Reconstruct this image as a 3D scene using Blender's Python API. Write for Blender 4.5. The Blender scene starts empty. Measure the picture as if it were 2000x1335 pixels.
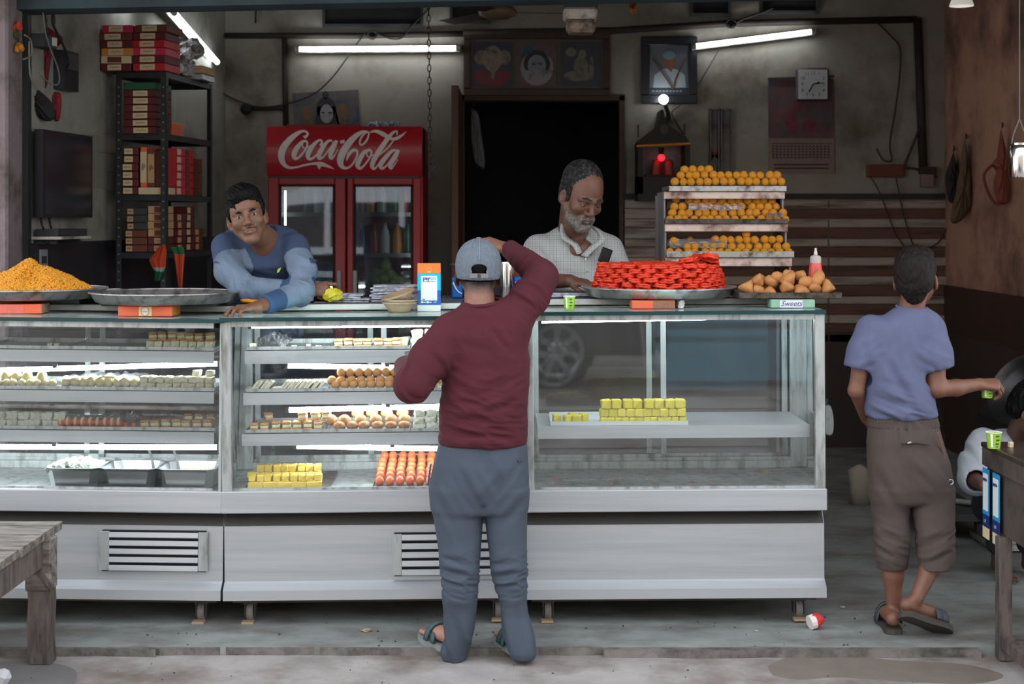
import bpy,bmesh,math,random
import numpy as np
from mathutils import Vector,Matrix,Euler
R=random.Random(7)
PI=math.pi
SC=bpy.context.scene
COL=SC.collection
F,H,HOR=3000.0,1.72,430.0
# ------------------------------------------------------------------ camera, world, exposure
cam=bpy.data.objects.new('camera',bpy.data.cameras.new('camera'))
COL.objects.link(cam)
cam.location=(0,0,H)
cam.rotation_euler=(PI/2,0,0)
cam.data.sensor_width=36
cam.data.lens=F/2000*36
cam.data.shift_y=-(667.5-HOR)/2000
cam.data.clip_end=200
cam.data.dof.use_dof=True
cam.data.dof.focus_distance=6.6
cam.data.dof.aperture_fstop=4.5
SC.camera=cam
SC.view_settings.view_transform='Standard'
SC.view_settings.look='None'
SC.view_settings.gamma=1
SC.view_settings.use_curve_mapping=False
SC.view_settings.exposure=0.0
wd=bpy.data.worlds.new('overcast_sky')
SC.world=wd
wd.use_nodes=True
wn,wl=wd.node_tree.nodes,wd.node_tree.links
bg=wn['Background']
tc=wn.new('ShaderNodeTexCoord')
sx=wn.new('ShaderNodeSeparateXYZ')
rp=wn.new('ShaderNodeValToRGB')
wl.new(tc.outputs['Generated'],sx.inputs[0])
wl.new(sx.outputs['Z'],rp.inputs[0])
rp.color_ramp.elements[0].position=0.0
rp.color_ramp.elements[0].color=(.90,.91,.92,1)
rp.color_ramp.elements[1].position=0.9
rp.color_ramp.elements[1].color=(.84,.90,1.0,1)
wl.new(rp.outputs[0],bg.inputs[0])
bg.inputs[1].default_value=2.8
SC.cycles.max_bounces=10
SC.cycles.transparent_max_bounces=24
SC.cycles.glossy_bounces=4
SC.cycles.diffuse_bounces=4
SC.cycles.transmission_bounces=6
SC.cycles.use_denoising=True
SC.cycles.caustics_reflective=False
SC.cycles.caustics_refractive=False
SC.cycles.sample_clamp_indirect=6
# ------------------------------------------------------------------ small helpers
def W(px,py,Y):
 """the point at depth Y seen at pixel (px, py)"""
 return Vector(((px-1000)/F*Y,Y,H-(py-HOR)/F*Y))
def S(Y):return F/Y
def lin(c):
 f=lambda v:v/12.92 if v<=.04045 else((v+.055)/1.055)**2.4
 return tuple(f(v/255)for v in c[:3])+(1,)
ORD=['first','second','third','fourth','fifth','sixth','seventh','eighth','ninth','tenth','eleventh','twelfth','thirteenth','fourteenth','fifteenth','sixteenth','seventeenth','eighteenth','nineteenth','twentieth']
MATS={}
def mat(key,col,rough=.6,metal=0,var=.0,vscale=6,col2=None,cmix=.5,cscale=3,bump=0,bscale=60,emit=0,spec=.5,stretch=(1,1,1),attr=None,coat=0,sub=0):
 """principled material; col2 = stain colour mixed by noise, var = value variation, bump = relief"""
 if key in MATS:return MATS[key]
 m=bpy.data.materials.new(key)
 m.use_nodes=True
 n,l=m.node_tree.nodes,m.node_tree.links
 b=n['Principled BSDF']
 b.inputs['Roughness'].default_value=rough
 b.inputs['Metallic'].default_value=metal
 b.inputs['Specular IOR Level'].default_value=spec
 if coat:b.inputs['Coat Weight'].default_value=coat
 if sub:
  b.inputs['Subsurface Weight'].default_value=sub
  b.inputs['Subsurface Radius'].default_value=(.012,.005,.003)
 c=lin(col)
 src=None
 if attr:
  a=n.new('ShaderNodeAttribute');a.attribute_name=attr;src=a.outputs['Color']
 t=mp=None
 if var or col2 or bump:
  t=n.new('ShaderNodeTexCoord');mp=n.new('ShaderNodeMapping')
  mp.inputs['Scale'].default_value=stretch
  l.new(t.outputs['Object'],mp.inputs[0])
 def noise(sc,det=6):
  x=n.new('ShaderNodeTexNoise');x.inputs['Scale'].default_value=sc;x.inputs['Detail'].default_value=det
  x.inputs['Roughness'].default_value=.65
  l.new(mp.outputs[0],x.inputs['Vector']);return x
 def mixc(fac,A,B,mode='MIX'):
  x=n.new('ShaderNodeMix');x.data_type='RGBA';x.blend_type=mode
  for v,i in((fac,0),(A,6),(B,7)):
   if hasattr(v,'is_linked')or hasattr(v,'links'):l.new(v,x.inputs[i])
   else:x.inputs[i].default_value=v
  return x.outputs[2]
 cur=src if src is not None else c
 if col2:
  x=noise(cscale);r=n.new('ShaderNodeValToRGB')
  r.color_ramp.elements[0].position=max(0,.62-cmix*.4);r.color_ramp.elements[1].position=min(1,.82-cmix*.35)
  l.new(x.outputs[0],r.inputs[0])
  cur=mixc(r.outputs[0],cur,lin(col2))
 if var:
  x=noise(vscale);r=n.new('ShaderNodeMapRange')
  r.inputs[1].default_value=.25;r.inputs[2].default_value=.75
  r.inputs[3].default_value=1-var;r.inputs[4].default_value=1+var
  l.new(x.outputs[0],r.inputs[0])
  g=n.new('ShaderNodeCombineColor')
  for i in range(3):l.new(r.outputs[0],g.inputs[i])
  cur=mixc(1.0,cur,g.outputs[0],'MULTIPLY')
 if hasattr(cur,'links'):l.new(cur,b.inputs['Base Color'])
 else:b.inputs['Base Color'].default_value=cur
 if bump:
  x=noise(bscale);bp=n.new('ShaderNodeBump');bp.inputs['Strength'].default_value=bump
  bp.inputs['Distance'].default_value=.01
  l.new(x.outputs[0],bp.inputs['Height']);l.new(bp.outputs[0],b.inputs['Normal'])
 if emit:
  b.inputs['Emission Color'].default_value=c
  b.inputs['Emission Strength'].default_value=emit
 MATS[key]=m
 return m
def glass_mat(key,tint=(235,245,243),refl=1.0,dirt_sheen=.05,dirt_sheen_col=(190,200,205),rough=.02):
 """a thin pane: clear, with a Fresnel reflection and a film of dust (the top glass adds painted sheen)"""
 m=bpy.data.materials.new(key);m.use_nodes=True
 n,l=m.node_tree.nodes,m.node_tree.links
 n.remove(n['Principled BSDF'])
 tr=n.new('ShaderNodeBsdfTransparent');tr.inputs[0].default_value=lin(tint)
 gl=n.new('ShaderNodeBsdfGlossy');gl.inputs['Roughness'].default_value=rough
 fr=n.new('ShaderNodeFresnel');fr.inputs[0].default_value=1.52
 mm=n.new('ShaderNodeMath');mm.operation='MULTIPLY';mm.inputs[1].default_value=refl;mm.use_clamp=True
 l.new(fr.outputs[0],mm.inputs[0])
 a=n.new('ShaderNodeMixShader')
 l.new(mm.outputs[0],a.inputs[0]);l.new(tr.outputs[0],a.inputs[1]);l.new(gl.outputs[0],a.inputs[2])
 df=n.new('ShaderNodeBsdfDiffuse');df.inputs[0].default_value=lin(dirt_sheen_col)
 t=n.new('ShaderNodeTexCoord');mp=n.new('ShaderNodeMapping');mp.inputs['Scale'].default_value=(3,3,1.4)
 x=n.new('ShaderNodeTexNoise');x.inputs['Scale'].default_value=3;x.inputs['Detail'].default_value=8
 l.new(t.outputs['Object'],mp.inputs[0]);l.new(mp.outputs[0],x.inputs['Vector'])
 r=n.new('ShaderNodeMapRange');r.inputs[1].default_value=.35;r.inputs[2].default_value=.8
 r.inputs[3].default_value=dirt_sheen*.4;r.inputs[4].default_value=dirt_sheen*2
 l.new(x.outputs[0],r.inputs[0])
 x2=n.new('ShaderNodeTexVoronoi');x2.inputs['Scale'].default_value=55
 l.new(t.outputs['Object'],x2.inputs['Vector'])
 r2=n.new('ShaderNodeMapRange');r2.inputs[1].default_value=.0;r2.inputs[2].default_value=.13
 r2.inputs[3].default_value=min(.7,dirt_sheen*5);r2.inputs[4].default_value=0
 l.new(x2.outputs['Distance'],r2.inputs[0])
 ad=n.new('ShaderNodeMath');ad.operation='ADD';ad.use_clamp=True
 l.new(r.outputs[0],ad.inputs[0]);l.new(r2.outputs[0],ad.inputs[1])
 bmix=n.new('ShaderNodeMixShader')
 l.new(ad.outputs[0],bmix.inputs[0]);l.new(a.outputs[0],bmix.inputs[1]);l.new(df.outputs[0],bmix.inputs[2])
 l.new(bmix.outputs[0],n['Material Output'].inputs[0])
 MATS[key]=m
 return m
WLOC={}
def tag(o,label=None,cat=None,group=None,kind=None):
 if label:o['label']=label
 if cat:o['category']=cat
 if group:o['group']=group
 if kind:o['kind']=kind
 return o
def thing(name,label,cat,loc=(0,0,0),rotz=0,group=None):
 o=bpy.data.objects.new(name,None);COL.objects.link(o)
 o.empty_display_size=.05
 o.location=loc;o.rotation_euler=(0,0,rotz)
 WLOC[o.name]=Vector(loc)
 return tag(o,label,cat,group)
class MB:
 """collects shapes; build() links them as ONE mesh object"""
 def __init__(s):s.v,s.f,s.mi,s.cur=[],[],[],0
 def add(s,vs,fs):
  k=len(s.v)
  s.v+=[tuple(v)for v in vs]
  for q in fs:
   s.f.append(tuple(i+k for i in q));s.mi.append(s.cur)
  return s
 def xf(s,M,start=0):
  for i in range(start,len(s.v)):s.v[i]=tuple(M@Vector(s.v[i]))
  return s
 def box(s,x0,x1,y0,y1,z0,z1,c=0,M=None):
  k=len(s.v)
  if c<=0:
   vs=[(x,y,z)for x in(x0,x1)for y in(y0,y1)for z in(z0,z1)]
   fs=[(0,1,3,2),(4,6,7,5),(0,4,5,1),(2,3,7,6),(0,2,6,4),(1,5,7,3)]
   s.add(vs,fs)
  else:
   c=min(c,abs(x1-x0)*.49,abs(y1-y0)*.49,abs(z1-z0)*.49)
   vs,ix=[],{}
   for a,x in enumerate((x0,x1)):
    for b,y in enumerate((y0,y1)):
     for d,z in enumerate((z0,z1)):
      sxx,syy,szz=(1,-1)[a]*c,(1,-1)[b]*c,(1,-1)[d]*c
      ix[a,b,d]=(len(vs),len(vs)+1,len(vs)+2)
      vs+=[(x,y+syy,z+szz),(x+sxx,y,z+szz),(x+sxx,y+syy,z)]
   fs=[]
   for a in(0,1):
    fs.append(tuple(ix[a,p,q][0]for p,q in((0,0),(0,1),(1,1),(1,0))))
    fs.append(tuple(ix[p,a,q][1]for p,q in((0,0),(1,0),(1,1),(0,1))))
    fs.append(tuple(ix[p,q,a][2]for p,q in((0,0),(0,1),(1,1),(1,0))))
   for a in(0,1):
    for b in(0,1):
     fs.append((ix[a,b,0][0],ix[a,b,1][0],ix[a,b,1][1],ix[a,b,0][1]))
     fs.append((ix[a,0,b][0],ix[a,1,b][0],ix[a,1,b][2],ix[a,0,b][2]))
     fs.append((ix[0,a,b][1],ix[1,a,b][1],ix[1,a,b][2],ix[0,a,b][2]))
   for q in ix.values():fs.append(q)
   s.add(vs,fs)
  if M:s.xf(M,k)
  return s
 def cbox(s,c,d,ch=0,rot=None):
  k=len(s.v)
  s.box(-d[0]/2,d[0]/2,-d[1]/2,d[1]/2,-d[2]/2,d[2]/2,ch)
  M=Matrix.Translation(Vector(c))
  if rot:M=M@Euler(rot).to_matrix().to_4x4()
  return s.xf(M,k)
 def tube(s,pts,r,n=8,cap=True,closed=False):
  pts=[Vector(p)for p in pts]
  rr=r if isinstance(r,(list,tuple))else[r]*len(pts)
  vs,fs=[],[]
  up=None
  for i,p in enumerate(pts):
   t=(pts[min(i+1,len(pts)-1)]-pts[max(i-1,0)])
   if closed:t=pts[(i+1)%len(pts)]-pts[i-1]
   t=t.normalized()if t.length else Vector((0,0,1))
   if up is None:up=Vector((0,0,1))if abs(t.z)<.9 else Vector((1,0,0))
   a=up.cross(t)
   if a.length<1e-5:a=Vector((1,0,0)).cross(t)
   a.normalize();b=t.cross(a).normalized();up=b
   for j in range(n):
    an=2*PI*j/n
    vs.append(p+(a*math.cos(an)+b*math.sin(an))*rr[i])
  m=len(pts)
  for i in range(m if closed else m-1):
   for j in range(n):
    i2=(i+1)%m
    fs.append((i*n+j,i*n+(j+1)%n,i2*n+(j+1)%n,i2*n+j))
  if cap and not closed:
   fs.append(tuple(range(n))[::-1]);fs.append(tuple((m-1)*n+j for j in range(n)))
  return s.add(vs,fs)
 def cyl(s,a,b,r0,r1=None,n=16):return s.tube([a,b],[r0,r0 if r1 is None else r1],n)
 def lathe(s,prof,c=(0,0,0),n=28,sx=1,sy=1,M=None,close=True):
  k=len(s.v);vs,fs=[],[]
  for r,z in prof:
   for j in range(n):
    a=2*PI*j/n
    vs.append((c[0]+r*sx*math.cos(a),c[1]+r*sy*math.sin(a),c[2]+z))
  for i in range(len(prof)-1):
   for j in range(n):
    fs.append((i*n+j,i*n+(j+1)%n,(i+1)*n+(j+1)%n,(i+1)*n+j))
  if close:
   if prof[0][0]>1e-6:fs.append(tuple(range(n))[::-1])
   if prof[-1][0]>1e-6:fs.append(tuple((len(prof)-1)*n+j for j in range(n)))
  s.add(vs,fs)
  if M:s.xf(M,k)
  return s
 def ball(s,c,r,n=12,m=8,M=None,noise=0,rnd=None):
  r3=r if isinstance(r,(tuple,list))else(r,r,r)
  k=len(s.v);vs,fs=[(0,0,-r3[2])],[]
  for i in range(1,m):
   th=PI*i/m
   for j in range(n):
    a=2*PI*j/n
    q=1+(rnd.uniform(-noise,noise)if noise else 0)
    vs.append((r3[0]*math.sin(th)*math.cos(a)*q,r3[1]*math.sin(th)*math.sin(a)*q,-r3[2]*math.cos(th)*q))
  vs.append((0,0,r3[2]));t=len(vs)-1
  for j in range(n):
   fs.append((0,1+(j+1)%n,1+j))
   fs.append((t,1+(m-2)*n+j,1+(m-2)*n+(j+1)%n))
  for i in range(m-2):
   for j in range(n):
    fs.append((1+i*n+j,1+i*n+(j+1)%n,1+(i+1)*n+(j+1)%n,1+(i+1)*n+j))
  s.add(vs,fs)
  if M:s.xf(M,k)
  return s.xf(Matrix.Translation(Vector(c)),k)
 def prism(s,poly,y0,y1,M=None):
  """polygon in x,z pushed along y"""
  k=len(s.v);n=len(poly)
  vs=[(x,y0,z)for x,z in poly]+[(x,y1,z)for x,z in poly]
  fs=[tuple(range(n)),tuple(range(n,2*n))[::-1]]+[(i,i+n,(i+1)%n+n,(i+1)%n)for i in range(n)]
  s.add(vs,fs)
  if M:s.xf(M,k)
  return s
 def quad(s,a,b,c,d):return s.add([a,b,c,d],[(0,1,2,3)])
 def build(s,name,m,parent=None,local=False,smooth=False,keep=False,sharp=None):
  me=bpy.data.meshes.new(name)
  vs=s.v
  off=Vector((0,0,0))
  if parent is not None:
   if not local:off=WLOC.get(parent.name,Vector())
  elif not local and not keep:
   lo=[min(v[i]for v in vs)for i in range(3)];hi=[max(v[i]for v in vs)for i in range(3)]
   off=Vector(((lo[0]+hi[0])/2,(lo[1]+hi[1])/2,lo[2]))
  if off.length:vs=[(v[0]-off.x,v[1]-off.y,v[2]-off.z)for v in vs]
  me.from_pydata(vs,[],s.f)
  bm=bmesh.new();bm.from_mesh(me)
  bmesh.ops.recalc_face_normals(bm,faces=bm.faces)
  if smooth:
   for f in bm.faces:f.smooth=True
   if sharp is not None:
    for e in bm.edges:
     if len(e.link_faces)==2 and e.calc_face_angle(0)>sharp:e.smooth=False
  bm.to_mesh(me);bm.free()
  for x in(m if isinstance(m,(list,tuple))else[m]):me.materials.append(x)
  if isinstance(m,(list,tuple)):me.polygons.foreach_set('material_index',s.mi)
  o=bpy.data.objects.new(name,me);COL.objects.link(o)
  if parent is not None:
   o.parent=parent;WLOC[o.name]=WLOC.get(parent.name,Vector())
  else:
   o.location=off;WLOC[o.name]=Vector(off)
  return o
def dup(root,loc,rot=None,label=None,group=None,scale=None):
 """a copy of a thing with copies of its parts and sub-parts (shared mesh data)"""
 r=root.copy();COL.objects.link(r);r.location=loc
 if rot is not None:r.rotation_euler=rot
 if scale is not None:r.scale=scale
 if label:r['label']=label
 if group:r['group']=group
 for ch in list(root.children):
  c=ch.copy();COL.objects.link(c);c.parent=r
  for g in list(ch.children):
   d=g.copy();COL.objects.link(d);d.parent=c
 return r
def struct(name,mb,m,parent=None,**k):
 o=mb.build(name,m,parent,**k)
 if parent is None:o['kind']='structure'
 return o
def text_mb(mb,txt,M,size=1,shear=0,bold=0,ext=.0,font=None):
 """lettering as flat mesh, put into mb through matrix M (text plane = local x,y)"""
 cu=bpy.data.curves.new('t','FONT');cu.body=txt;cu.size=size;cu.shear=shear;cu.offset=bold;cu.extrude=ext
 cu.align_x='CENTER';cu.align_y='CENTER';cu.resolution_u=3
 o=bpy.data.objects.new('t',cu);COL.objects.link(o)
 dg=bpy.context.evaluated_depsgraph_get();dg.update()
 me=bpy.data.meshes.new_from_object(o.evaluated_get(dg))
 mb.add([M@v.co for v in me.vertices],[tuple(p.vertices)for p in me.polygons])
 bpy.data.objects.remove(o);bpy.data.curves.remove(cu);bpy.data.meshes.remove(me)
 return mb
def facing(loc,rz=0,rx=0):
 """text plane standing upright, read from -y"""
 return Matrix.Translation(Vector(loc))@Euler((PI/2+rx,0,rz)).to_matrix().to_4x4()
def catmull(pts,n=6):
 P=[np.array(p,float)for p in pts];out=[]
 for i in range(len(P)-1):
  p0,p1,p2,p3=P[max(i-1,0)],P[i],P[i+1],P[min(i+2,len(P)-1)]
  for j in range(n):
   t=j/n
   out.append(.5*(2*p1+(p2-p0)*t+(2*p0-5*p1+4*p2-p3)*t*t+(3*p1-p0-3*p2+p3)*t**3))
 out.append(P[-1]);return out
def cord(name,label,pts,r,m,cat='cable',sag=None,group=None):
 o=MB().tube([tuple(p)for p in catmull(pts,5)],r,6).build(name,m,smooth=True)
 return tag(o,label,cat,group)
def disc(mb,cx,cy,cz,rx,rz,n=20,a0=0,a1=2*PI):
 """flat ellipse facing -y"""
 pts=[(cx+rx*math.cos(a0+(a1-a0)*i/n),cy,cz+rz*math.sin(a0+(a1-a0)*i/n))for i in range(n)]
 return mb.add(pts,[tuple(range(n))])
# ------------------------------------------------------------------ materials
M_=dict
m_wall=mat('old_plaster',(152,146,134),.9,var=.16,vscale=2.2,col2=(96,86,70),cmix=.35,cscale=1.3,bump=.25,bscale=14)
m_wallL=mat('left_plaster',(150,148,138),.85,var=.14,vscale=2.5,col2=(95,90,80),cmix=.4,cscale=1.6,bump=.2,bscale=12)
m_wallR=mat('brown_hazed_plaster',(196,146,122),.9,var=.12,vscale=1.6,col2=(100,70,56),cmix=.45,cscale=1.2,bump=.25,bscale=12)  # brown raised to carry the warm haze in the wall colour
m_dado=mat('black_dado',(42,42,50),.45,var=.3,vscale=4)
m_brown=mat('brown_band',(72,48,38),.6,var=.2,vscale=3)
m_ceil=mat('ceiling_plaster',(120,112,100),.9,var=.2,vscale=2)
m_pillar=mat('peeling_pink',(138,124,128),.85,var=.1,vscale=5,col2=(88,78,74),cmix=.42,cscale=5,bump=.6,bscale=20)
m_slab=mat('slab_stone',(142,146,142),.55,var=.2,vscale=3.2,col2=(104,100,94),cmix=.45,cscale=2.2,bump=.25,bscale=30,stretch=(1,1.6,1))
m_street=mat('street_cement',(160,154,150),.85,var=.2,vscale=4,col2=(104,92,82),cmix=.42,cscale=1.5,bump=.5,bscale=26)
m_black=mat('plain_black',(16,16,17),.8,var=.3,vscale=8)
m_dark=mat('dark_iron',(46,46,46),.55,.4,var=.3,vscale=15)
m_dkgrey=mat('dark_grey',(58,58,60),.6,var=.2,vscale=10)
m_pipe=mat('grimy_pipe',(50,42,36),.7,var=.25,vscale=8)
m_white=mat('dirty_white',(205,198,190),.6,var=.12,vscale=12,col2=(110,100,92),cmix=.4,cscale=8)
m_tube=mat('tube_glow',(240,248,255),.4,emit=12)
m_ctube=mat('case_tube_glow',(236,248,255),.4,emit=44)
m_steel=mat('brushed_steel',(198,200,202),.42,.72,var=.025,vscale=3,stretch=(.4,1,9),bump=.03,bscale=40,col2=(178,181,184),cmix=.35,cscale=1.2)
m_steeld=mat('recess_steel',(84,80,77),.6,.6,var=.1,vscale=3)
m_alu=mat('aluminium',(188,192,190),.45,.75,var=.12,vscale=10,stretch=(3,3,.6),col2=(120,118,110),cmix=.35,cscale=6)
m_tray=mat('tray_metal',(186,184,182),.34,.75,var=.15,vscale=14,col2=(96,86,80),cmix=.36,cscale=16)
m_traydk=mat('burnt_tray',(98,88,82),.6,.5,var=.25,vscale=20,col2=(44,38,34),cmix=.5,cscale=18)
m_red=mat('cooler_red',(168,16,34),.38,var=.06,vscale=3,coat=.2)
m_redd=mat('door_red',(150,22,30),.45,var=.15,vscale=8)
m_logo=mat('logo_white',(226,214,208),.5)
m_wood=mat('weathered_wood',(134,126,118),.8,var=.25,vscale=5,stretch=(1,6,6),col2=(66,56,50),cmix=.5,cscale=4,bump=.5,bscale=24)
m_woodd=mat('grey_post',(104,92,86),.85,var=.22,vscale=6,stretch=(5,5,1),col2=(56,50,50),cmix=.5,cscale=6,bump=.5,bscale=24)
m_brownwood=mat('brown_wood',(88,52,34),.6,var=.2,vscale=6,stretch=(6,6,1))
m_paper=mat('newsprint',(190,190,200),.9,var=.12,vscale=40,col2=(120,120,132),cmix=.5,cscale=60)
m_kraft=mat('kraft_paper',(178,150,122),.85,var=.1,vscale=20)
m_orange=mat('orange_card',(240,112,74),.6,var=.06,vscale=10)
m_amber=mat('amber_card',(218,146,62),.6)
m_cream=mat('cream_card',(222,200,160),.7,var=.06,vscale=10)
m_maroon=mat('maroon_card',(98,32,32),.6,var=.08)
m_pink=mat('pink_card',(210,42,84),.55)
m_crimson=mat('crimson_card',(190,34,40),.55)
m_brn=mat('brown_card',(112,56,40),.6)
m_green=mat('green_card',(40,96,62),.6)
m_tan=mat('tan_card',(196,158,112),.7)
m_foil=mat('foil',(200,198,200),.25,.9,var=.2,vscale=30,bump=1,bscale=40)
m_wire=mat('black_wire',(26,25,24),.6)
m_wireg=mat('grey_wire',(120,118,114),.6)
m_plastic=glass_mat('clear_film',(248,248,250),1.6,.16,(225,225,230),.12)
m_glass=glass_mat('case_glass',(247,251,250),2.4,.013)
m_topglass=glass_mat('top_glass',(176,212,206),1.3,.30,(196,210,206),.05)  # heavy pale film paints in the sky reflected by the glass top
m_gedge=mat('glass_edge',(30,62,62),.15)
m_cglass=glass_mat('cooler_glass',(205,214,216),3.2,.05,(170,175,180),.02)
# ------------------------------------------------------------------ the setting
YW=11.67
def bandx(px,Y):return(px-1000)/F*Y
xl,xr=bandx(440,YW),bandx(1845,YW)
dx0,dx1,dz1=bandx(905,YW),bandx(1212,YW),W(0,195,YW).z
wb=MB()
wb.box(xl-.4,dx0,YW,YW+.2,-.1,3.6).box(dx1,xr+.4,YW,YW+.2,-.1,3.6).box(dx0,dx1,YW,YW+.2,dz1,3.6)
wall_back=struct('wall_back',wb,m_wall,keep=True)
a,b=Vector((-2.56,7.95)),Vector((xl,YW))
d=(b-a).normalized();nrm=Vector((-d.y,d.x))*.2
wlm=MB()
q=[a,b+d*.1,b+d*.1+nrm,a+nrm]
wlm.add([(p.x,p.y,z)for z in(-.1,3.6)for p in q],[(0,1,2,3),(4,5,6,7),(0,1,5,4),(1,2,6,5),(2,3,7,6),(3,0,4,7)])
wall_left=struct('wall_left',wlm,m_wallL,keep=True)
def lw(Y,off=.0):
 """x of the left wall's face at depth Y"""
 return a.x+(b.x-a.x)*(Y-a.y)/(b.y-a.y)+off
struct('wall_right',MB().box(xr,xr+.2,7.0,YW,-.1,3.6),m_wallR,keep=True)
struct('trim_1',MB().box(xr-.012,xr,7.0,YW-.01,.88,1.23),m_brown,keep=True)
struct('lower_panel_back',MB().box(dx1+.04,xr-.013,YW-.03,YW,0,.875),mat('umber_lower_wall',(50,36,30),.6,var=.25,vscale=3),keep=True)  # panel that darkens the back wall below the slats
struct('lower_panel_right',MB().box(xr-.010,xr,7.0,YW-.04,0,.875),mat('grey_brown_lower_wall',(74,58,52),.6,var=.25,vscale=3),keep=True)  # panel that darkens the right wall below the brown band
dd=MB();y0,y1=8.02,YW-.02
dd.add([(lw(y)+e,y,z)for z in(0,1.6)for y in(y0,y1)for e in(.012,-.002)],[(0,1,3,2),(4,5,7,6),(0,2,6,4),(1,3,7,5),(0,1,5,4),(2,3,7,6)])
struct('baseboard_left',dd,m_dado,keep=True)
struct('ceiling',MB().box(-3.2,xr+.2,8.0,YW+.2,3.6,3.75),m_ceil,keep=True)
struct('floor',MB().box(-4.6,5.2,6.2,YW+2.2,-.3,0),m_slab,keep=True)
st=MB().box(-9,9,-26,6.19,-.3,-.032)
street=struct('street',st,m_street,keep=True)
for i,(xa,xb,ya)in enumerate(((-4.6,-1.43,6.15),(-1.42,.36,6.17),(.37,1.88,6.135))):
 n=14
 top=[(xa+(xb-xa)*k/n,ya+.02+R.uniform(-.012,.012))for k in range(n+1)]
 vs=[(x,y,z)for z in(-.1,-.002)for x,y in top]+[(x,6.3,z)for z in(-.1,-.003)for x,y in top]
 m=n+1
 fs=[]
 for k in range(n):
  fs+=[(k,k+1,m+k+1,m+k),(m+k,m+k+1,3*m+k+1,3*m+k),(k,k+1,2*m+k+1,2*m+k)]
 o=MB().add(vs,fs).build('kerb_stone',mat('kerb_shaded',(118,112,106),.8,var=.2,vscale=12,col2=(70,64,60),cmix=.5,cscale=9),keep=True);o['kind']='structure'  # darker than the slab: the edge's shadow is put into the colour
for nm_,pts_,c_ in(('trim_6',[(1500,1300),(1545,1282),(1640,1278),(1760,1290),(1880,1296),(1960,1318),(1900,1334),(1760,1330),(1640,1322),(1560,1326),(1510,1318)],(120,108,98)),('trim_7',[(-40,1296),(60,1290),(130,1300),(150,1318),(120,1345),(-40,1350)],(112,108,106))):
 P_=[((x_-1000)/F*(1.751*F/(y_-HOR)),1.751*F/(y_-HOR))for x_,y_,_ in[(q_[0],q_[1],0)for q_ in catmull([(x_,y_,0)for x_,y_ in pts_],4)]]
 n_=len(P_);struct(nm_,MB().add([(x_,y_,z_)for z_ in(-.05,-.0305)for x_,y_ in P_],[tuple(range(n_,2*n_))]+[(k_,(k_+1)%n_,(k_+1)%n_+n_,k_+n_)for k_ in range(n_)]),mat('patch_'+nm_,c_,.8,var=.15,vscale=9),keep=True)
struct('trim_2',MB().box(-3.6,-2.545,7.75,8.02,-.1,3.6,.012),m_pillar,keep=True)
struct('trim_3',MB().cbox((.5,8.0,W(300,4,8.0).z+.155),(6.6,.22,.3),0,(0,math.radians(-1.1),0)),mat('blue_lintel',(52,72,80),.7,var=.2,col2=(40,40,40),cmix=.4),keep=True)
struct('wall_front',MB().box(-3.6,5.2,7.9,8.05,3.2,5.2),m_pillar,keep=True)
struct('trim_4',MB().box(-2.545,-2.515,7.98,8.04,0,2.86),m_dark,keep=True)
struct('added_overhang',MB().box(-4.6,5.2,5.7,7.9,3.35,3.55),m_ceil,keep=True)  # unseen overhang added to keep sky light off the counter
fac=mat('facade_across',(190,182,172),.9,var=.2,vscale=.6)
struct('wall_street',MB().box(-14,14,-13,-12.6,-.3,7.5),fac,keep=True)
struct('wall_storeroom',MB().box(dx0-.5,dx1+.6,YW+1.7,YW+1.8,-.1,3.2).box(dx0-.6,dx0-.5,YW+.2,YW+1.8,-.1,3.2).box(dx1+.6,dx1+.7,YW+.2,YW+1.8,-.1,3.2).box(dx0-.6,dx1+.7,YW+.2,YW+1.8,3.2,3.3),m_black,keep=True)  # darkness of the unlit room is put into the black walls
dfm=mat('door_frame_wood',(74,58,48),.7,var=.2,vscale=8)
struct('door_1',MB().box(dx0-.045,dx0+.01,YW-.03,YW+.05,0,dz1+.03).box(dx1-.01,dx1+.03,YW-.03,YW+.05,0,dz1+.03).box(dx0-.045,dx1+.03,YW-.03,YW+.05,dz1-.005,dz1+.04),dfm,keep=True)
leaf=thing('door_leaf','brown wooden door leaf standing open left of the dark doorway','door',(-.40,10.75,.02))
MB().box(-.425,-.375,10.75,YW-.03,.02,dz1+.03,.004).build('leaf_panel',m_brownwood,leaf)
MB().cyl((-.375,10.84,1.25),(-.335,10.84,1.25),.012).cyl((-.335,10.84,1.2),(-.335,10.84,1.3),.01).build('handle',m_dark,leaf)
pz=lambda px,py:W(px,py,YW-.02)
def pipe(name,pts,r=.02):
 return MB().tube([tuple(pz(*p))for p in pts],r,8).build(name,m_pipe,wall_back,smooth=True)
pipe('conduit',[(438,70),(700,70),(905,66)],.022)
pipe('conduit',[(905,64),(1195,60),(1420,46),(1790,38)],.026)
pipe('conduit',[(1792,36),(1803,325)],.034)
pipe('conduit',[(556,70),(558,245)],.022)
pipe('conduit',[(476,212),(560,211)],.016)
MB().ball(tuple(pz(482,213)-Vector((0,.02,0))),(.045,.03,.045)).build('conduit_cap',m_black,wall_back,smooth=True)
MB().box(bandx(1214,YW),xr-.01,YW-.05,YW,W(0,388,YW).z,W(0,378,YW).z).build('ledge',m_pipe,wall_back)
sl=[mat('slat_pale',(176,156,144),.8,var=.15,vscale=3,stretch=(.5,1,6),col2=(86,68,58),cmix=.35),mat('slat_brown',(112,76,62),.8,var=.2,vscale=3,stretch=(.5,1,6),col2=(56,40,34),cmix=.4),mat('slat_grey',(176,166,156),.8,var=.15,vscale=3,stretch=(.5,1,6),col2=(100,88,78),cmix=.4)]  # slat colours lifted to carry the haze on this side
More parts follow.
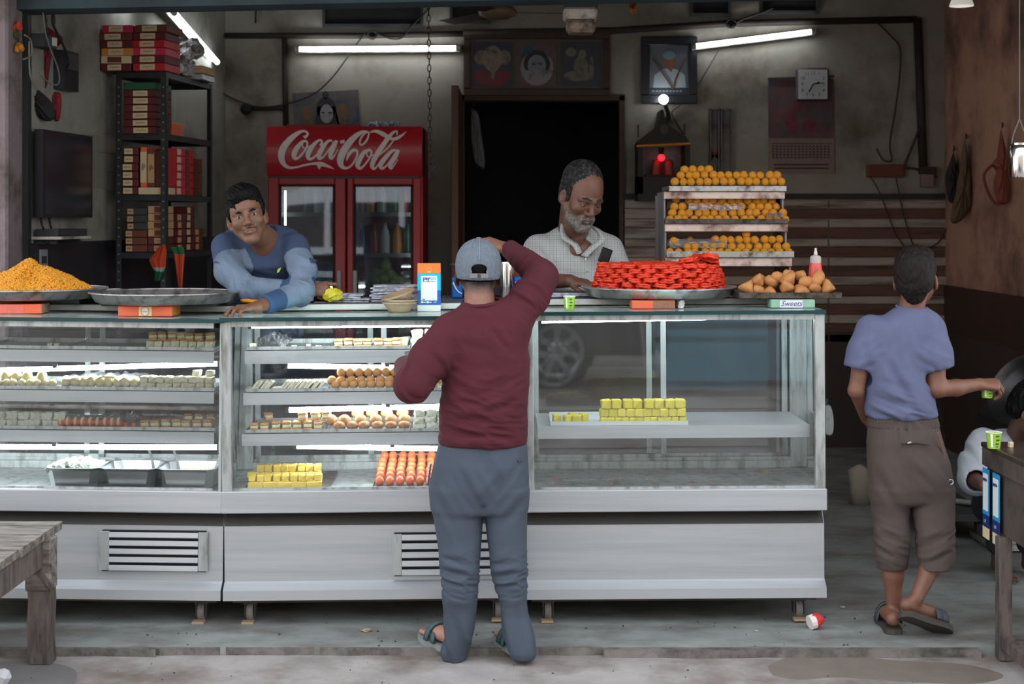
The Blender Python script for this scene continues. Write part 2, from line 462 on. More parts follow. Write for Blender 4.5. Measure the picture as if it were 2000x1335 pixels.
for(pa,pb,ta)in((1216,1300,1),(1302,1616,0),(1618,1858,0)):
 y=391;i=0
 while y<655:
  hgt=(17,20,17,22,15,21)[i%6]
  k=(0,1,0,1,0,1)[i%6]
  if ta:k=(2,0,0,2,0,0)[i%6]
  z1,z0=W(0,y,YW).z,W(0,y+hgt-1.5,YW).z
  pr=.03 if k!=1 else .015
  MB().box(bandx(pa,YW),bandx(pb,YW),YW-pr,YW-.001,z0,z1,.004).build('slat',sl[k],wall_back)
  y+=hgt;i+=1
vcol=m_black  # black boards paint in the darkness of the ventilator openings
for px0,px1,py,lab in((636,822,48,'widest ventilator opening as black board high on the wall above the long tube light'),(884,952,40,'ventilator opening as black board behind the ceiling fan'),(1352,1421,27,'small ventilator opening as black board left of the wide dark one, upper right wall'),(1488,1592,22,'ventilator opening as dark board high on the wall above the slanted tube')):
 t=thing('vent_opening',lab,'vent',tuple(W((px0+px1)/2,py,YW-.03)))
 z0=W(0,py,YW).z;xa,xb=bandx(px0,YW),bandx(px1,YW)
 MB().box(xa,xb,YW-.03,YW,z0,3.55).build('board',vcol,t)
 MB().box(xa-.02,xb+.02,YW-.045,YW,z0-.025,z0).box(xa-.02,xa,YW-.045,YW,z0,3.55).box(xb,xb+.02,YW-.045,YW,z0,3.55).build('surround',m_dkgrey,t)
# ------------------------------------------------------------------ tube lights
def tube_light(p,q,lab,off=(0,.045,0),r=.019):
 p,q=Vector(p),Vector(q)
 t=thing('tube_light',lab,'lamp',tuple((p+q)/2),group='fluorescent tubes on the walls')
 MB().cyl(p,q,r,n=12).build('lamp_tube',m_tube,t,smooth=True)
 dv=(q-p).normalized();o=Vector(off)
 b=MB()
 b.tube([p+o-dv*.03,q+o+dv*.03],.024,4)
 b.build('batten',m_white,t)
 for e,s in((p,-1),(q,1)):
  MB().tube([e+dv*s*.001,e+dv*s*.035],.021,8).tube([e+dv*s*.02,e+dv*s*.02+o],.012,6).build('lamp_holder',m_white,t)
 return t
tube_light(W(585,96,YW-.11),W(890,94,YW-.11),'long horizontal glowing tube light on the back wall above the red cooler')
tube_light(W(1360,90,YW-.11),W(1584,62,YW-.11),'slanted glowing tube light on the back wall right of the portrait')
LT0,LT1=Vector((lw(8.75,.10),8.75,W(0,24,8.75).z)),Vector((lw(11.2,.12),11.2,W(0,120,11.2).z))
LT0=W(341,26,10.0);LT1=W(424,121,11.3)
tube_light(LT0,LT1,'steeply slanted glowing tube light by the left corner above the box rack',(-.05,0,.02))
tube_light(W(280,2,9.3),W(292,15,9.6),'short glowing tube end under the lintel at top left',(-.05,0,.02))
# ------------------------------------------------------------------ cooler with the red header
CY=10.6
cx0,cx1=bandx(522,CY),bandx(825,CY);cz1=W(0,247,CY).z;hz0=W(0,343,CY).z
fr=thing('drinks_cooler','tall red two-door drinks cooler with white script lettering on its header','cooler',((cx0+cx1)/2,CY,0))
MB().box(cx0,cx0+.04,CY+.04,CY+.7,.1,cz1).box(cx1-.04,cx1,CY+.04,CY+.7,.1,cz1).box(cx0+.04,cx1-.04,CY+.66,CY+.7,.1,cz1).box(cx0+.04,cx1-.04,CY+.06,CY+.66,cz1-.04,cz1).box(cx0+.04,cx1-.04,CY+.06,CY+.66,.1,.3).build('body',m_redd,fr)
hm=MB()
n=10;prof=[(CY-.012-.04*math.sin(PI*i/n),hz0+(cz1-hz0)*i/n)for i in range(n+1)]+[(CY+.3,cz1),(CY+.3,hz0)]
hm.add([(x,y,z)for x in(cx0,cx1)for y,z in prof],[tuple(range(len(prof))),tuple(range(len(prof),2*len(prof)))]+[(i,(i+1)%len(prof),(i+1)%len(prof)+len(prof),i+len(prof))for i in range(len(prof))])
hdr=hm.build('header',m_red,fr,smooth=True,sharp=.5)
def logo_pt(u,v):
 px,py=520+u/6.25,230+v/6.25
 p=W(px,py,CY)
 t=min(1,max(0,(p.z-hz0)/(cz1-hz0)))
 return Vector((p.x,CY-.016-.04*math.sin(PI*t),p.z))
STROKES=[[(500,240,20),(514,195,30),(470,165,28),(395,190,52),(300,270,74),(225,370,84),(198,470,80),(222,560,58),(285,608,36),(370,606,24),(470,582,26),(580,562,30),(680,566,50),(760,592,34),(835,628,4)],[(480,218,46),(486,240,40),(474,250,10)],[(655,585,60),(655,612,30),(655,634,3)],[(500,288,24),(450,300,40),(385,380,62),(352,460,60),(372,500,40),(425,475,26),(492,390,24),(515,320,26),(492,284,26),(455,310,20),(462,362,16),(500,375,14),(545,345,12)],[(672,345,34),(692,300,26),(660,276,26),(590,335,50),(530,430,62),(525,490,46),(565,505,30),(640,445,18),(690,385,14)],[(815,284,24),(765,290,34),(700,370,54),(655,460,58),(668,500,40),(720,468,20),(800,360,18),(840,290,20)],[(872,280,40),(830,370,58),(795,455,54),(808,500,34),(850,455,14),(882,390,9)],[(1262,185,18),(1240,270,24),(1185,332,22),(1152,318,22),(1165,250,22),(1215,190,20),(1262,178,14)],[(1250,172,20),(1180,176,40),(1085,240,68),(985,360,86),(918,500,84),(925,585,60),(985,616,30),(1055,575,24),(1112,480,24),(1122,420,26),(1085,396,34),(1035,430,40),(1005,480,30),(990,530,4)],[(1275,178,18),(1345,166,38),(1420,196,54),(1500,244,48)],[(1520,262,30),(1590,258,42),(1660,218,28),(1718,165,3)],[(1270,398,26),(1205,425,48),(1140,530,62),(1124,590,54),(1158,618,34),(1215,568,22),(1278,480,22),(1292,415,24),(1262,392,24),(1236,430,18),(1255,480,15),(1320,455,12)],[(1600,215,16),(1600,170,20),(1555,182,34),(1485,265,54),(1400,390,62),(1320,520,62),(1300,595,50),(1330,622,28),(1380,560,12)],[(1560,285,16),(1490,370,18),(1390,460,14)],[(1590,396,24),(1535,415,36),(1455,500,56),(1402,575,58),(1420,618,36),(1480,580,20),(1560,470,18),(1600,400,18)],[(1622,394,40),(1580,480,58),(1520,570,56),(1530,618,32),(1575,570,14),(1618,508,8)],[(912,302,40),(965,290,42)],]
lg=MB()
for st_ in STROKES:
 c=catmull(st_,7);L,Rr=[],[]
 for i,p in enumerate(c):
  t=np.array(c[min(i+1,len(c)-1)][:2])-np.array(c[max(i-1,0)][:2]);t=t/(np.linalg.norm(t)+1e-6)
  nn=np.array((-t[1],t[0]))*max(p[2],2)/2
  L.append(logo_pt(p[0]+nn[0],p[1]+nn[1]));Rr.append(logo_pt(p[0]-nn[0],p[1]-nn[1]))
 k=len(c)
 up=Vector((0,-.002,0))
 lg.add([v+up for v in L]+[v+up for v in Rr],[(i,i+1,k+i+1,k+i)for i in range(k-1)])
lo=lg.build('logo',m_logo,hdr)
MB().box(cx0+.02,cx1-.02,CY-.02,CY+.06,W(0,349,CY).z,hz0-.002).build('top_rail',m_dkgrey,fr)
MB().box(cx0,cx1,CY,CY+.06,0,.3,.01).build('kick_plate',m_dkgrey,fr)
cdz1,cdz0=W(0,346,CY).z-.005,.31
for(pa,pb,ga,gb,hx,nm)in((525,676,546,655,664,'left'),(679,823,691,807,695,'right')):
 xa,xb,g0,g1=bandx(pa,CY),bandx(pb,CY),bandx(ga,CY),bandx(gb,CY)
 gz1=W(0,361,CY).z;gz0=.42
 dm=MB()
 dm.box(xa,g0,CY-.04,CY,cdz0,cdz1,.006).box(g1,xb,CY-.04,CY,cdz0,cdz1,.006)
 dm.box(g0,g1,CY-.04,CY,gz1,cdz1,.006).box(g0,g1,CY-.04,CY,cdz0,gz0,.006)
 dr=dm.build('door',m_redd,fr)
 MB().box(g0,g1,CY-.016,CY-.010,gz0,gz1).build('pane',m_cglass,dr)
 MB().box(g0,g0+.015,CY-.03,CY-.017,gz0,gz1).box(g1-.015,g1,CY-.03,CY-.017,gz0,gz1).box(g0,g1,CY-.03,CY-.017,gz1-.012,gz1).build('gasket',m_black,dr)
 h0=bandx(hx,CY)
 MB().box(h0-.015,h0+.015,CY-.075,CY-.04,W(0,575,CY).z,W(0,527,CY).z,.006).build('handle',mat('grey_handle',(150,146,142),.5,var=.2,vscale=20),dr)
 s0=g0+.03 if nm=='left' else g1-.016
 MB().box(s0,s0+.012,CY+.02,CY+.03,W(0,440 if nm=='left' else 552,CY).z,W(0,372,CY).z).build('light_strip',mat('strip_glow',(240,250,255),.4,emit=12),fr)
 for py in(420,500,572):
  z=W(0,py,CY).z;sm=MB()
  for k in range(9):sm.cyl((xa+.05,CY+.1+k*.06,z),(xb-.03,CY+.1+k*.06,z),.004,n=5)
  sm.box(xa+.04,xb-.03,CY+.08,CY+.09,z-.01,z+.02)
  sm.build('wire_shelf',m_wireg,fr)
 MB().box((cx0+cx1)/2-.01,(cx0+cx1)/2+.01,CY+.02,CY+.6,.3,cz1-.05)if nm=='left' else None
bcol=[(150,30,30),(40,90,50),(210,130,40),(60,80,140),(190,190,190)]
for i,(px,py,ci)in enumerate(((600,419,1),(622,419,4),(646,419,3),(704,419,0),(724,419,2),(745,419,4),(770,419,1),(792,419,0),(640,499,2),(706,499,3),(730,499,0),(752,499,4),(776,499,2),(797,499,1))):
 p=W(px,py,CY+.2);z=W(0,py+1,CY).z+.004
 bt=MB().lathe([(.001,0),(.032,.001),(.034,.02),(.034,.13),(.028,.165),(.013,.2),(.012,.225),(.001,.226)],(p.x,CY+.2,z),14).build('bottle',mat('bottle%d'%ci,bcol[ci],.2,coat=.3),smooth=True)
 tag(bt,'%s drink bottle, %s from left on the %s shelf of the red cooler'%(('red','green','orange','blue','white')[ci],ORD[i if i<8 else i-8],'upper' if i<8 else 'middle'),'bottle','bottles in the cooler')
p=W(620,555,CY+.2)
tag(MB().cbox((p.x,CY+.22,W(0,571,CY).z+.10),(.22,.2,.2),.03).build('drinks_pack',mat('blue_wrap',(40,90,150),.3,var=.2,vscale=14,col2=(180,200,220),cmix=.3,cscale=9)),'blue shrink-wrapped drinks pack low behind the left cooler door','pack')
bm_=MB();p=W(752,560,CY+.24)
for k in range(40):
 a_=R.uniform(0,2*PI);r_=R.uniform(0,.13)
 bm_.ball((p.x+r_*math.cos(a_),CY+.24+r_*math.sin(a_)*.8,W(0,571,CY).z+.05+(.14-r_)*R.uniform(.3,1.1)),R.uniform(.025,.05),8,6,noise=.1,rnd=R)
tag(bm_.build('vegetable_bag',mat('leafy_green',(120,140,80),.6,var=.3,vscale=20),smooth=True),'heap of green vegetables low behind the right cooler door','vegetables',kind='stuff')
p=W(765,554,CY+.08)
tag(MB().box(bandx(742,CY),bandx(803,CY),CY+.07,CY+.2,W(0,570,CY).z+.002,W(0,553,CY).z).build('tray',m_white),'white tray at the front of the right cooler shelf','tray')
tag(MB().box(bandx(556,CY),bandx(700,CY),CY+.1,CY+.5,cz1,cz1+.022,.004).build('cardboard_sheet',m_brn),'flattened brown cardboard lying on top of the cooler','cardboard')
bb=MB()
for k in range(26):
 bb.ball((bandx(718+k*2.3,CY),CY+.12+R.uniform(0,.1),cz1+R.uniform(.012,.03)),R.uniform(.012,.022),7,5,noise=.2,rnd=R)
tag(bb.build('plastic_bundle',mat('blue_speckle',(60,80,120),.3,col2=(200,210,225),cmix=.5,cscale=30)),'crumpled blue and white plastic bundle on top of the cooler','bundle',kind='stuff')
# ------------------------------------------------------------------ pictures, clock, shrine on the back wall
def frame_pic(name,lab,cat,px0,px1,py0,py1,bw,fm,Y=YW-.04,tilt=0,mid=None):
 t=thing(name,lab,cat,tuple(W((px0+px1)/2,py1,Y)))
 xa,xb,z1,z0=bandx(px0,Y),bandx(px1,Y),W(0,py0,Y).z,W(0,py1,Y).z
 b_=bw/S(Y)
 f=MB().box(xa,xb,Y,Y+.035,z1-b_,z1,.006).box(xa,xb,Y,Y+.035,z0,z0+b_,.006).box(xa,xa+b_,Y,Y+.035,z0+b_,z1-b_,.006).box(xb-b_,xb,Y,Y+.035,z0+b_,z1-b_,.006)
 f.build('frame',fm,t)
 return t,(xa+b_,xb-b_,z0+b_,z1-b_)
m_frame=mat('frame_dark_wood',(62,42,34),.5,var=.2,vscale=12)
t,(xa,xb,z0,z1)=frame_pic('triple_picture','wide brown frame holding three old devotional prints above the doorway','picture',905,1192,62,187,14,m_frame)
Yp=YW-.02
MB().box(xa,xb,Yp,Yp+.012,z0,z1).build('mount',mat('old_mount',(96,88,76),.7),t)
wdt=(xb-xa)/3
mk=lambda k,c,v=.15:mat('print_'+k,c,.5,var=v,vscale=18,col2=(60,58,62),cmix=.3,cscale=14)
pcs=[mk('navy',(58,58,76)),mk('plum',(104,76,84)),mk('slate',(62,66,76))]
for i in range(3):
 x0,x1=xa+i*wdt+.02,xa+(i+1)*wdt-.02
 pr=MB().box(x0,x1,Yp-.006,Yp,z0+.02,z1-.02).build('print',pcs[i],t)
 cxm,czm=(x0+x1)/2,(z0+z1)/2
 if i==0:
  disc(MB(),cxm,Yp-.008,czm+.04,.075,.1).build('print_head',mk('ivory',(140,122,104)),pr)
  g=MB();disc(g,cxm-.09,Yp-.007,czm+.05,.05,.055);disc(g,cxm+.09,Yp-.007,czm+.05,.05,.055);disc(g,cxm,Yp-.0085,czm-.05,.02,.07)
  g.build('print_detail',mk('ivory2',(126,110,96)),pr)['kind']='stuff'
  g=MB();disc(g,cxm-.08,Yp-.007,czm-.09,.06,.045);disc(g,cxm+.08,Yp-.007,czm-.09,.06,.045);disc(g,cxm,Yp-.0068,czm-.12,.12,.05)
  g.build('print_cloth',mk('rose',(120,36,44)),pr)
 elif i==1:
  disc(MB(),cxm,Yp-.007,czm-.03,.125,.135).build('print_halo',mk('pale',(150,140,140)),pr)
  disc(MB(),cxm,Yp-.008,czm-.01,.07,.08).build('print_face',mk('bluegrey',(130,132,140)),pr)
  g=MB();disc(g,cxm,Yp-.0075,czm+.045,.085,.06);disc(g,cxm-.075,Yp-.0078,czm-.0,.025,.05);disc(g,cxm+.075,Yp-.0078,czm-.0,.025,.05)
  disc(g,cxm-.025,Yp-.0085,czm+.0,.014,.007);disc(g,cxm+.028,Yp-.0085,czm+.0,.014,.007)
  g.build('print_hair',mk('inky',(38,36,42)),pr)
  g=MB();disc(g,cxm-.07,Yp-.0085,czm+.11,.045,.03);g.build('print_plume',mk('teal',(36,96,104)),pr)
 else:
  g=MB();disc(g,cxm+.01,Yp-.007,czm+.07,.03,.04);disc(g,cxm,Yp-.0072,czm-.02,.055,.08);disc(g,cxm-.02,Yp-.0074,czm-.09,.11,.04);disc(g,cxm+.08,Yp-.0072,czm-.03,.018,.09)
  disc(g,cxm-.075,Yp-.007,czm+.09,.04,.035)
  g.build('print_figure',mk('greygold',(122,116,98)),pr)
t,(xa,xb,z0,z1)=frame_pic('portrait_picture','black-framed garlanded portrait of a man in white shirt and pale cap','picture',1252,1362,71,202,17,mat('black_frame',(30,32,38),.35))
MB().box(xa,xb,Yp,Yp+.012,z0,z1).build('mount',mat('portrait_back',(110,114,122),.5,var=.06),t)
cxm=(xa+xb)/2;pr=MB().box(xa,xb,Yp-.003,Yp,z0,z0+.055).build('caption_strip',mat('portrait_slate',(54,60,70),.5),t)
g=MB()
for k in range(9):g.box(xa+.02+k*.026,xa+.038+k*.026,Yp-.005,Yp-.003,z0+.024,z0+.034)
g.build('caption',mat('caption_white',(150,155,160),.6),t)
g=MB();g.add([(cxm-.12,Yp-.004,z0+.055),(cxm+.13,Yp-.004,z0+.055),(cxm+.12,Yp-.004,z0+.15),(cxm+.06,Yp-.004,z0+.195),(cxm-.04,Yp-.004,z0+.2),(cxm-.11,Yp-.004,z0+.15)],[(0,1,2,3,4,5)])
g.build('portrait_shirt',mat('portrait_white',(178,186,192),.6),t)
g=MB();disc(g,cxm+.005,Yp-.006,z0+.255,.042,.058);g.add([(cxm-.03,Yp-.0055,z0+.22),(cxm+.03,Yp-.0055,z0+.22),(cxm+.02,Yp-.0055,z0+.17)],[(0,1,2)])
g.build('portrait_face',mat('portrait_skin',(150,96,74),.6),t)
g=MB();disc(g,cxm+.002,Yp-.007,z0+.30,.05,.032);g.build('portrait_cap',mat('portrait_cap',(130,160,168),.6),t)
gb=MB().tube([tuple(v)for v in catmull([(xa+.02,Yp-.02,z1-.1),(cxm-.02,Yp-.02,z0+.12),(cxm+.03,Yp-.02,z0+.05),(cxm+.05,Yp-.02,z0+.12),(xb-.02,Yp-.02,z1-.09)],6)],.006,6)
gb.build('garland',mat('brown_beads',(110,74,40),.6,var=.3,vscale=60),t,smooth=True)
t=thing('light_bulb','glowing round white bulb in a bracket below the portrait','bulb',tuple(W(1296,195,YW-.14)))
p=W(1296,194,YW-.14)
MB().ball(p,.036,14,10).build('bulb',mat('bulb_glow',(240,248,255),.3,emit=14),t,smooth=True)
MB().cyl(p+Vector((.01,.02,-.03)),p+Vector((.05,.1,-.11)),.016).tube([p+Vector((.05,.1,-.11)),p+Vector((.03,.13,-.16))],.02).build('holder',m_dkgrey,t)
SY=YW-.32
sh=thing('wall_shrine','small dark wooden wall shrine with curved roof and yellow edge','shrine',tuple(W(1297,385,SY)))
rx=lambda px:bandx(px,SY);rz=lambda py:W(0,py,SY).z
roof=[(rx(1244),rz(281)),(rx(1250),rz(272)),(rx(1268),rz(259)),(rx(1284),rz(246)),(rx(1289),rz(230)),(rx(1291),rz(214)),(rx(1296),rz(214)),(rx(1299),rz(230)),(rx(1308),rz(246)),(rx(1326),rz(257)),(rx(1340),rz(266)),(rx(1347),rz(279))]
MB().prism(roof,SY,SY+.3).build('roof',mat('shrine_dark',(34,30,28),.6,var=.2,vscale=14),sh)
MB().tube([(rx(1243),SY-.012,rz(285)),(rx(1348),SY-.012,rz(280.5))],.009,6).build('yellow_edge',mat('gold_edge',(226,150,40),.5),sh)
MB().box(rx(1246),rx(1256),SY,SY+.3,rz(378),rz(282)).box(rx(1338),rx(1348),SY,SY+.3,rz(378),rz(282)).box(rx(1246),rx(1348),SY,SY+.3,rz(392),rz(345)).build('cabinet',MATS['shrine_dark'],sh)
MB().box(rx(1256),rx(1338),SY+.27,SY+.29,rz(345),rz(282)).build('back_panel',mat('shrine_mirror',(132,128,134),.4,var=.15,vscale=10,col2=(110,60,60),cmix=.3,cscale=8),sh)
disc(MB(),rx(1297),SY-.003,rz(252),.03,.04).build('roof_emblem',mat('dull_gold',(70,52,36),.5),sh)
MB().cyl((rx(1247),SY+.02,rz(268)),(rx(1247),SY+.02,rz(243)),.006).cyl((rx(1337),SY+.02,rz(262)),(rx(1337),SY+.02,rz(241)),.008).build('post',m_dkgrey,sh)
for i,px in enumerate((1281,1307)):
 p=W(px,345,SY+.12)
 g=MB().lathe([(.001,0),(.035,.002),(.04,.03),(.032,.07),(.036,.1),(.024,.13),(.001,.14)],(p.x,SY+.12,rz(346)),12)
 tag(g.build('idol',mat('idol_clay',(150,66,50),.6,var=.3,vscale=30),smooth=True),'small terracotta idol on the %s inside the dark shrine'%('left','right')[i],'idol','idols in the wall shrine')
t=thing('red_bulb','glowing red bulb hanging inside the wall shrine','bulb',tuple(W(1291,310,SY+.06)))
p=W(1291.5,308,SY+.06)
MB().ball(p,.026,12,9).build('bulb',mat('red_glow',(255,24,36),.3,emit=4),t,smooth=True)
MB().cyl(p+Vector((0,0,.024)),p+Vector((0,0,.075)),.014,.024).build('holder',m_black,t)
tag(MB().box(rx(1262),rx(1330),SY+.02,SY+.1,rz(345),rz(341),.004).build('red_cloth',mat('red_cloth',(96,22,30),.8)),'folded red cloth along the front of the shrine','cloth')
for i,(p0,p1)in enumerate(((1385,1404),(1406,1428))):
 t=thing('metal_channel',('narrow grey metal channel with painted red letter M on the back wall','plain grey metal channel just right of the lettered one')[i],'channel',tuple(W((p0+p1)/2,395,YW-.04)))
 x0,x1,z0,z1=bandx(p0,YW),bandx(p1,YW),W(0,384,YW).z,W(0,213,YW).z
 MB().box(x0,x1,YW-.02,YW,z0,z1).box(x0,x0+.01,YW-.05,YW,z0,z1).box(x1-.01,x1,YW-.05,YW,z0,z1).box(x0,x1,YW-.05,YW,z1-.01,z1).build('channel_body',mat('channel_grey',(112,108,104),.6,var=.2,vscale=8,col2=(60,56,54),cmix=.4,cscale=6),t)
 if i==0:
  g=MB();text_mb(g,'M',facing(tuple(W(1396,303,YW-.022))),.12,bold=.002)
  g.build('letter',mat('paint_red',(150,24,40),.6),t)
t=thing('wall_calendar','faded pink calendar poster hanging on the right of the back wall','calendar',tuple(W(1565,338,YW-.02)))
cal=mat('calendar_print',(108,74,76),.8,var=.35,vscale=9,col2=(84,84,96),cmix=.45,cscale=6)
Yc=YW-.015
cx=lambda p:bandx(p,Yc);czz=lambda p:W(0,p,Yc).z
MB().box(cx(1501),cx(1628),Yc,Yc+.008,czz(270),czz(153)).build('picture_sheet',cal,t)
MB().box(cx(1501),cx(1629),Yc-.002,Yc+.007,czz(338),czz(270)).build('date_sheet',mat('calendar_paper',(140,118,108),.85,var=.15,vscale=12),t)
g=MB()
for r_ in range(5):
 for k in range(16):g.box(cx(1508+k*7.2),cx(1512+k*7.2),Yc-.004,Yc-.002,czz(287+r_*5.4),czz(284+r_*5.4))
g.box(cx(1506),cx(1624),Yc-.004,Yc-.002,czz(281),czz(279.5))
for r_ in range(2):g.box(cx(1512),cx(1618),Yc-.004,Yc-.002,czz(323+r_*7),czz(320+r_*7))
g.build('date_grid',mat('calendar_ink',(76,56,54),.8),t)
g=MB();disc(g,cx(1545),Yc-.002,czz(238),.045,.08);disc(g,cx(1582),Yc-.002,czz(246),.06,.05);disc(g,cx(1560),Yc-.0022,czz(205),.04,.05)
g.build('print_figure',mat('calendar_rose',(118,58,70),.8,var=.3,vscale=20),t)
g=MB();g.tube([(cx(1499),Yc-.01,czz(153)),(cx(1560),Yc-.012,czz(151)),(cx(1629),Yc-.01,czz(149))],.008,6);g.build('top_rod',m_dkgrey,t)
ck=thing('wall_clock','square white-faced wall clock overlapping the pink calendar','clock',tuple(W(1587,198,YW-.07)))
Yk=YW-.065;kx=lambda p:bandx(p,Yk);kz=lambda p:W(0,p,Yk).z
MB().box(kx(1555),kx(1620),Yk,Yk+.045,kz(197.5),kz(132),.015).build('case',mat('clock_case',(70,56,58),.4),ck)
MB().box(kx(1559),kx(1616),Yk-.003,Yk,kz(193.5),kz(136),.0).build('dial',mat('clock_dial',(200,204,206),.5),ck)
g=MB();cpx,cpy=1588,164.5
for k in range(1,13):
 an=PI/2-k*PI/6
 u,v=math.cos(an),math.sin(an);q_=1/max(abs(u),abs(v));q_=min(q_,1.12)
 text_mb(g,str(k),facing((kx(cpx+u*q_*21),Yk-.0045,kz(cpy-v*q_*21))),.036)
g.build('numerals',m_black,ck)['kind']='stuff'
g=MB()
for an,L in((-120,17),(8,20),(18,13)):
 a_=math.radians(an);dvx,dvz=math.cos(a_),math.sin(a_)
 g.tube([(kx(cpx),Yk-.006,kz(cpy)),(kx(cpx)+dvx*L/257,Yk-.006,kz(cpy)+dvz*L/257)],.0035 if L>18 else .005,4)
g.build('hands',m_black,ck)
t=thing('wall_poster','faded blue devotional poster on the wall above the red cooler','poster',tuple(W(637,246,YW-.02)))
px_,pz_=(lambda p:bandx(p,YW-.012)),(lambda p:W(0,p,YW-.012).z)
MB().add([(px_(571),YW-.012,pz_(182)),(px_(700),YW-.012,pz_(175)),(px_(703),YW-.010,pz_(262)),(px_(574),YW-.010,pz_(262)),(px_(571),YW-.005,pz_(182)),(px_(700),YW-.005,pz_(175)),(px_(703),YW-.004,pz_(262)),(px_(574),YW-.004,pz_(262))],[(0,1,2,3),(4,5,6,7),(0,1,5,4),(1,2,6,5),(2,3,7,6),(3,0,4,7)]).build('sheet',mat('poster_sheet',(98,92,88),.8,var=.25,vscale=10,col2=(64,74,96),cmix=.45,cscale=7),t)
Yq=YW-.014
g=MB();disc(g,px_(637),Yq,pz_(212),.075,.085);disc(g,px_(636),Yq,pz_(186),.025,.03);g.add([(px_(620),Yq,pz_(208)),(px_(655),Yq,pz_(208)),(px_(664),Yq,pz_(245)),(px_(614),Yq,pz_(245))],[(0,1,2,3)])
g.build('print_hair',MATS['print_inky'],t)
g=MB();disc(g,px_(638),Yq-.002,pz_(222),.05,.072);g.build('print_face',mk('pale2',(150,146,150)),t)
g=MB();disc(g,px_(631.5),Yq-.004,pz_(220),.014,.007);disc(g,px_(645),Yq-.004,pz_(220),.014,.007);g.build('print_eyes',MATS['print_inky'],t)
g=MB();disc(g,px_(668),Yq,pz_(225),.05,.09);disc(g,px_(600),Yq,pz_(228),.04,.08);g.build('print_detail',mk('ochre',(112,84,64)),t)['kind']='stuff'
# ------------------------------------------------------------------ fan, hanging box, chain, garlands, cables
fn=thing('ceiling_fan','old brown ceiling fan hanging in front of the back wall','fan',tuple(W(972,25,10.2)))
p=W(972,25,10.2);zc=p.z
MB().lathe([(.001,-.045),(.07,-.04),(.122,-.015),(.128,.01),(.11,.035),(.05,.05),(.001,.055)],tuple(p),24).build('motor',mat('fan_tan',(120,92,74),.5,var=.2,vscale=20),fn,smooth=True)
MB().cyl((p.x,p.y,zc+.05),(p.x,p.y,3.6),.016).build('rod',m_dkgrey,fn)
for k,an in enumerate((5,125,245)):
 bl=MB();Mx=Matrix.Translation(p)@Euler((0,0,math.radians(an))).to_matrix().to_4x4()@Euler((math.radians(9),0,0)).to_matrix().to_4x4()
 bl.add([Mx@Vector(v)for v in[(x,y,z)for z in(0,.004)for x,y in((.13,-.045),(.62,-.07),(.63,.06),(.13,.04))]],[(0,1,2,3),(4,5,6,7),(0,1,5,4),(1,2,6,5),(2,3,7,6),(3,0,4,7)])
 bl.build('blade',mat('fan_blade',(66,54,48),.6,var=.2),fn)
hb=thing('hanging_lantern','grimy white box lantern with orange decorated top hanging from above','lantern',tuple(W(1133,66,8.6)))
p=W(1133,66,8.6);s_=1/S(8.6)
MB().box(p.x-33*s_,p.x+33*s_,p.y-.09,p.y+.09,p.z+48*s_,p.z+62*s_,.005).build('dark_band',m_dkgrey,hb)
MB().box(p.x-34*s_,p.x+33*s_,p.y-.095,p.y+.095,p.z+62*s_,p.z+80*s_,.005).build('decorated_top',mat('gold_red',(186,84,40),.5,col2=(230,180,80),cmix=.55,cscale=30,var=.2,vscale=50),hb)
MB().box(p.x-33*s_,p.x+32*s_,p.y-.09,p.y+.09,p.z+26*s_,p.z+48*s_,.012).build('upper_body',mat('grimy_white',(196,182,172),.6,col2=(60,48,40),cmix=.4,cscale=9),hb)
MB().box(p.x-27*s_,p.x+29*s_,p.y-.085,p.y+.085,p.z,p.z+25*s_,.02).build('lower_body',mat('grimy_tan',(150,128,112),.6,col2=(60,48,40),cmix=.45,cscale=12),hb)
MB().cyl((p.x,p.y,p.z+80*s_),(p.x,p.y,3.62),.008,n=6).build('cord',m_wire,hb)
chn=thing('hanging_chain','thin dark chain with an S hook hanging beside the cooler','chain',tuple(W(842,352,8.9)))
p=W(841,352,8.9)
z=p.z+.11;k=0
while z<3.5:
 L=MB();ring=[(.010*math.cos(t_*PI/5)*(1 if k%2 else 0),.010*math.cos(t_*PI/5)*(0 if k%2 else 1),.022*math.sin(t_*PI/5))for t_ in range(10)]
 L.tube([(p.x-.012*(z-p.z)/1.0+q_[0],p.y+q_[1],z+q_[2])for q_ in ring],.003,4,closed=True)
 if k==0:chain_links=MB()
 chain_links.add(L.v,L.f);z+=.036;k+=1
lk=chain_links.build('link_chain',m_dark,chn,smooth=True);lk['kind']='stuff'
MB().tube([tuple(p+Vector(v))for v in((0,0,.09),(.02,0,.10),(.026,0,.075),(.005,0,.055),(-.012,0,.03),(-.005,0,.005),(.018,0,.002),(.024,0,.025))],.005,6).build('hook',m_dark,chn,smooth=True)
def toran(px,py,Y,lab,items):
 t=thing('flower_string',lab,'garland',tuple(W(px,py,Y)))
 for(ax,ay,rr,c,nm)in items:
  g=MB();pp=W(ax,ay,Y)
  for k in range(14):
   g.ball(tuple(pp+Vector((R.uniform(-1,1),R.uniform(-1,1),R.uniform(-.8,.8)))*rr*.5),rr*.5,6,5)
  g.build(nm,mat('flower_%d_%d_%d'%c,c,.8,var=.2,vscale=40),t,smooth=True)
 MB().cyl(W(items[0][0],items[0][1]-8,Y),W(items[-1][0],items[-1][1],Y),.004,n=5).build('thread',m_wire,t)
toran(34,70,7.86,'string with red and orange flowers hanging on the left pillar',[(33,51,.03,(190,66,40),'red_flower'),(30,66,.03,(70,84,50),'green_leaves'),(36,93,.032,(200,130,40),'orange_flower')])
toran(1236,15,10.8,'string of orange marigolds hanging near the top above the portrait',[(1238,4,.03,(70,80,40),'green_leaves'),(1235,11,.025,(150,50,30),'red_flower'),(1237,21,.026,(200,140,40),'orange_flower')])
Yv=YW-.05
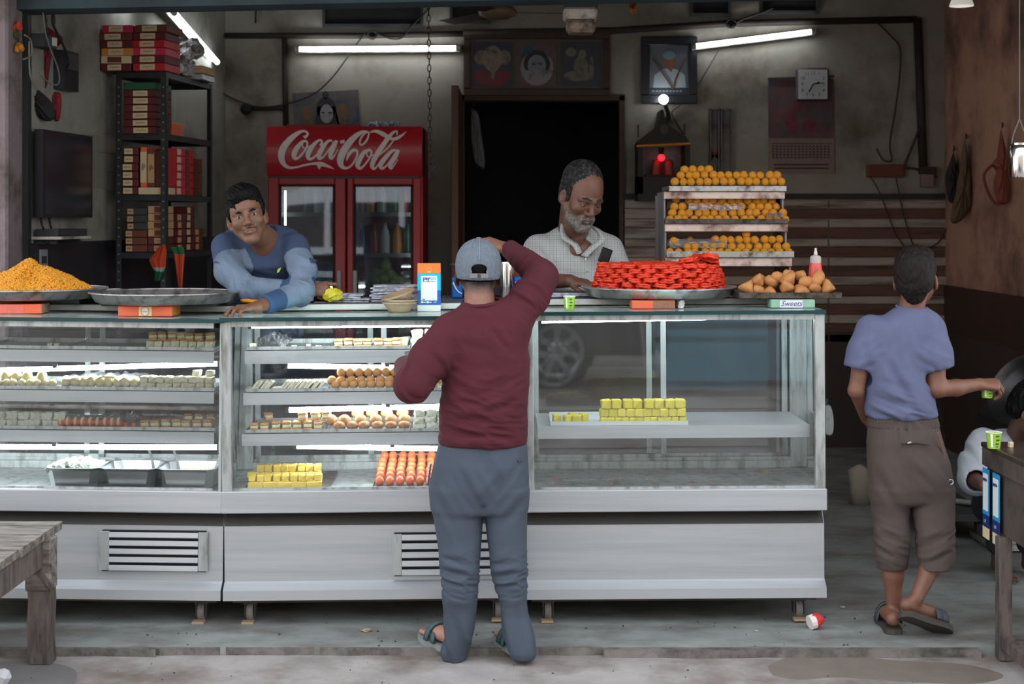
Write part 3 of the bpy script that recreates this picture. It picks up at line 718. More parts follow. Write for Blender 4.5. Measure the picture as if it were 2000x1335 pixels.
cord('cable','thin black cable looping across the wall behind the long tube',[W(715,62,Yv),W(690,95,Yv),(W(650,150,Yv)),W(610,185,Yv),W(555,204,Yv),W(500,208,Yv),W(440,185,Yv),W(425,165,Yv)],.006,m_wire)
cord('cable','black cable drooping from the junction towards the wide ventilator',[W(730,62,Yv),W(760,75,Yv),W(785,74,Yv),W(800,55,Yv),W(830,25,Yv),W(850,2,Yv)],.006,m_wire)
cord('cable','short black wire end hanging high at the left of the back wall',[W(503,0,Yv),W(500,20,Yv),W(499,45,Yv)],.008,m_wire)
cord('cable','black cable rising from the junction above the slanted tube',[W(1426,52,Yv),W(1450,38,Yv),W(1490,24,Yv),W(1510,15,Yv)],.009,m_wire)
cord('cable','thin wire running down from the slanted tube to the portrait',[W(1408,90,Yv),W(1385,130,Yv),W(1364,165,Yv)],.004,m_wire)
cord('cable','thin wire from the bulb holder to the shrine roof',[W(1330,205,Yv),W(1312,220,Yv),W(1325,245,Yv),W(1338,268,Yv)],.005,m_wire)
cord('cable','long brown wire wandering down the right of the back wall',[W(1712,42,Yv),W(1740,70,Yv),W(1758,95,Yv),W(1757,150,Yv),W(1748,220,Yv),W(1738,280,Yv),W(1742,312,Yv),W(1725,312,Yv),W(1712,290,Yv)],.007,m_pipe)
cord('cable','twisted brown wire beside the vertical conduit',[W(1797,248,Yv),W(1780,290,Yv),W(1768,325,Yv),W(1790,330,Yv),W(1830,345,Yv)],.010,m_pipe)
cord('cable','thin brown wire dangling below the wall box over the slats',[W(1700,345,Yv),W(1718,375,Yv),W(1735,420,Yv),W(1752,460,Yv),W(1780,498,Yv)],.005,m_pipe)
cord('cable','thin brown wire crossing the slats below the hanging cloths',[W(1750,346,Yv),W(1768,430,Yv),W(1790,485,Yv),W(1830,475,Yv),W(1852,440,Yv)],.005,m_pipe)
g=MB()
for k in range(7):g.tube([tuple(W(727+9*math.cos(t_*.9+k),68+9*math.sin(t_*.9+k),Yv-.01*k*.3))for t_ in range(8)],.004,5)
tag(g.build('wire_bundle',m_pipe,smooth=True),'tangled brown wire bundle above the long tube light','wires',kind='stuff')
g=MB()
for k in range(7):g.tube([tuple(W(1428+10*math.cos(t_*.9+k),46+9*math.sin(t_*.9+k),Yv-.01*k*.3))for t_ in range(8)],.005,5)
tag(g.build('wire_bundle',m_wire,smooth=True),'tangled black wire bundle on the conduit above the slanted tube','wires',kind='stuff')
t=thing('wall_box','rust-coloured electrical box on the right of the back wall','box',tuple(W(1727,346,YW-.05)))
MB().box(bandx(1691,YW),bandx(1764,YW),YW-.05,YW,W(0,346,YW).z,W(0,321,YW).z,.006).build('box_body',mat('rust_box',(122,62,48),.7,var=.15),t)
MB().box(bandx(1694,YW),bandx(1761,YW),YW-.056,YW-.05,W(0,343.5,YW).z,W(0,323.5,YW).z,.002).build('box_lid',mat('rust_lid',(112,56,44),.7,var=.15),t)
t=thing('meter_box','pale square electrical box at the foot of the vertical conduit','box',tuple(W(1806,365,YW-.06)))
MB().box(bandx(1796,YW),bandx(1820,YW),YW-.06,YW,W(0,366,YW).z,W(0,340,YW).z,.004).build('box_body',mat('box_beige',(140,112,96),.7,var=.1),t)
MB().box(bandx(1793,YW),bandx(1824,YW),YW-.075,YW,W(0,340,YW).z,W(0,326,YW).z,.006).build('hood',m_pipe,t)
def hung(name,lab,cat,pts,m,Y,th=.05,hook=None,seed=1):
 """a limp hanging cloth or bag: outline pushed back with softened, creased faces"""
 rr=random.Random(seed);t=thing(name,lab,cat,tuple(W(pts[0][0],pts[0][1],Y)))
 c=catmull([(p[0],p[1],0)for p in pts]+[(pts[0][0],pts[0][1],0)],4)[:-1]
 n=len(c);cxm=sum(p[0]for p in c)/n;cym=sum(p[1]for p in c)/n
 b_=MB();vs,fs=[],[]
 rings=[(1,0),(.9,-.5),(.65,-.95),(.35,-1.1),(.1,-1.0)]
 for s__,dpt in rings+[(q_[0],-q_[1])for q_ in rings[1:]]:
  for p in c:
   v=W(cxm+(p[0]-cxm)*s__,cym+(p[1]-cym)*s__,Y);v.y+=dpt*th*(1+.35*math.sin(p[0]*.55+s__*3)+rr.uniform(-.1,.1))*.5;vs.append(v)
 order=list(range(5))
 for i in range(4):
  for j in range(n):fs.append((i*n+j,i*n+(j+1)%n,(i+1)*n+(j+1)%n,(i+1)*n+j))
 back=[0,5,6,7,8]
 for i in range(4):
  for j in range(n):fs.append((back[i]*n+j,back[i]*n+(j+1)%n,back[i+1]*n+(j+1)%n,back[i+1]*n+j))
 fs.append(tuple(4*n+j for j in range(n)));fs.append(tuple(8*n+j for j in range(n)))
 b_.add(vs,fs).build('cloth_body',m,t,smooth=True)
 if hook:
  MB().tube([tuple(W(hook[0],hook[1],Y)),tuple(W(hook[0]+1,hook[1]-10,Y)),tuple(W(hook[0]+2,hook[1]-4,Y+.1))],.006,5).build('hook',m_dark,t)
 return t
hung('hanging_cloth','olive brown cloth bag hanging from a nail in the right corner','bag',[(1886,272),(1893,330),(1898,390),(1888,420),(1868,436),(1856,430),(1862,400),(1872,350),(1881,290)],mat('olive_cloth',(104,82,62),.9,var=.2,vscale=6),11.0,.1,(1886,272),2)
hung('hanging_cloth','dark cloth hanging behind the olive bag in the right corner','cloth',[(1862,296),(1870,325),(1878,360),(1866,395),(1852,390),(1846,350),(1850,330)],mat('dark_cloth',(50,40,38),.9,var=.2,vscale=6),11.3,.08,(1862,296),3)
bag_=hung('hanging_bag','reddish brown bag with straps hanging on the right wall','bag',[(1955,250),(1965,300),(1972,370),(1968,396),(1950,396),(1942,370),(1946,330),(1938,318),(1950,300)],mat('rust_cloth',(136,70,56),.9,var=.2,vscale=6),10.1,.09,(1957,250),4)
MB().tube([tuple(p)for p in catmull([W(1940,320,10.1),W(1925,335,10.1),W(1922,350,10.1),W(1932,380,10.1),W(1945,397,10.1),W(1960,398,10.1)],5)],.01,6).build('strap',mat('strap_red',(120,50,44),.8),bag_,smooth=True)
p=W(1991,347,7.3)
t=thing('steel_canister','shiny steel canister hanging at the right edge of the picture','canister',tuple(p))
MB().lathe([(.001,0),(.044,.001),(.046,.006),(.046,.135),(.04,.15),(.036,.155),(.036,.165),(.001,.168)],tuple(p),24).build('can_body',mat('shiny_steel',(210,205,200),.16,1),t,smooth=True,sharp=.6)
MB().tube([(p.x-.037,p.y,p.z+.16),(p.x-.03,p.y,p.z+.2),(p.x,p.y,p.z+.28),(p.x,p.y,3.3)],.003,5).tube([(p.x+.037,p.y,p.z+.16),(p.x+.03,p.y,p.z+.2),(p.x,p.y,p.z+.28)],.003,5).build('wire_handle',m_wireg,t)
p=W(1878,12,10.4);t=thing('lamp_shade','pale lamp shade just showing at the top right','lamp',tuple(p))
MB().lathe([(.08,0),(.082,.004),(.05,.09),(.02,.12),(.001,.125)],tuple(p),20,close=False).build('shade',mat('shade_white',(226,220,212),.5,emit=.5),t,smooth=True)
MB().cyl((p.x,p.y,p.z+.12),(p.x,p.y,3.6),.006,n=6).build('cord',m_wire,t)
hung('hanging_towel','pale grey towel hanging inside the dark doorway','towel',[(920,210),(934,222),(940,262),(946,300),(946,328),(936,325),(928,318),(922,290),(919,250)],mat('towel_grey',(128,126,128),.95,var=.2,vscale=20),YW+.16,.05,(924,210),5)
# ------------------------------------------------------------------ left corner: screen, panel, cables
kL=(b.x-a.x)/(b.y-a.y)
def LP(px,py,off=0.0):
 """point on the left wall (pushed off it by off) seen at a pixel"""
 k=(px-1000)/F
 Y=(a.x+off-kL*a.y)/(k-kL)
 return Vector((k*Y,Y,H-(py-HOR)/F*Y))
def wallbox(mb,p0,p1,off0,off1,ch=.0):
 """box on the left wall between two pixel corners"""
 A,B_=LP(*p0),LP(*p1)
 z0,z1=min(A.z,B_.z),max(A.z,B_.z)
 vs=[(lw(y)+o,y,z)for y in(A.y,B_.y)for o in(off0,off1)for z in(z0,z1)]
 return mb.add(vs,[(0,1,3,2),(4,6,7,5),(0,4,5,1),(2,3,7,6),(0,2,6,4),(1,5,7,3)])
t=thing('flat_screen','black flat screen hanging on the left wall above a small shelf','screen',tuple(LP(105,425)))
wallbox(MB(),(56,252),(155,425),.03,.075).build('casing',mat('screen_black',(26,28,34),.35),t)
wallbox(MB(),(60,257),(151,418),.0755,.078).build('display',mat('screen_glass',(30,36,46),.2),t)
wallbox(MB(),(95,300),(125,360),0,.03).build('bracket',m_dark,t)
t=thing('wall_shelf','tiny wall shelf on brackets below the black screen','shelf',tuple(LP(90,470)))
wallbox(MB(),(60,462),(122,465.5),0,.16).build('board',m_white,t)
g=MB();wallbox(g,(66,466),(69,476),0,.12);wallbox(g,(112,466),(115,474),0,.12);g.build('bracket',m_dkgrey,t)
t=thing('set_top_box','dark set-top box lying on the tiny shelf below the screen','box',tuple(LP(92,460)))
wallbox(MB(),(62,447),(121,461.5),.02,.14).build('box_body',mat('box_dark',(44,46,50),.4),t)
wallbox(MB(),(70,451),(110,458),.1405,.143).build('front_panel',m_dkgrey,t)
for i,xx in enumerate((80,96)):
 cord('cable',('left','right')[i]+' black cable looping from the screen to the set-top box',[LP(xx,424,.06),LP(xx+2,438,.09),LP(xx+5,448,.09)],.006,m_wire)
cord('cable','black cable loop hanging under the tiny shelf',[LP(86,466,.06),LP(92,474,.08),LP(102,474,.08),LP(104,466,.06)],.005,m_wire)
t=thing('switch_board','black electrical board with coiled cables at the top left','board',tuple(LP(118,180)))
wallbox(MB(),(104,97),(133,180),0,.06).build('board_body',mat('board_black',(36,36,42),.5,var=.2),t)
wallbox(MB(),(108,104),(128,140),.0605,.075).build('meter_glass',mat('meter_grey',(60,62,70),.3),t)
t=thing('fuse_box','small dark fuse box beside the left door post','box',tuple(LP(66,95)))
wallbox(MB(),(56,65),(82,97),0,.08).build('box_body',m_dkgrey,t);wallbox(MB(),(72,73),(79,91),.0805,.09).build('box_label',m_white,t)
hung('red_cloth','dark red cloth strip hanging among the cables at top left','cloth',[(78,48),(92,52),(104,60),(122,72),(120,82),(104,78),(100,110),(92,160),(88,185),(78,180),(80,130),(82,90)],mat('dusty_red',(112,34,42),.9,var=.25,vscale=12),8.32,.05,(90,48),6)
hung('red_cloth','narrow crimson cloth hanging below the black electrical board','cloth',[(102,180),(118,182),(120,205),(117,232),(108,236),(104,215)],mat('dusty_crimson',(132,36,46),.9,var=.2,vscale=12),8.42,.04,None,7)
hung('black_bundle','dark knotted bundle of cables and bags beside the left post','bundle',[(46,160),(60,155),(72,172),(88,186),(104,205),(106,232),(86,236),(66,222),(50,225)],mat('bundle_black',(40,38,40),.9,var=.3,vscale=14),8.22,.09,None,8)
for i,pts in enumerate(([(80,0),(84,30),(88,60),(98,95),(112,130),(116,155),(110,166),(94,160),(80,148)],[(102,0),(103,30),(104,48),(122,85),(134,118),(130,135)],[(48,68),(60,78),(62,100),(58,110),(46,116)],[(57,80),(58,140),(66,165),(72,176)],[(88,0),(90,40),(94,70)],[(98,0),(104,20),(106,46)])):
 cord('cable',('thin pale cable looping over the black board at top left','thick black cable curving down to the board at top left','pale cable loop beside the left door post','grey cable dropping along the left door post','dark cable running up to the lintel, left of its pair','dark knotted cable running up to the lintel at the right')[i],[LP(x,y,.10)for x,y in pts],.007 if i in(1,5)else .0045,m_wire if i in(1,4,5)else m_wireg)
t=thing('white_notice','narrow pale strip notice on the dark wall behind the yellow heap','notice',tuple(LP(79,515)))
wallbox(MB(),(72,487),(86,520),.013,.02).build('strip',mat('notice_grey',(150,152,158),.7),t)
wallbox(MB(),(74,500),(84,514),.0201,.021).build('printed_block',m_dkgrey,t)
tl=mat('glazed_tile',(140,138,128),.3,var=.08)
for i in range(4):
 for j in range(3):
  px0=158+i*16+(1 if i else 0);o=MB()
  wallbox(o,(px0,258+j*36+i*2),(px0+15,293+j*36+i*2),0,.004).build('tile',tl,wall_left)
# ------------------------------------------------------------------ slotted-angle rack with boxes
th=math.radians(-7.1)
RK=Matrix.Translation((-2.352,9.12,0))@Matrix.Rotation(th,4,'Z')
RW,RD=.31,.86
shelfz=[2.60,2.232,1.872,1.53,1.05,.45]
m_rack=mat('rack_iron',(52,54,56),.5,.5,var=.25,vscale=12)
rk=thing('slotted_rack','dark slotted-angle iron rack full of sweet boxes by the left wall','rack',tuple(RK@Vector((RW/2,RD/2,0))))
for(x,y,sx_,sy_)in((0,0,1,1),(RW,0,-1,1),(0,RD,1,-1),(RW,RD,-1,-1)):
 g=MB();g.box(min(x,x+.035*sx_),max(x,x+.035*sx_),min(y,y+.003*sy_),max(y,y+.003*sy_),0,2.6);g.box(min(x,x+.003*sx_),max(x,x+.003*sx_),min(y,y+.035*sy_),max(y,y+.035*sy_),0,2.6)
 pt_=g.xf(RK).build('post',m_rack,rk)
 if y==0:
  g=MB()
  for k in range(30):
   z=1.0+k*.052
   g.lathe([(.006,-.001),(.006,.001)],(0,0,0),8,M=Matrix.Translation((x+.018*sx_,-.0015,z))@Matrix.Rotation(PI/2,4,'X'))
  hh=g.xf(RK).build('slot_holes',mat('slot_pale',(120,116,104),.8),pt_);hh['kind']='stuff'
for z in shelfz:
 g=MB();g.box(.003,RW-.003,.003,RD-.003,z-.003,z).box(.003,RW-.003,0.003,.006,z-.036,z).box(.003,RW-.003,RD-.006,RD-.003,z-.036,z).box(.003,.006,.006,RD-.006,z-.036,z).box(RW-.006,RW-.003,.006,RD-.006,z-.036,z)
 g.xf(RK).build('shelf',m_rack,rk)
BOXN=[0]
def sweetbox(x0,x1,y0,y1,z0,z1,m,lm,lab,side=False,group='sweet boxes on the rack',tilt=0,lf=(.22,.68)):
 """a carton in rack coordinates, with its paper label on the front (or right side)"""
 c=((x0+x1)/2,(y0+y1)/2,(z0+z1)/2)
 T=RK@Matrix.Translation(c)@Euler((0,tilt*.3,tilt)).to_matrix().to_4x4()@Matrix.Translation((-c[0],-c[1],-c[2]))
 t=thing('sweet_box',lab,'box',tuple(RK@Vector((c[0],c[1],z0))),group=group)
 MB().box(x0,x1,y0,y1,z0,z1,.003).xf(T).build('carton',m,t)
 if lm:
  w=x1-x0;dd_=y1-y0;hz=(z1-z0)*.12
  g=MB()
  if side:g.box(x1,x1+.0012,y0+dd_*lf[0],y0+dd_*lf[1],z0+hz,z1-hz)
  else:g.box(x0+w*lf[0],x0+w*lf[1],y0-.0012,y0,z0+hz,z1-hz)
  L_=g.xf(T).build('paper_label',lm,t)
  if not side:
   g=MB();zc_=(z0+z1)/2
   g.tube(catmull([(x0+w*(lf[0]+(lf[1]-lf[0])*f_),y0-.002,zc_+(z1-z0)*v_)for f_,v_ in((.2,-.08),(.35,.1),(.45,-.08),(.6,.1),(.7,-.02),(.85,.06))],3),.0012,4)
   g.xf(T).build('script_line',m_dkgrey,L_)
 return t
Hb=.0455
for i,(m,lm,x0,x1,nm)in enumerate(((m_maroon,m_cream,-.075,.11,'maroon'),(m_cream,m_brn,-.08,.105,'cream'),(m_amber,m_cream,-.075,.125,'amber'),(m_maroon,m_cream,-.08,.115,'dark maroon'),(m_brn,m_cream,-.10,.115,'reddish brown'),(m_pink,m_cream,-.07,.115,'pink'))):
 sweetbox(x0,x1,-.04,.22,2.601+i*Hb,2.601+(i+1)*Hb-.001,m,lm,'%s sweet box, %s from bottom in the left stack on top of the rack'%(nm,ORD[i]),tilt=R.uniform(-.03,.03))
for i,(m,lm,nm)in enumerate(((m_crimson,m_cream,'crimson'),(m_maroon,m_cream,'maroon'),(m_pink,m_cream,'pink'),(m_crimson,m_cream,'rose red'),(m_maroon,m_cream,'dark maroon'),(m_brn,m_cream,'brown'))):
 sweetbox(.12+(.015 if i==5 else 0),.318+(.015 if i==5 else 0),-.04,.22,2.601+i*Hb,2.601+(i+1)*Hb-.001,m,lm,'%s sweet box, %s from bottom in the right stack on top of the rack'%(nm,ORD[i]),tilt=R.uniform(-.03,.03))
g=MB()
for k in range(16):g.ball((.27+R.uniform(-.06,.06),.36+R.uniform(-.08,.16),2.62+R.uniform(0,.2)),R.uniform(.03,.055),9,7,noise=.18,rnd=R)
tag(g.xf(RK).build('foil_bundle',m_foil,smooth=False),'crumpled silver foil bundle on top of the rack behind the boxes','bundle',kind='stuff')
sweetbox(.2,.345,.56,.8,2.601,2.64,m_foil,None,'silver foil-wrapped box under a tan box at the rear of the rack top')
sweetbox(.17,.35,.55,.79,2.641,2.69,m_tan,m_brn,'tan sweet box with brown label at the rear of the rack top')
for i in range(7):
 nm='green' if i==6 else 'maroon'
 sweetbox(.035,.235,.03,.30,2.233+i*.044,2.233+(i+1)*.044-.0015,m_green if i==6 else m_maroon,m_cream if i<6 else None,'%s sweet box, %s from bottom of the stack on the highest covered shelf'%(nm,ORD[i]),tilt=R.uniform(-.02,.02),lf=(.3,.75))
 if i==6:pass
sweetbox(.03,.12,.62,.84,2.233,2.34,m_orange,None,'orange carton at the back of the highest covered shelf')
z=1.873
for i in range(6):
 sweetbox(.03+(.008 if i>3 else 0),.125,.03,.2,z+i*.047,z+(i+1)*.047-.002,m_maroon,m_cream,'maroon and cream box, %s from bottom at left on the middle shelf'%ORD[i],lf=(.02,.62),tilt=R.uniform(-.02,.02))
sweetbox(.13,.295,.02,.2,z,z+.042,m_cream,None,'cream box lying flat at the front of the middle shelf')
for i,(m,lm,w0,w1,nm)in enumerate(((m_orange,m_cream,.14,.178,'orange'),(m_brn,m_tan,.18,.23,'patterned brown'),(m_maroon,None,.233,.268,'maroon'),(m_crimson,None,.27,.3,'crimson'))):
 sweetbox(w0,w1,.03,.2,z+.043,z+.043+(.24,.225,.22,.23)[i],m,lm,'%s box standing on edge at right on the middle shelf'%nm,lf=(0,1)if i==0 else(.1,.9))
for s_i,(y0,m,lm,n_,nm)in enumerate(((.24,m_pink,m_cream,6,'pink'),(.42,m_crimson,m_brn,6,'crimson'),(.62,m_brn,m_maroon,5,'brown'))):
 for i in range(n_):
  sweetbox(.09,.292-.01*(s_i),y0,y0+.15,z+i*.048,z+(i+1)*.048-.002,m,lm,'%s box, %s from bottom of the %s stack behind on the middle shelf'%(nm,ORD[i],nm),side=True,lf=(0,.45),tilt=R.uniform(-.02,.02))
z=1.531
for i in range(6):
 sweetbox(.05+(.01 if i>2 else 0),.18,.03,.2,z+i*.044,z+(i+1)*.044-.002,m_brn if i<3 else m_dkgrey,m_tan,'brown box with tan label, %s from bottom at left on the low shelf'%ORD[i],lf=(.0,.3),tilt=R.uniform(-.02,.02))
for i in range(6):
 sweetbox(.185,.285,.03,.2,z+i*.046,z+(i+1)*.046-.002,m_maroon if i<2 else m_tan,m_tan if i<2 else m_brn,'tan and maroon box, %s from bottom at right on the low shelf'%ORD[i],lf=(.4,.9),tilt=R.uniform(-.03,.03))
for s_i,(y0,n_,m,lm)in enumerate(((.26,5,m_maroon,m_tan),(.46,6,m_maroon,m_cream),(.66,3,m_brn,m_tan))):
 for i in range(n_):
  sweetbox(.1,.29-.012*s_i,y0,y0+.15,z+i*.046,z+(i+1)*.046-.002,m,lm,'dark box, %s from bottom of the %s stack behind on the low shelf'%(ORD[i],('nearest','middle','farthest')[s_i]),side=True,lf=(0,.4),tilt=R.uniform(-.03,.03))
def flagcloth(lab,rows,Y,seed):
 """rows: (px_left, px_right, py, colour index)"""
 t=thing('paper_flag',lab,'flag',tuple(W(rows[0][0],rows[0][2],Y)),group='tricolour flags on the rack')
 rr=random.Random(seed)
 mm=[mat('flag_orange',(196,74,40),.8),mat('flag_white',(170,168,160),.8),mat('flag_green',(34,100,62),.8)]
 for k in range(len(rows)-1):
  g=MB();n=6;A,B_=rows[k],rows[k+1]
  vs=[]
  for(l_,r_,y_,_)in(A,B_):
   for dy in(0,.006):
    for j in range(n+1):
     p=W(l_+(r_-l_)*j/n,y_,Y);vs.append((p.x,p.y+dy+.014*math.sin(j*2.2+seed),p.z))
  m=n+1;fs=[]
  for j in range(n):
   fs+=[(j,j+1,2*m+j+1,2*m+j),(m+j,m+j+1,3*m+j+1,3*m+j),(j,j+1,m+j+1,m+j),(2*m+j,2*m+j+1,3*m+j+1,3*m+j)]
  fs+=[(0,m,3*m,2*m),(n,m+n,3*m+n,2*m+n)]
  g.add(vs,fs).build('stripe',mm[A[3]],t)
flagcloth('tricolour flag with wide orange part hanging at the front of the rack',[(312,322,478,0),(302,325,492,0),(290,323,508,0),(296,322,522,1),(302,318,530,2),(300,312,548,2)],9.05,1)
flagcloth('narrow tricolour flag hanging at the right corner of the rack',[(330,358,482,2),(338,360,496,0),(342,358,520,0),(346,356,545,0),(350,355,566,0)],9.05,2)
# ------------------------------------------------------------------ the three glass sweet cases
ZB,ZD=.481,.574
class Case:
 def __init__(s,A,B_,label,tilt=0,z0=0,ZT=1.302):
  s.A,s.B=Vector(A),Vector(B_);s.ZT=ZT
  d=(s.B-s.A);s.L=d.length;s.th=math.atan2(d.y,d.x)
  s.M=Matrix.Translation((s.A.x,s.A.y,z0))@Matrix.Rotation(s.th,4,'Z')@Matrix.Rotation(math.radians(-tilt),4,'Y')
  s.Mi=s.M.inverted()
  s.t=thing('sweet_case',label,'display case',tuple(s.M@Vector((s.L/2,.3,0))))
 def pt(s,px,py,d):
  """local point where the view ray of a pixel meets the plane y = d of the case"""
  o=s.Mi@Vector((0,0,H));q=s.Mi@Vector(((px-1000)/F,1,H-(py-HOR)/F))
  r=q-o;k=(d-o.y)/r.y
  return o+r*k
 def b(s,mb,name,m,parent=None,**k):return mb.xf(s.M).build(name,m,parent or s.t,**k)
def build_case(c,shelves,vent=None,label=''):
 L=c.L
 c.b(MB().box(.03,L-.03,.08,.62,.085,.108),'plinth',mat('rusty_plinth',(80,68,58),.8,var=.3,vscale=14))
 g=MB();pr=[(.045,.108),(.012,.110),(.012,.152),(.045,.176),(.058,.182),(.058,.417),(.10,.474),(.10,.48),(.62,.48),(.62,.108)]
 g.add([(x,y,z)for x in(0,L)for y,z in pr],[tuple(range(10)),tuple(range(10,20))]+[(i,(i+1)%10,(i+1)%10+10,i+10)for i in range(10)])
 c.b(g,'base_panel',m_steel)
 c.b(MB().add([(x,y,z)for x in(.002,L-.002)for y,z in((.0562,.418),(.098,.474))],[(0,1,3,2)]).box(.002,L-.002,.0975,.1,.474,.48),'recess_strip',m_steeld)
 c.b(MB().box(-.004,L+.004,0,.08,ZB,ZD,.004),'apron_band',m_steel)
 c.b(MB().box(.0,L,.08,.64,ZD-.02,ZD-.004),'deck',m_alu)
 for x in(.1,L-.1):
  cs=c.b(MB().box(x-.03,x+.03,.1,.16,.075,.085).box(x-.024,x-.018,.1,.15,.02,.076).box(x+.018,x+.024,.1,.15,.02,.076),'caster',m_dkgrey)
  w=MB().lathe([(.012,-.014),(.036,-.014),(.04,-.008),(.04,.008),(.036,.014),(.012,.014)],(0,0,0),20,M=Matrix.Translation((x,.12,.04))@Matrix.Rotation(PI/2,4,'Y'))
  c.b(w,'wheel',mat('caster_wheel',(120,112,106),.7,var=.3,vscale=30),cs,smooth=True,sharp=.5)
  c.b(MB().box(x-.03,x+.02,.055,.1,.0,.008),'brake_lever',mat('brake_tan',(170,140,110),.7),cs)
 W_=.042
 for(x,y,nm)in((0,.012,0),(L-W_,.012,0),(0,.585,1),(L-W_,.585,1)):
  if c is globals().get('CL')and x>0 and nm==0:x=L-.014
  c.b(MB().box(x,L if x>L-W_ else x+W_,y,y+.04,ZD-.002,c.ZT-.017,.003),'corner_post',m_alu)
 c.b(MB().box(W_,L-W_,.02,.045,c.ZT-.04,c.ZT-.012),'front_rail',m_alu)
 c.b(MB().box(W_,L-W_,.034,.054,ZD-.003,ZD+.008),'glass_bead',m_alu)
 c.b(MB().add([(x,y,z)for y,z in((.044,ZD+.004),(.034,c.ZT-.04))for x in(.02,L-.02)],[(0,1,3,2)]),'front_glass',m_glass)
 for x in(.004,L-.004):
  c.b(MB().add([(x,.05,ZD),(x,.585,ZD),(x,.585,c.ZT-.017),(x,.05,c.ZT-.017)],[(0,1,2,3)]),'side_glass',m_glass)
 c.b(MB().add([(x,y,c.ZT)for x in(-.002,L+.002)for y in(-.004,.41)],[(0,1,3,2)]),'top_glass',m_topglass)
 c.b(MB().box(-.002,L+.002,-.006,.0,c.ZT-.016,c.ZT).box(L,L+.003,0,.41,c.ZT-.012,c.ZT).box(-.003,0,0,.41,c.ZT-.012,c.ZT),'glass_edge',m_gedge)
 led=c.b(MB().box(.0,L,.40,.80,c.ZT+.006,c.ZT+.032,.003),'rear_ledge',mat('ledge_white',(206,208,202),.5,var=.1,vscale=10,col2=(150,150,146),cmix=.3))
 c.b(MB().box(.0,L,.41,.80,c.ZT+.032,c.ZT+.035),'ledge_top',mat('ledge_dark',(78,78,84),.4,var=.2,vscale=8),led)
 for x in(-.004,L+.001):c.b(MB().box(x,x+.003,.03,.05,ZD,c.ZT-.016),'glass_edge',m_gedge)
 for k in range(2):
  xa,xb=(.05,L*.52)if k==0 else(L*.45,L-.05);y=.605+k*.018
  g=MB()
  for x in(xa,xb-.025):g.box(x,x+.025,y,y+.012,ZD+.03,c.ZT-.017)
  g.box(xa,xb,y,y+.012,ZD+.03,ZD+.06).box(xa,xb,y,y+.012,c.ZT-.052,c.ZT-.017)
  dr=c.b(g,'sliding_door',m_alu)
  c.b(MB().add([(x,y+.006,z)for x in(xa+.025,xb-.025)for z in(ZD+.06,c.ZT-.052)],[(0,1,3,2)]),'door_glass',m_glass,dr)
 c.b(MB().box(.042,L-.042,.58,.64,ZD-.003,ZD+.03).box(.042,L-.042,.60,.606,ZD+.03,ZD+.045),'door_track',m_alu)
 for(pxa,pxb,pt0,pt1,d)in shelves:
  z1,z0=c.pt((pxa+pxb)/2,pt0,d).z,c.pt((pxa+pxb)/2,pt1,d).z
  xa,xb=c.pt(pxa,pt0,d).x,min(c.pt(pxb,pt0,d).x,L-.02)
  xa=max(xa,.02)
  sh_=c.b(MB().box(xa,xb,d,.56,z1-.004,z1).box(xa,xb,d,d+.004,z0,z1-.004),'shelf',m_steel)
  sm=MB()
  for x in(xa+.02,xb-.02):sm.box(x-.012,x+.012,.5,.585,z1-.05,z1-.005)
  c.b(sm,'shelf_bracket',m_alu,sh_)
 if vent:
  pa,pb,py0,py1=vent
  A_,B_=c.pt(pa,py0,.05),c.pt(pb,py1,.05)
  xa,xb,z1,z0=A_.x,B_.x,A_.z,B_.z
  c.b(MB().box(xa,xb,.05,.058,z0,z1),'vent_hole',m_black)
  fr_=c.b(MB().box(xa-.01,xa+.032,.038,.056,z0+.006,z1-.004,.002),'vent_frame',m_alu)
  c.b(MB().box(xb-.032,xb+.01,.038,.056,z0+.006,z1-.004,.002),'vent_frame',m_alu)
  n=5;hh=(z1-z0)/n
  for k in range(n):
   zz=z0+hh*k
   g=MB().add([(x,y,z)for x in(xa+.032,xb-.032)for y,z in((.039,zz+.004),(.034,zz+.008),(.037,zz+hh-.006),(.044,zz+hh-.008))],[(0,1,5,4),(1,2,6,5),(2,3,7,6),(3,0,4,7),(0,1,2,3),(4,5,6,7)])
   c.b(g,'slat',m_steel,fr_)
def case_tube(c,p0,p1,d,m=None,r=.011):
 A_,B_=c.pt(*p0,d),c.pt(*p1,d)
 if A_.x<.05:A_=A_.lerp(B_,(.05-A_.x)/(B_.x-A_.x))
 if B_.x>c.L-.05:B_=A_.lerp(B_,(c.L-.05-A_.x)/(B_.x-A_.x))
 tb=c.b(MB().cyl(A_,B_,r,n=10),'tube_lamp',m or m_ctube,smooth=True)
 dv=(B_-A_).normalized()
 c.b(MB().cyl(A_-dv*.015,A_,r*1.2).cyl(B_,B_+dv*.015,r*1.2).cbox(tuple(A_.lerp(B_,.45)+Vector((0,0,r))),(.02,.02,.016)),'lamp_clip',m_dkgrey,tb)
CL=Case((-2.62,6.505),(-1.236,6.49),'left glass sweet case with white, cream and orange sweets on four levels',-.6,.014,1.302)
CM=Case((-1.222,6.485),(.044,6.50),'middle glass sweet case behind the customer in maroon',.45,0,1.308)
CR=Case((.056,6.50),(1.336,6.505),'right glass sweet case, almost empty with one shelf',.35,.002,1.330)
build_case(CL,[(-200,418,683,706,.09),(-200,418,762,784,.09),(-200,418,840,863,.09)],(200,402,1034,1117))
build_case(CM,[(478,1030,683,708,.09),(475,1030,765,788,.09),(472,1030,845,868,.09)],(770,1020,1040,1122))
build_case(CR,[(1050,1581,831,855,.10)])
case_tube(CM,(492,636),(1010,632),.07)
case_tube(CM,(563,714),(1000,721),.16);case_tube(CM,(565,800),(1000,790),.16);case_tube(CM,(580,871),(1000,878),.16)
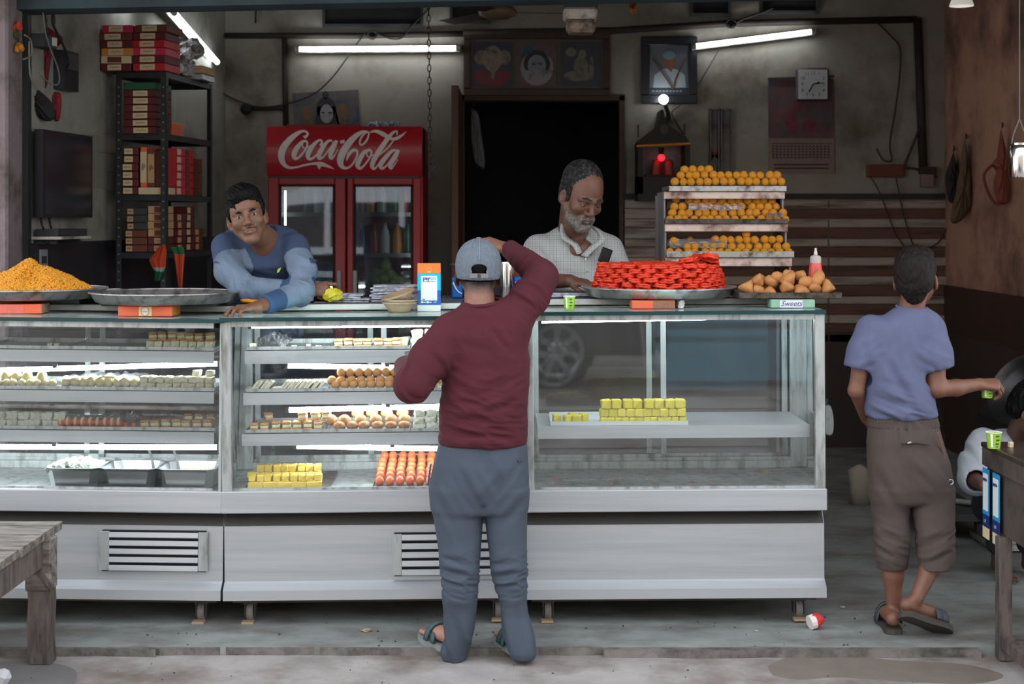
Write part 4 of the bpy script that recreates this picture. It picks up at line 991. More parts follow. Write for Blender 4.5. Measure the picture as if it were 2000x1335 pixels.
case_tube(CL,(-180,728),(425,710),.16);case_tube(CL,(-180,872),(425,873),.16)
case_tube(CL,(-180,789),(425,797),.13,m_white)
case_tube(CR,(1058,626),(1578,616),.08)
# ------------------------------------------------------------------ sweets
def mesh_of(mb,name,mats,smooth=False,sharp=None):
 o=mb.build(name,mats,None,local=True,smooth=smooth,sharp=sharp);me=o.data;bpy.data.objects.remove(o);return me
def inst(name,me,loc,rot=(0,0,0),sc=1,lab='',cat='sweet',group=None):
 o=bpy.data.objects.new(name,me);COL.objects.link(o);o.location=loc;o.rotation_euler=rot
 o.scale=sc if isinstance(sc,(tuple,list))else(sc,sc,sc)
 return tag(o,lab,cat,group)
m_bal=mat('pale_yellow_ball',(244,222,140),.6,var=.1,vscale=40,col2=(250,246,230),cmix=.5,cscale=30)
m_creamb=mat('cream_block',(232,226,196),.75,var=.08,vscale=60,col2=(190,180,110),cmix=.25,cscale=70)
m_whiteb=mat('white_block',(236,236,222),.75,var=.06,vscale=60,col2=(176,180,96),cmix=.25,cscale=60)
m_tanb=mat('toasted_top',(206,150,92),.75,var=.15,vscale=50)
m_filling=mat('cream_filling',(240,232,190),.7,var=.06,vscale=50,col2=(200,196,120),cmix=.3,cscale=60)
m_yel=mat('yellow_barfi',(240,208,84),.7,var=.06,vscale=60)
m_yelg=mat('yellow_green_barfi',(206,190,62),.75,var=.08,vscale=60)
m_peda=mat('brown_peda',(206,150,92),.75,var=.1,vscale=70)
m_cookie=mat('brown_cookie',(198,138,84),.8,var=.15,vscale=60,col2=(140,86,50),cmix=.4,cscale=60,bump=.6,bscale=90)
m_orangesw=mat('orange_sweet',(244,112,56),.4,var=.1,vscale=40)
m_laddu=mat('laddu_yellow',(218,146,28),.65,var=.14,vscale=90,bump=.8,bscale=160)
m_jal=mat('jalebi_orange',(216,56,26),.42,var=.22,vscale=40,coat=.1)
m_sam=mat('samosa_crust',(196,136,78),.6,var=.2,vscale=14,col2=(150,88,44),cmix=.35,cscale=10,bump=.3,bscale=50)
m_boondi=mat('boondi_yellow',(226,156,40),.55,var=.16,vscale=30)
def blockmesh(nm,w,d,h,m,n=1,rough=.06,seed=1):
 rr=random.Random(seed);mb=MB().box(-w/2,w/2,-d/2,d/2,0,h,min(w,d,h)*.12)
 mb.v=[(x+rr.uniform(-1,1)*w*rough,y+rr.uniform(-1,1)*d*rough,max(0,z+(rr.uniform(-1,1)*h*rough if z>h*.2 else 0)))for x,y,z in mb.v]
 return mesh_of(mb,nm,m)
def sandwichmesh(nm,w,d,h,seed):
 rr=random.Random(seed);mb=MB()
 mb.cur=0;mb.box(-w/2,w/2,-d/2,d/2,0,h*.3,h*.06)
 mb.cur=1;mb.box(-w*.47,w*.47,-d*.48,d*.48,h*.27,h*.72,h*.1)
 mb.cur=0;mb.box(-w/2,w/2,-d/2,d/2,h*.68,h,h*.1)
 mb.v=[(x+rr.uniform(-1,1)*w*.04,y+rr.uniform(-1,1)*d*.05,max(0,z+(rr.uniform(-1,1)*h*.04 if z>h*.1 else 0)))for x,y,z in mb.v]
 return mesh_of(mb,nm,[m_tanb,m_filling])
def ballmesh(nm,r,m,squash=1,noise=.03,seed=1,n=14,mm=10):
 return mesh_of(MB().ball((0,0,r*squash),(r,r,r*squash),n,mm,noise=noise,rnd=random.Random(seed)),nm,m,smooth=True)
LADDU=[ballmesh('laddu',.0212,m_laddu,1,.03,k)for k in range(4)]
PEDA=[ballmesh('peda',.0205,m_peda,.97,.025,k)for k in range(3)]
COOK=[ballmesh('cookie',.027,m_cookie,.72,.05,k)for k in range(4)]
YBAL=[ballmesh('sweet_ball',.0225,m_bal,1,.03,k)for k in range(3)]
def orange_roll(seed,white):
 rr=random.Random(seed)
 mb=MB();mb.cur=0
 mb.ball((0,0,.021),(.019,.030 if white else .022,.021),12,8,noise=.03,rnd=rr)
 if white:
  mb.cur=1;mb.ball((0,-.012,.026),(.009,.022,.02),8,6,noise=.06,rnd=rr)
 return mesh_of(mb,'orange_sweet',[m_orangesw,m_filling],smooth=True)
OSW=[orange_roll(k,False)for k in range(3)];OSWW=[orange_roll(k,True)for k in range(3)]
SAND=[sandwichmesh('sandwich_sweet',.037,.05,(.036,.04,.033,.038)[k],k)for k in range(4)]
CRB=[blockmesh('cream_block',.034,.05,.026,m_creamb,seed=k,rough=.1)for k in range(3)]
WHB=[blockmesh('white_block',.046,.05,.036,m_whiteb,seed=k,rough=.1)for k in range(3)]
def tray(c,pxa,pxb,py,d,d1,zb,lab,lip=.014,m=None):
 A_,B_=c.pt(pxa,py,d),c.pt(pxb,py,d);xa,xb=max(A_.x,.025),min(B_.x,c.L-.025)
 t=thing('tray',lab,'tray',tuple(c.M@Vector(((xa+xb)/2,d,zb))),group='trays in the glass cases')
 mb=MB().box(xa,xb,d,d1,zb,zb+.003)
 c.b(mb,'tray_base',m or m_alu,t)
 c.b(MB().box(xa,xb,d-.002,d,zb,zb+lip).box(xa,xb,d1,d1+.002,zb,zb+lip*1.6).box(xa-.002,xa,d-.002,d1+.002,zb,zb+lip).box(xb,xb+.002,d-.002,d1+.002,zb,zb+lip),'tray_rim',m or m_alu,t)
 return xa,xb
def zshelf(c,px,py,d):return c.pt(px,py,d).z
def row(c,kind,meshes,name,pxa,pxb,n,d,z,lab,rot=0,sc=1,skip=(),cat='sweet',grp=None,jit=.003,dz=0,tilt=(0,0)):
 xa,xb=c.pt(pxa,700,d).x,c.pt(pxb,700,d).x
 for i in range(n):
  if i in skip:continue
  x=xa+(xb-xa)*(i+.5)/n
  inst(name,meshes[R.randrange(len(meshes))],c.M@Vector((x+R.uniform(-jit,jit),d+R.uniform(-jit,jit),z+dz)),(tilt[0]+R.uniform(-.02,.02),tilt[1]+R.uniform(-.02,.02),c.th+rot+R.uniform(-.12,.12)),sc,lab%ORD[i],cat,grp)
# --- middle case, top shelf
zz=zshelf(CM,600,683,.09)+.001;T0=.1
tray(CM,483,640,676,T0,.42,zz,'empty tray with crumpled film on the middle case top shelf')
tray(CM,642,800,676,T0,.42,zz,'tray of toasted sandwich sweets on the middle case top shelf')
tray(CM,803,960,676,T0,.42,zz,'tray of white blocks on the middle case top shelf, behind the customer')
zt=zz+.0045
row(CM,0,SAND,'sandwich_sweet',652,786,7,T0+.04,zt,'toasted sandwich sweet, %s from left on the middle case top shelf')
row(CM,0,CRB,'cream_block',776,800,1,T0+.1,zt,'single cream block beside the white blocks, middle case top shelf%.0s',sc=1.4)
for k in range(2):row(CM,0,WHB,'white_block',802,900,4,T0+.04,zt+k*.037,'white nutty block, %s from left, '+('lower','upper')[k]+' layer, middle case top shelf')
def film(c,pxa,pxb,py,d,z,lab,h=.03,seed=3):
 rr=random.Random(seed);xa,xb=c.pt(pxa,py,d).x,c.pt(pxb,py,d).x
 mb=MB();n,m=14,6
 vs=[(xa+(xb-xa)*i/n,d+.03+.2*j/m,z+h*rr.random()*(1-abs(i/n-.5)))for i in range(n+1)for j in range(m+1)]
 mb.add(vs,[(i*(m+1)+j,i*(m+1)+j+1,(i+1)*(m+1)+j+1,(i+1)*(m+1)+j)for i in range(n)for j in range(m)])
 tag(mb.xf(c.M).build('plastic_film',m_plastic),lab,'film')
film(CM,490,560,670,T0,zt,'crumpled clear film in the empty tray, middle case top shelf',.07)
for i,(px,s_)in enumerate(((494,1.1),(548,.7),(575,.6),(600,.7),(622,.6))):
 inst('sweet_crumb',CRB[i%3],CM.M@Vector((CM.pt(px,670,T0+.03).x,T0+.03+(i%2)*.05,zt)),(0,0,i),s_*.7,'leftover pale crumb, %s from left in the nearly empty middle case tray'%ORD[i],'crumb')
zz=zshelf(CM,600,765,.09)+.001;zt=zz+.0045
tray(CM,482,638,760,T0,.42,zz,'tray of white slices on the middle case second shelf')
tray(CM,640,800,760,T0,.42,zz,'tray of round brown sweets on the middle case second shelf')
tray(CM,803,960,760,T0,.42,zz,'tray behind the customer on the middle case second shelf')
SLI=[blockmesh('cashew_slice',.03,.05,.009,mat('ivory_slice',(236,230,210),.6),seed=k)for k in range(2)]
row(CM,0,SLI,'cashew_slice',484,504,2,T0+.05,zt,'flat white slice, %s at the left end, middle case second shelf',sc=1.2)
row(CM,0,SLI,'cashew_slice',502,534,5,T0+.05,zt+.018,'leaning white slice, %s from left, left bunch, middle case second shelf',tilt=(0,-.9),sc=1.3)
row(CM,0,SLI,'cashew_slice',556,632,12,T0+.05,zt+.018,'leaning white slice, %s from left, right bunch, middle case second shelf',tilt=(0,-.9),sc=1.35)
row(CM,0,SLI,'cashew_slice',534,556,2,T0+.06,zt,'flat white slice between the bunches, %s from left, middle case second shelf',sc=1.1)
r_=.0205
for k,(pa,pb,n)in enumerate(((647,856,12),(638,866,12),(658,850,11))):
 row(CM,0,PEDA,'peda',pa,pb,n,T0+.03+k*.008,zt+(k-.45)*r_*1.62*(1 if k else 0)-(0 if k else .0),'round brown sweet, %s from left, '+('front','middle','top')[k]+' row, middle case second shelf',jit=.001)
zz=zshelf(CM,600,845,.09)+.001;zt=zz+.0045
tray(CM,480,634,840,T0,.42,zz,'tray of sandwich sweets on the middle case third shelf')
tray(CM,636,800,840,T0,.42,zz,'tray of cracked brown cookies on the middle case third shelf')
tray(CM,803,960,840,T0,.42,zz,'tray of pistachio rolls on the middle case third shelf')
row(CM,0,SAND,'sandwich_sweet',486,632,7,T0+.05,zt,'toasted sandwich sweet, %s from left, lower layer, middle case third shelf')
row(CM,0,SAND,'sandwich_sweet',580,650,3,T0+.07,zt+.039,'toasted sandwich sweet, %s of the upper three, middle case third shelf')
inst('sandwich_sweet',SAND[0],CM.M@Vector((CM.pt(518,800,T0).x,T0+.09,zt+.039)),(0,0,.4),.9,'single toasted sandwich sweet on top at left, middle case third shelf','sweet')
row(CM,0,COOK,'cookie',648,800,6,T0+.03,zt,'cracked brown cookie, %s from left, front row, middle case third shelf',jit=.004)
row(CM,0,COOK,'cookie',630,806,6,T0+.065,zt+.026,'cracked brown cookie, %s from left, second row, middle case third shelf',tilt=(.7,0),jit=.005)
row(CM,0,COOK,'cookie',684,800,4,T0+.12,zt+.046,'cracked brown cookie, %s from left, rear row, middle case third shelf',tilt=(.5,0),jit=.005)
for k in range(3):row(CM,0,WHB,'pistachio_roll',806,900,4,T0+.04+.004*k,zt+k*.028,'white pistachio roll, %s from left, '+('bottom','middle','top')[k]+' layer, middle case third shelf',sc=(1,1,.75))
tray(CM,478,640,962,.05,.46,ZD-.003,'dark tray of yellow milk sweets on the middle case floor',.008,m_traydk)
tray(CM,728,900,962,.05,.45,ZD-.003,'dark tray of orange sweets on the middle case floor',.01,m_traydk)
xa,xb=CM.pt(731,962,.05).x,CM.pt(898,962,.05).x
tag(MB().add([(x,y,z)for x in(xa,xb)for y,z in((.06,ZD+.001),(.44,ZD+.001),(.44,ZD+.082),(.06,ZD+.003))],[(0,1,2,3),(4,5,6,7),(0,1,5,4),(1,2,6,5),(2,3,7,6),(3,0,4,7)]).xf(CM.M).build('sloping_board',m_traydk),'sloping dark board under the orange sweets, middle case floor','board')
YB=[blockmesh('milk_cake',.058,.05,.026,m_yel,seed=k,rough=.03)for k in range(3)];YS=[blockmesh('milk_cake',.03,.05,.026,m_yel,seed=k,rough=.05)for k in range(3)]
zt=ZD+.001
row(CM,0,YB,'milk_cake',484,626,5,.09,zt,'yellow milk cake, %s from left, bottom front layer, middle case floor',sc=(1.12,1,1.05),jit=.001)
row(CM,0,YS,'milk_cake',482,628,9,.10,zt+.0285,'yellow milk cake, %s from left, second layer, middle case floor',jit=.002)
row(CM,0,YB,'milk_cake',486,626,6,.19,zt,'yellow milk cake, %s from left, hidden bottom row behind, middle case floor',jit=.001)
row(CM,0,YB,'milk_cake',482,626,6,.19,zt+.0265,'yellow milk cake, %s from left, third layer, middle case floor',sc=(.95,1,1),jit=.001)
row(CM,0,YS,'milk_cake',500,626,8,.195,zt+.0535,'yellow milk cake, %s from left, top layer, middle case floor',jit=.002,sc=(1.1,1,1.1))
for j in range(6):
 x_shift=j*2
 row(CM,0,OSW,'orange_sweet',730+x_shift,868,7,.085+j*.058,zt+.004+j*.0125,'glossy orange sweet, %s from left, '+('front','second','third','fourth','fifth','rear')[j]+' row, middle case floor')
# --- left case
zz=zshelf(CL,200,683,.09)+.001;zt=zz+.0045
for pa,pb,lb in((-190,-35,'far left empty tray'),(-33,124,'left nearly empty tray'),(126,273,'middle nearly empty tray'),(275,418,'tray of stacked sandwich sweets')):
 tray(CL,pa,pb,676,T0,.42,zz,lb+' on the left case top shelf')
for k in range(2):row(CL,0,SAND if k else CRB,'sandwich_sweet',286+k*4,418,7 if k else 8,T0+.05,zt+k*.034,'dim cream sweet, %s from left, '+('lower','upper')[k]+' layer, left case top shelf',sc=(1,1,1.25)if not k else 1)
row(CL,0,CRB,'sweet_crumb',90,120,2,T0+.05,zt,'leftover crumb, %s of two in the left case top tray',sc=.6)
zz=zshelf(CL,200,762,.09)+.001;zt=zz+.0045
for pa,pb,lb in((-190,-37,'hidden far left tray'),(-35,116,'tray of pale yellow balls'),(118,268,'tray of film-wrapped yellow sweets'),(270,418,'tray of layered cream blocks')):
 tray(CL,pa,pb,757,T0,.42,zz,lb+' on the left case second shelf')
row(CL,0,YBAL,'sweet_ball',-26,112,9,T0+.03,zt,'pale yellow ball, %s from left, front row, left case second shelf',sc=.8)
row(CL,0,YBAL,'sweet_ball',-20,64,4,T0+.06,zt+.024,'pale yellow ball, %s from left, upper row, left case second shelf',sc=1)
inst('sweet_ball',YBAL[1],CL.M@Vector((CL.pt(75,740,T0).x,T0+.05,zt+.024)),(0,0,0),1,'single pale yellow ball at the right end, left case second shelf','sweet')
row(CL,0,YBAL,'wrapped_sweet',122,272,9,T0+.04,zt,'film-wrapped yellow sweet, %s from left, left case second shelf',sc=(.95,1.1,1.15))
film(CL,118,272,735,T0-.02,zt+.03,'clear film draped over the wrapped yellow sweets',.035,5)
for k in range(2):row(CL,0,CRB,'cream_block',276,418,9,T0+.04,zt+k*.0275,'cream nutty block, %s from left, '+('lower','upper')[k]+' layer, left case second shelf')
row(CL,0,CRB,'cream_block',372,424,2,T0+.06,zt+.0555,'cream nutty block, %s of the loose top pair, left case second shelf',sc=.9)
zz=zshelf(CL,200,840,.09)+.001;zt=zz+.0045
for pa,pb,lb in((-190,-42,'hidden far left tray'),(-40,110,'tray of white blocks'),(112,264,'tray of orange and white sweets'),(266,418,'tray of toasted sandwich sweets')):
 tray(CL,pa,pb,835,T0,.42,zz,lb+' on the left case third shelf')
for k in range(2):row(CL,0,WHB,'white_block',-30,130,7,T0+.04,zt+k*.033,'white nutty block, %s from left, '+('lower','upper')[k]+' layer, left case third shelf',sc=(1.05,1,.9))
row(CL,0,OSWW,'orange_sweet',116,244,9,T0+.04,zt,'orange sweet with white filling, %s from left, left case third shelf',sc=1.05)
row(CL,0,OSW,'orange_sweet',240,270,2,T0+.04,zt,'plain orange sweet, %s at the right end, left case third shelf',sc=.6)
film(CL,170,280,805,T0-.02,zt+.02,'clear film over the orange and white sweets',.05,6)
row(CL,0,SAND,'sandwich_sweet',276,418,7,T0+.04,zt,'toasted sandwich sweet, %s from left, front row, left case third shelf',sc=1.05)
row(CL,0,SAND,'sandwich_sweet',360,424,3,T0+.10,zt+.02,'toasted sandwich sweet, %s from left, raised rear row, left case third shelf')
def pan(px0,px1,lab,fill):
 zb=ZD-.003;d0,d1,hh=.06,.30,.085
 A_,B_=CL.pt(px0,950,d0).x,CL.pt(px1,950,d0).x
 t=thing('steel_pan',lab,'pan',tuple(CL.M@Vector(((A_+B_)/2,d0,zb))),group='steel pans on the left case floor')
 lv=[(0,.02),(.004,.012),(hh-.012,.0),(hh,-.008),(hh,.004),(hh-.014,.008),(.014,.024),(.010,.03)]
 mb=MB();vs=[]
 for z,ins in lv:
  xa,xb,ya,yb=A_+ins,B_-ins,d0+ins,d1-ins;c_=.03
  vs+=[(xa+c_,ya,zb+z),(xb-c_,ya,zb+z),(xb,ya+c_,zb+z),(xb,yb-c_,zb+z),(xb-c_,yb,zb+z),(xa+c_,yb,zb+z),(xa,yb-c_,zb+z),(xa,ya+c_,zb+z)]
 fs=[(i*8+j,i*8+(j+1)%8,i*8+8+(j+1)%8,i*8+8+j)for i in range(len(lv)-1)for j in range(8)]+[tuple(range(8)),tuple(7*8+j for j in range(8))]
 CL.b(mb.add(vs,fs),'pan_body',mat('pan_steel',(186,188,190),.3,.9),t)
 return A_,B_,d0,d1,zb,hh
A_,B_,d0,d1,zb,hh=pan(88,190,'left steel pan heaped with white crumbled cheese',1)
mb=MB()
for k in range(160):
 u,v=R.random(),R.random();x=A_+(B_-A_)*u;y=d0+.02+(d1-d0-.04)*v
 mb.ball((x,y,zb+hh-.012+.03*math.sin(PI*u)*math.sin(PI*v)*R.uniform(.3,1.1)),R.uniform(.008,.018),6,5,noise=.25,rnd=R)
tag(mb.xf(CL.M).build('crumbled_cheese',mat('cheese_white',(238,242,228),.8,var=.05)),'heap of white crumbled cheese in the left steel pan','cheese',kind='stuff')
A2,B2,d0,d1,zb,hh=pan(194,302,'middle steel pan, nearly empty with a dark spatula',0)
A3,B3,d0,d1,zb,hh=pan(306,416,'right steel pan with a few round white sweets and a spatula',0)
for i,(x0,lab)in enumerate(((A2+(B2-A2)*.88,'dark spatula standing in the middle steel pan'),(A3+(B3-A3)*.30,'dark spatula standing in the right steel pan'))):
 t=thing('spatula',lab,'spatula',tuple(CL.M@Vector((x0,.2,zb+.02))))
 CL.b(MB().tube([(x0,.18,zb+.03),(x0-.02,.22,zb+.09),(x0-.05,.26,zb+.15)],.006,6),'handle',m_dkgrey,t)
 CL.b(MB().box(x0-.03,x0+.05,.14,.19,zb+.018,zb+.024),'blade',m_steeld,t)
for i in range(4):
 inst('white_sweet',YBAL[i%3],CL.M@Vector((A3+(B3-A3)*(.45+.14*i),.14+.03*(i%2),zb+.045)),(0,0,0),.9,'round pale sweet, %s from left in the right steel pan'%ORD[i],'sweet')
mb=MB()
for k in range(4):mb.ball((A2+.06,.17,zb+.03),(.03,.03,.014),8,6)
tag(mb.xf(CL.M).build('brown_paste',mat('paste_brown',(70,58,52),.7)),'smear of brown paste in the middle steel pan','paste')
# --- right case: yellow-green cubes on a white tray
zz=zshelf(CR,1300,831,.10)+.001
tray(CR,1076,1343,822,.115,.36,zz,'shallow white tray of yellow cubes on the right case shelf',.018,mat('tray_white',(214,218,220),.4,.3))
CUB=[blockmesh('yellow_cube',.044,.044,.044,m_yelg,seed=k,rough=.05)for k in range(4)]
zt=zz+.0045
row(CR,0,CUB,'yellow_cube',1172,1338,12,.15,zt-.0,'yellow cube, %s from left, lowest row, right case tray',sc=(.72,.9,.62),jit=.002)
row(CR,0,CUB,'yellow_cube',1172,1338,10,.152,zt+.0285,'yellow cube, %s from left, middle row, right case tray',sc=(.86,.9,.78),jit=.003)
row(CR,0,CUB,'yellow_cube',1172,1338,8,.155,zt+.0635,'yellow cube, %s from left, top row, right case tray',sc=(.96,.95,.92),jit=.004,rot=.15)
for i,(px,d_,rz_)in enumerate(((1087,.2,.1),(1108,.17,.5),(1127,.16,-.3),(1118,.24,.2),(1140,.22,.6))):
 inst('yellow_cube',CUB[i%4],CR.M@Vector((CR.pt(px,820,d_).x,d_,zt)),(0,0,rz_),.8,'loose yellow cube, %s in the left half of the right case tray'%ORD[i],'sweet')
mb=MB()
for k in range(90):mb.ball((CR.pt(R.uniform(1080,1340),820,.14).x,R.uniform(.122,.2),zt+.002),R.uniform(.002,.005),5,4)
tag(mb.xf(CR.M).build('yellow_crumbs',m_yelg),'scattered yellow crumbs along the tray front','crumbs',kind='stuff')
mb=MB()
for k in range(40):mb.ball((R.uniform(.1,CR.L-.1),R.uniform(.1,.5),ZD),R.uniform(.002,.006),5,4)
tag(mb.xf(CR.M).build('orange_crumbs',mat('crumb_orange',(214,110,70),.8)),'scattered crumbs on the floor of the right case','crumbs',kind='stuff')
# ------------------------------------------------------------------ on top of the cases
def on(c,px,d,ledge=False,dz=.001):
 """world point on the glass top (or the rear ledge) of a case at picture column px"""
 x=c.pt(px,600,d).x
 return c.M@Vector((x,d,c.ZT+(.0355 if ledge else 0)+dz))
def round_tray(name,lab,c,r,hh,m,cat='tray'):
 """broad steel plate with a sloping rim; c = centre of its underside"""
 t=thing(name,lab,cat,tuple(c))
 MB().lathe([(.001,0),(r*.87,0),(r*.92,.006),(r*.985,hh-.004),(r,hh),(r,hh+.003),(r*.98,hh+.001),(r*.91,.010),(r*.87,.005),(.001,.004)],tuple(c),56).build('plate',m,t,smooth=True,sharp=.7)
 g=MB();ring=[(c[0]+r*math.cos(k*PI/28),c[1]+r*math.sin(k*PI/28),c[2]+hh+.002)for k in range(56)]
 g.tube(ring,.005,6,closed=True).build('rolled_rim',m,t,smooth=True)
 return t
LZ=lambda c,px:on(c,px,.6,True).z
cb=Vector((bandx(58,6.95),6.98,LZ(CL,100)+.02))
round_tray('round_tray','round steel tray under the heap of yellow fried droplets',cb,.335,.042,m_tray)
ico=[]
def ico_pts():
 t_=(1+5**.5)/2
 v=np.array([(-1,t_,0),(1,t_,0),(-1,-t_,0),(1,-t_,0),(0,-1,t_),(0,1,t_),(0,-1,-t_),(0,1,-t_),(t_,0,-1),(t_,0,1),(-t_,0,-1),(-t_,0,1)],float)
 v/=np.linalg.norm(v[0])
 f=np.array([(0,11,5),(0,5,1),(0,1,7),(0,7,10),(0,10,11),(1,5,9),(5,11,4),(11,10,2),(10,7,6),(7,1,8),(3,9,4),(3,4,2),(3,2,6),(3,6,8),(3,8,9),(4,9,5),(2,4,11),(6,2,10),(8,6,7),(9,8,1)])
 return v,f
def raw_mesh(name,v,f,mats,smooth=True):
 me=bpy.data.meshes.new(name);v=np.asarray(v,np.float32);f=np.asarray(f,np.int32);k=f.shape[1]
 me.vertices.add(len(v));me.vertices.foreach_set('co',v.ravel())
 me.loops.add(f.size);me.loops.foreach_set('vertex_index',f.ravel())
 me.polygons.add(len(f));me.polygons.foreach_set('loop_start',np.arange(0,f.size,k,dtype=np.int32))
 me.polygons.foreach_set('use_smooth',np.full(len(f),smooth))
 me.update(calc_edges=True)
 for m in(mats if isinstance(mats,(list,tuple))else[mats]):me.materials.append(m)
 return me
def heap_h(x,y):
 """height of the heap at offset x, y from its centre"""
 r=np.hypot(x/.30,y/.27)
 h=.145*np.clip(1-r**1.45,0,1)+.012*np.sin(x*26+1)*np.cos(y*23)*(r<.9)
 h+=.014*np.exp(-((x+.02)/.04)**2)-.02*np.exp(-((x-.035)/.03)**2)*(r<.6)
 return np.maximum(h,0)
rg=np.random.RandomState(3);nb=11000
ang=rg.uniform(0,2*PI,nb);rad=np.sqrt(rg.uniform(0,1,nb))
bx,by=rad*np.cos(ang)*.305,rad*np.sin(ang)*.28
bz=heap_h(bx,by)+rg.uniform(-.006,.004,nb)+.012
iv,if_=ico_pts()
rs=rg.uniform(.0042,.0075,nb)
vv=iv[None]*rs[:,None,None]*rg.uniform(.75,1.2,(nb,1,3))+np.stack([bx,by,bz],1)[:,None,:]
ff=if_[None]+(np.arange(nb)*12)[:,None,None]
ng=48;gx=np.linspace(-.31,.31,ng);GX,GY=np.meshgrid(gx,gx*.92,indexing='ij')
core=np.stack([GX,GY,heap_h(GX,GY)+.006],-1).reshape(-1,3)
ci=np.arange(ng*ng).reshape(ng,ng)
cq=np.stack([ci[:-1,:-1],ci[1:,:-1],ci[1:,1:],ci[:-1,1:]],-1).reshape(-1,4)
rr_=np.hypot(core[cq].mean(1)[:,0]/.305,core[cq].mean(1)[:,1]/.28);cq=cq[rr_<1]
tri=np.concatenate([cq[:,[0,1,2]],cq[:,[0,2,3]]])+nb*12
me=raw_mesh('yellow_droplets',np.concatenate([vv.reshape(-1,3),core]),np.concatenate([ff.reshape(-1,3),tri]),m_boondi)
o=bpy.data.objects.new('yellow_droplets',me);COL.objects.link(o);o.location=cb
tag(o,'large heap of yellow fried droplets on a round steel tray','sweets',kind='stuff')
ce=Vector((bandx(319,6.84),6.86,LZ(CL,318)+.012))
round_tray('round_tray','wide empty steel tray left of the young man',ce,.325,.044,m_tray)
tag(MB().box(ce.x-.25,ce.x+.25,ce.y-.12,ce.y+.2,ce.z-.011,ce.z-.001).build('support_board',m_dkgrey),'dark board under the wide empty tray','board')
tag(MB().box(cb.x-.25,cb.x+.25,cb.y-.12,cb.y+.2,cb.z-.019,cb.z-.001).build('support_board',m_dkgrey),'dark board under the tray of the yellow heap','board')
def paper_cup(lab,p,h=.062,r0=.026,r1=.036,tilt=None,rot=0):
 t=thing('paper_cup',lab,'cup',tuple(p),rot)
 MB().lathe([(.001,.002),(r0,0),(r1,h),(r1-.0012,h),(r0-.0012,.003),(.001,.003)],(0,0,0),24).build('cup_wall',mat('cup_lime',(146,184,52),.5),t,local=True,smooth=True,sharp=.7)
 MB().tube([(r1*math.cos(k*PI/12),r1*math.sin(k*PI/12),h)for k in range(24)],.0022,6,closed=True).build('rim',mat('cup_white',(236,238,232),.5),t,local=True,smooth=True)
 g=MB()
 for(a0,a1,z0,z1)in((-2.3,-2.0,.006,h*.95),(-1.6,-1.1,h*.74,h*.84),(-1.55,-1.0,h*.5,h*.6),(-1.6,-1.1,h*.26,h*.36),(-1.5,-1.2,h*.1,h*.16)):
  n=5;vs=[]
  for k in range(n+1):
   a_=a0+(a1-a0)*k/n
   for z in(z0,z1):
    r_=r0+(r1-r0)*z/h+.0006;vs.append((r_*math.cos(a_),r_*math.sin(a_),z))
  g.cur=0 if a0<-1.9 else 1
  g.add(vs,[(2*k,2*k+2,2*k+3,2*k+1)for k in range(n)])
 g.build('printed_marks',[MATS['cup_white'],mat('cup_ink',(44,70,40),.6)],t,local=True)
 return t
paper_cup('lime green paper cup behind the empty tray',tuple(W(222,578,7.22)-Vector((0,0,.03))))
def flat_carton(lab,c,w,d,h,body,bands,rot=0,end=None):
 """sweet box lying flat; bands = (u0, u1, material) on the front"""
 t=thing('sweet_carton',lab,'box',tuple(c),rot)
 MB().box(-w/2,w/2,0,d,0,h,.003).build('carton',body,t,local=True)
 for u0,u1,m in bands:
  MB().box(-w/2+w*u0,-w/2+w*u1,-.0012,.0,.002,h-.002).build('printed_band',m,t,local=True)
 if end:MB().box(w/2,w/2+.0012,.004,d-.004,.002,h-.002).build('end_flap',end,t,local=True)
 return t
p=on(CL,38,.2);flat_carton('crushed orange sweet carton under the tray of yellow droplets',p,.19,.14,.042,m_orange,[(.05,.6,mat('coral',(236,120,100),.6,var=.2,vscale=30))],.05,m_kraft)
p=on(CL,283,.12);t=flat_carton('orange sweet carton with round white emblem under the empty tray',p,.235,.14,.044,m_orange,[(.39,.63,mat('pale_gold',(240,214,150),.6))],-.06,m_amber)
g=MB();disc(g,.002,-.0022,.022,.0155,.0175);g.build('round_emblem',mat('emblem_white',(240,232,224),.5),t,local=True)
g=MB();g.tube([(.002+.0165*math.cos(k*PI/10),-.0026,.022+.0185*math.sin(k*PI/10))for k in range(20)],.0008,4,closed=True);text_mb(g,'sweets',facing((.002,-.003,.0215)),.009,shear=.3);g.build('emblem_ring',mat('emblem_red',(190,70,60),.6),t,local=True)
p=on(CR,1276,.15);flat_carton('orange and brown sweet carton under the tray of orange spirals',p,.185,.12,.036,m_orange,[(.5,.98,mat('brown_lattice',(150,108,84),.7,var=.4,vscale=120))],.02,m_kraft)
tag(MB().cbox(tuple(p+Vector((.118,.03,.02))),(.03,.05,.04),.008,(.2,.1,.4)).build('crushed_foil',m_foil),'crushed silver foil scrap at the end of the orange and brown carton','foil')
p=on(CR,1549,.15)
t=flat_carton('pale green sweet carton with cursive lettering at the right end',p,.19,.11,.036,mat('mint_card',(150,190,166),.6,var=.15,vscale=12),[(.2,.72,mat('mint_white',(226,232,236),.6))],.0)
g=MB();text_mb(g,'Sweets',facing((-.008,-.0022,.019)),.032,shear=.35);g.build('lettering',mat('script_violet',(84,74,130),.6),t,local=True)
p=on(CM,838,.36)
qs=thing('payment_stand','upright orange, cyan and navy payment standee on the counter','sign',tuple(p),.05)
qw,qh=.103,.213
k_=.98
m_cy,m_nv=mat('sign_cyan',(0,176,214),.4),mat('sign_navy',(22,84,164),.4)
MB().box(-qw/2,qw/2,0,.004,0,.026).build('foot_strip',mat('sign_white',(232,236,232),.4),qs,local=True)
MB().box(-qw/2,qw/2,0,.004,.026,.092).build('navy_panel',m_nv,qs,local=True)
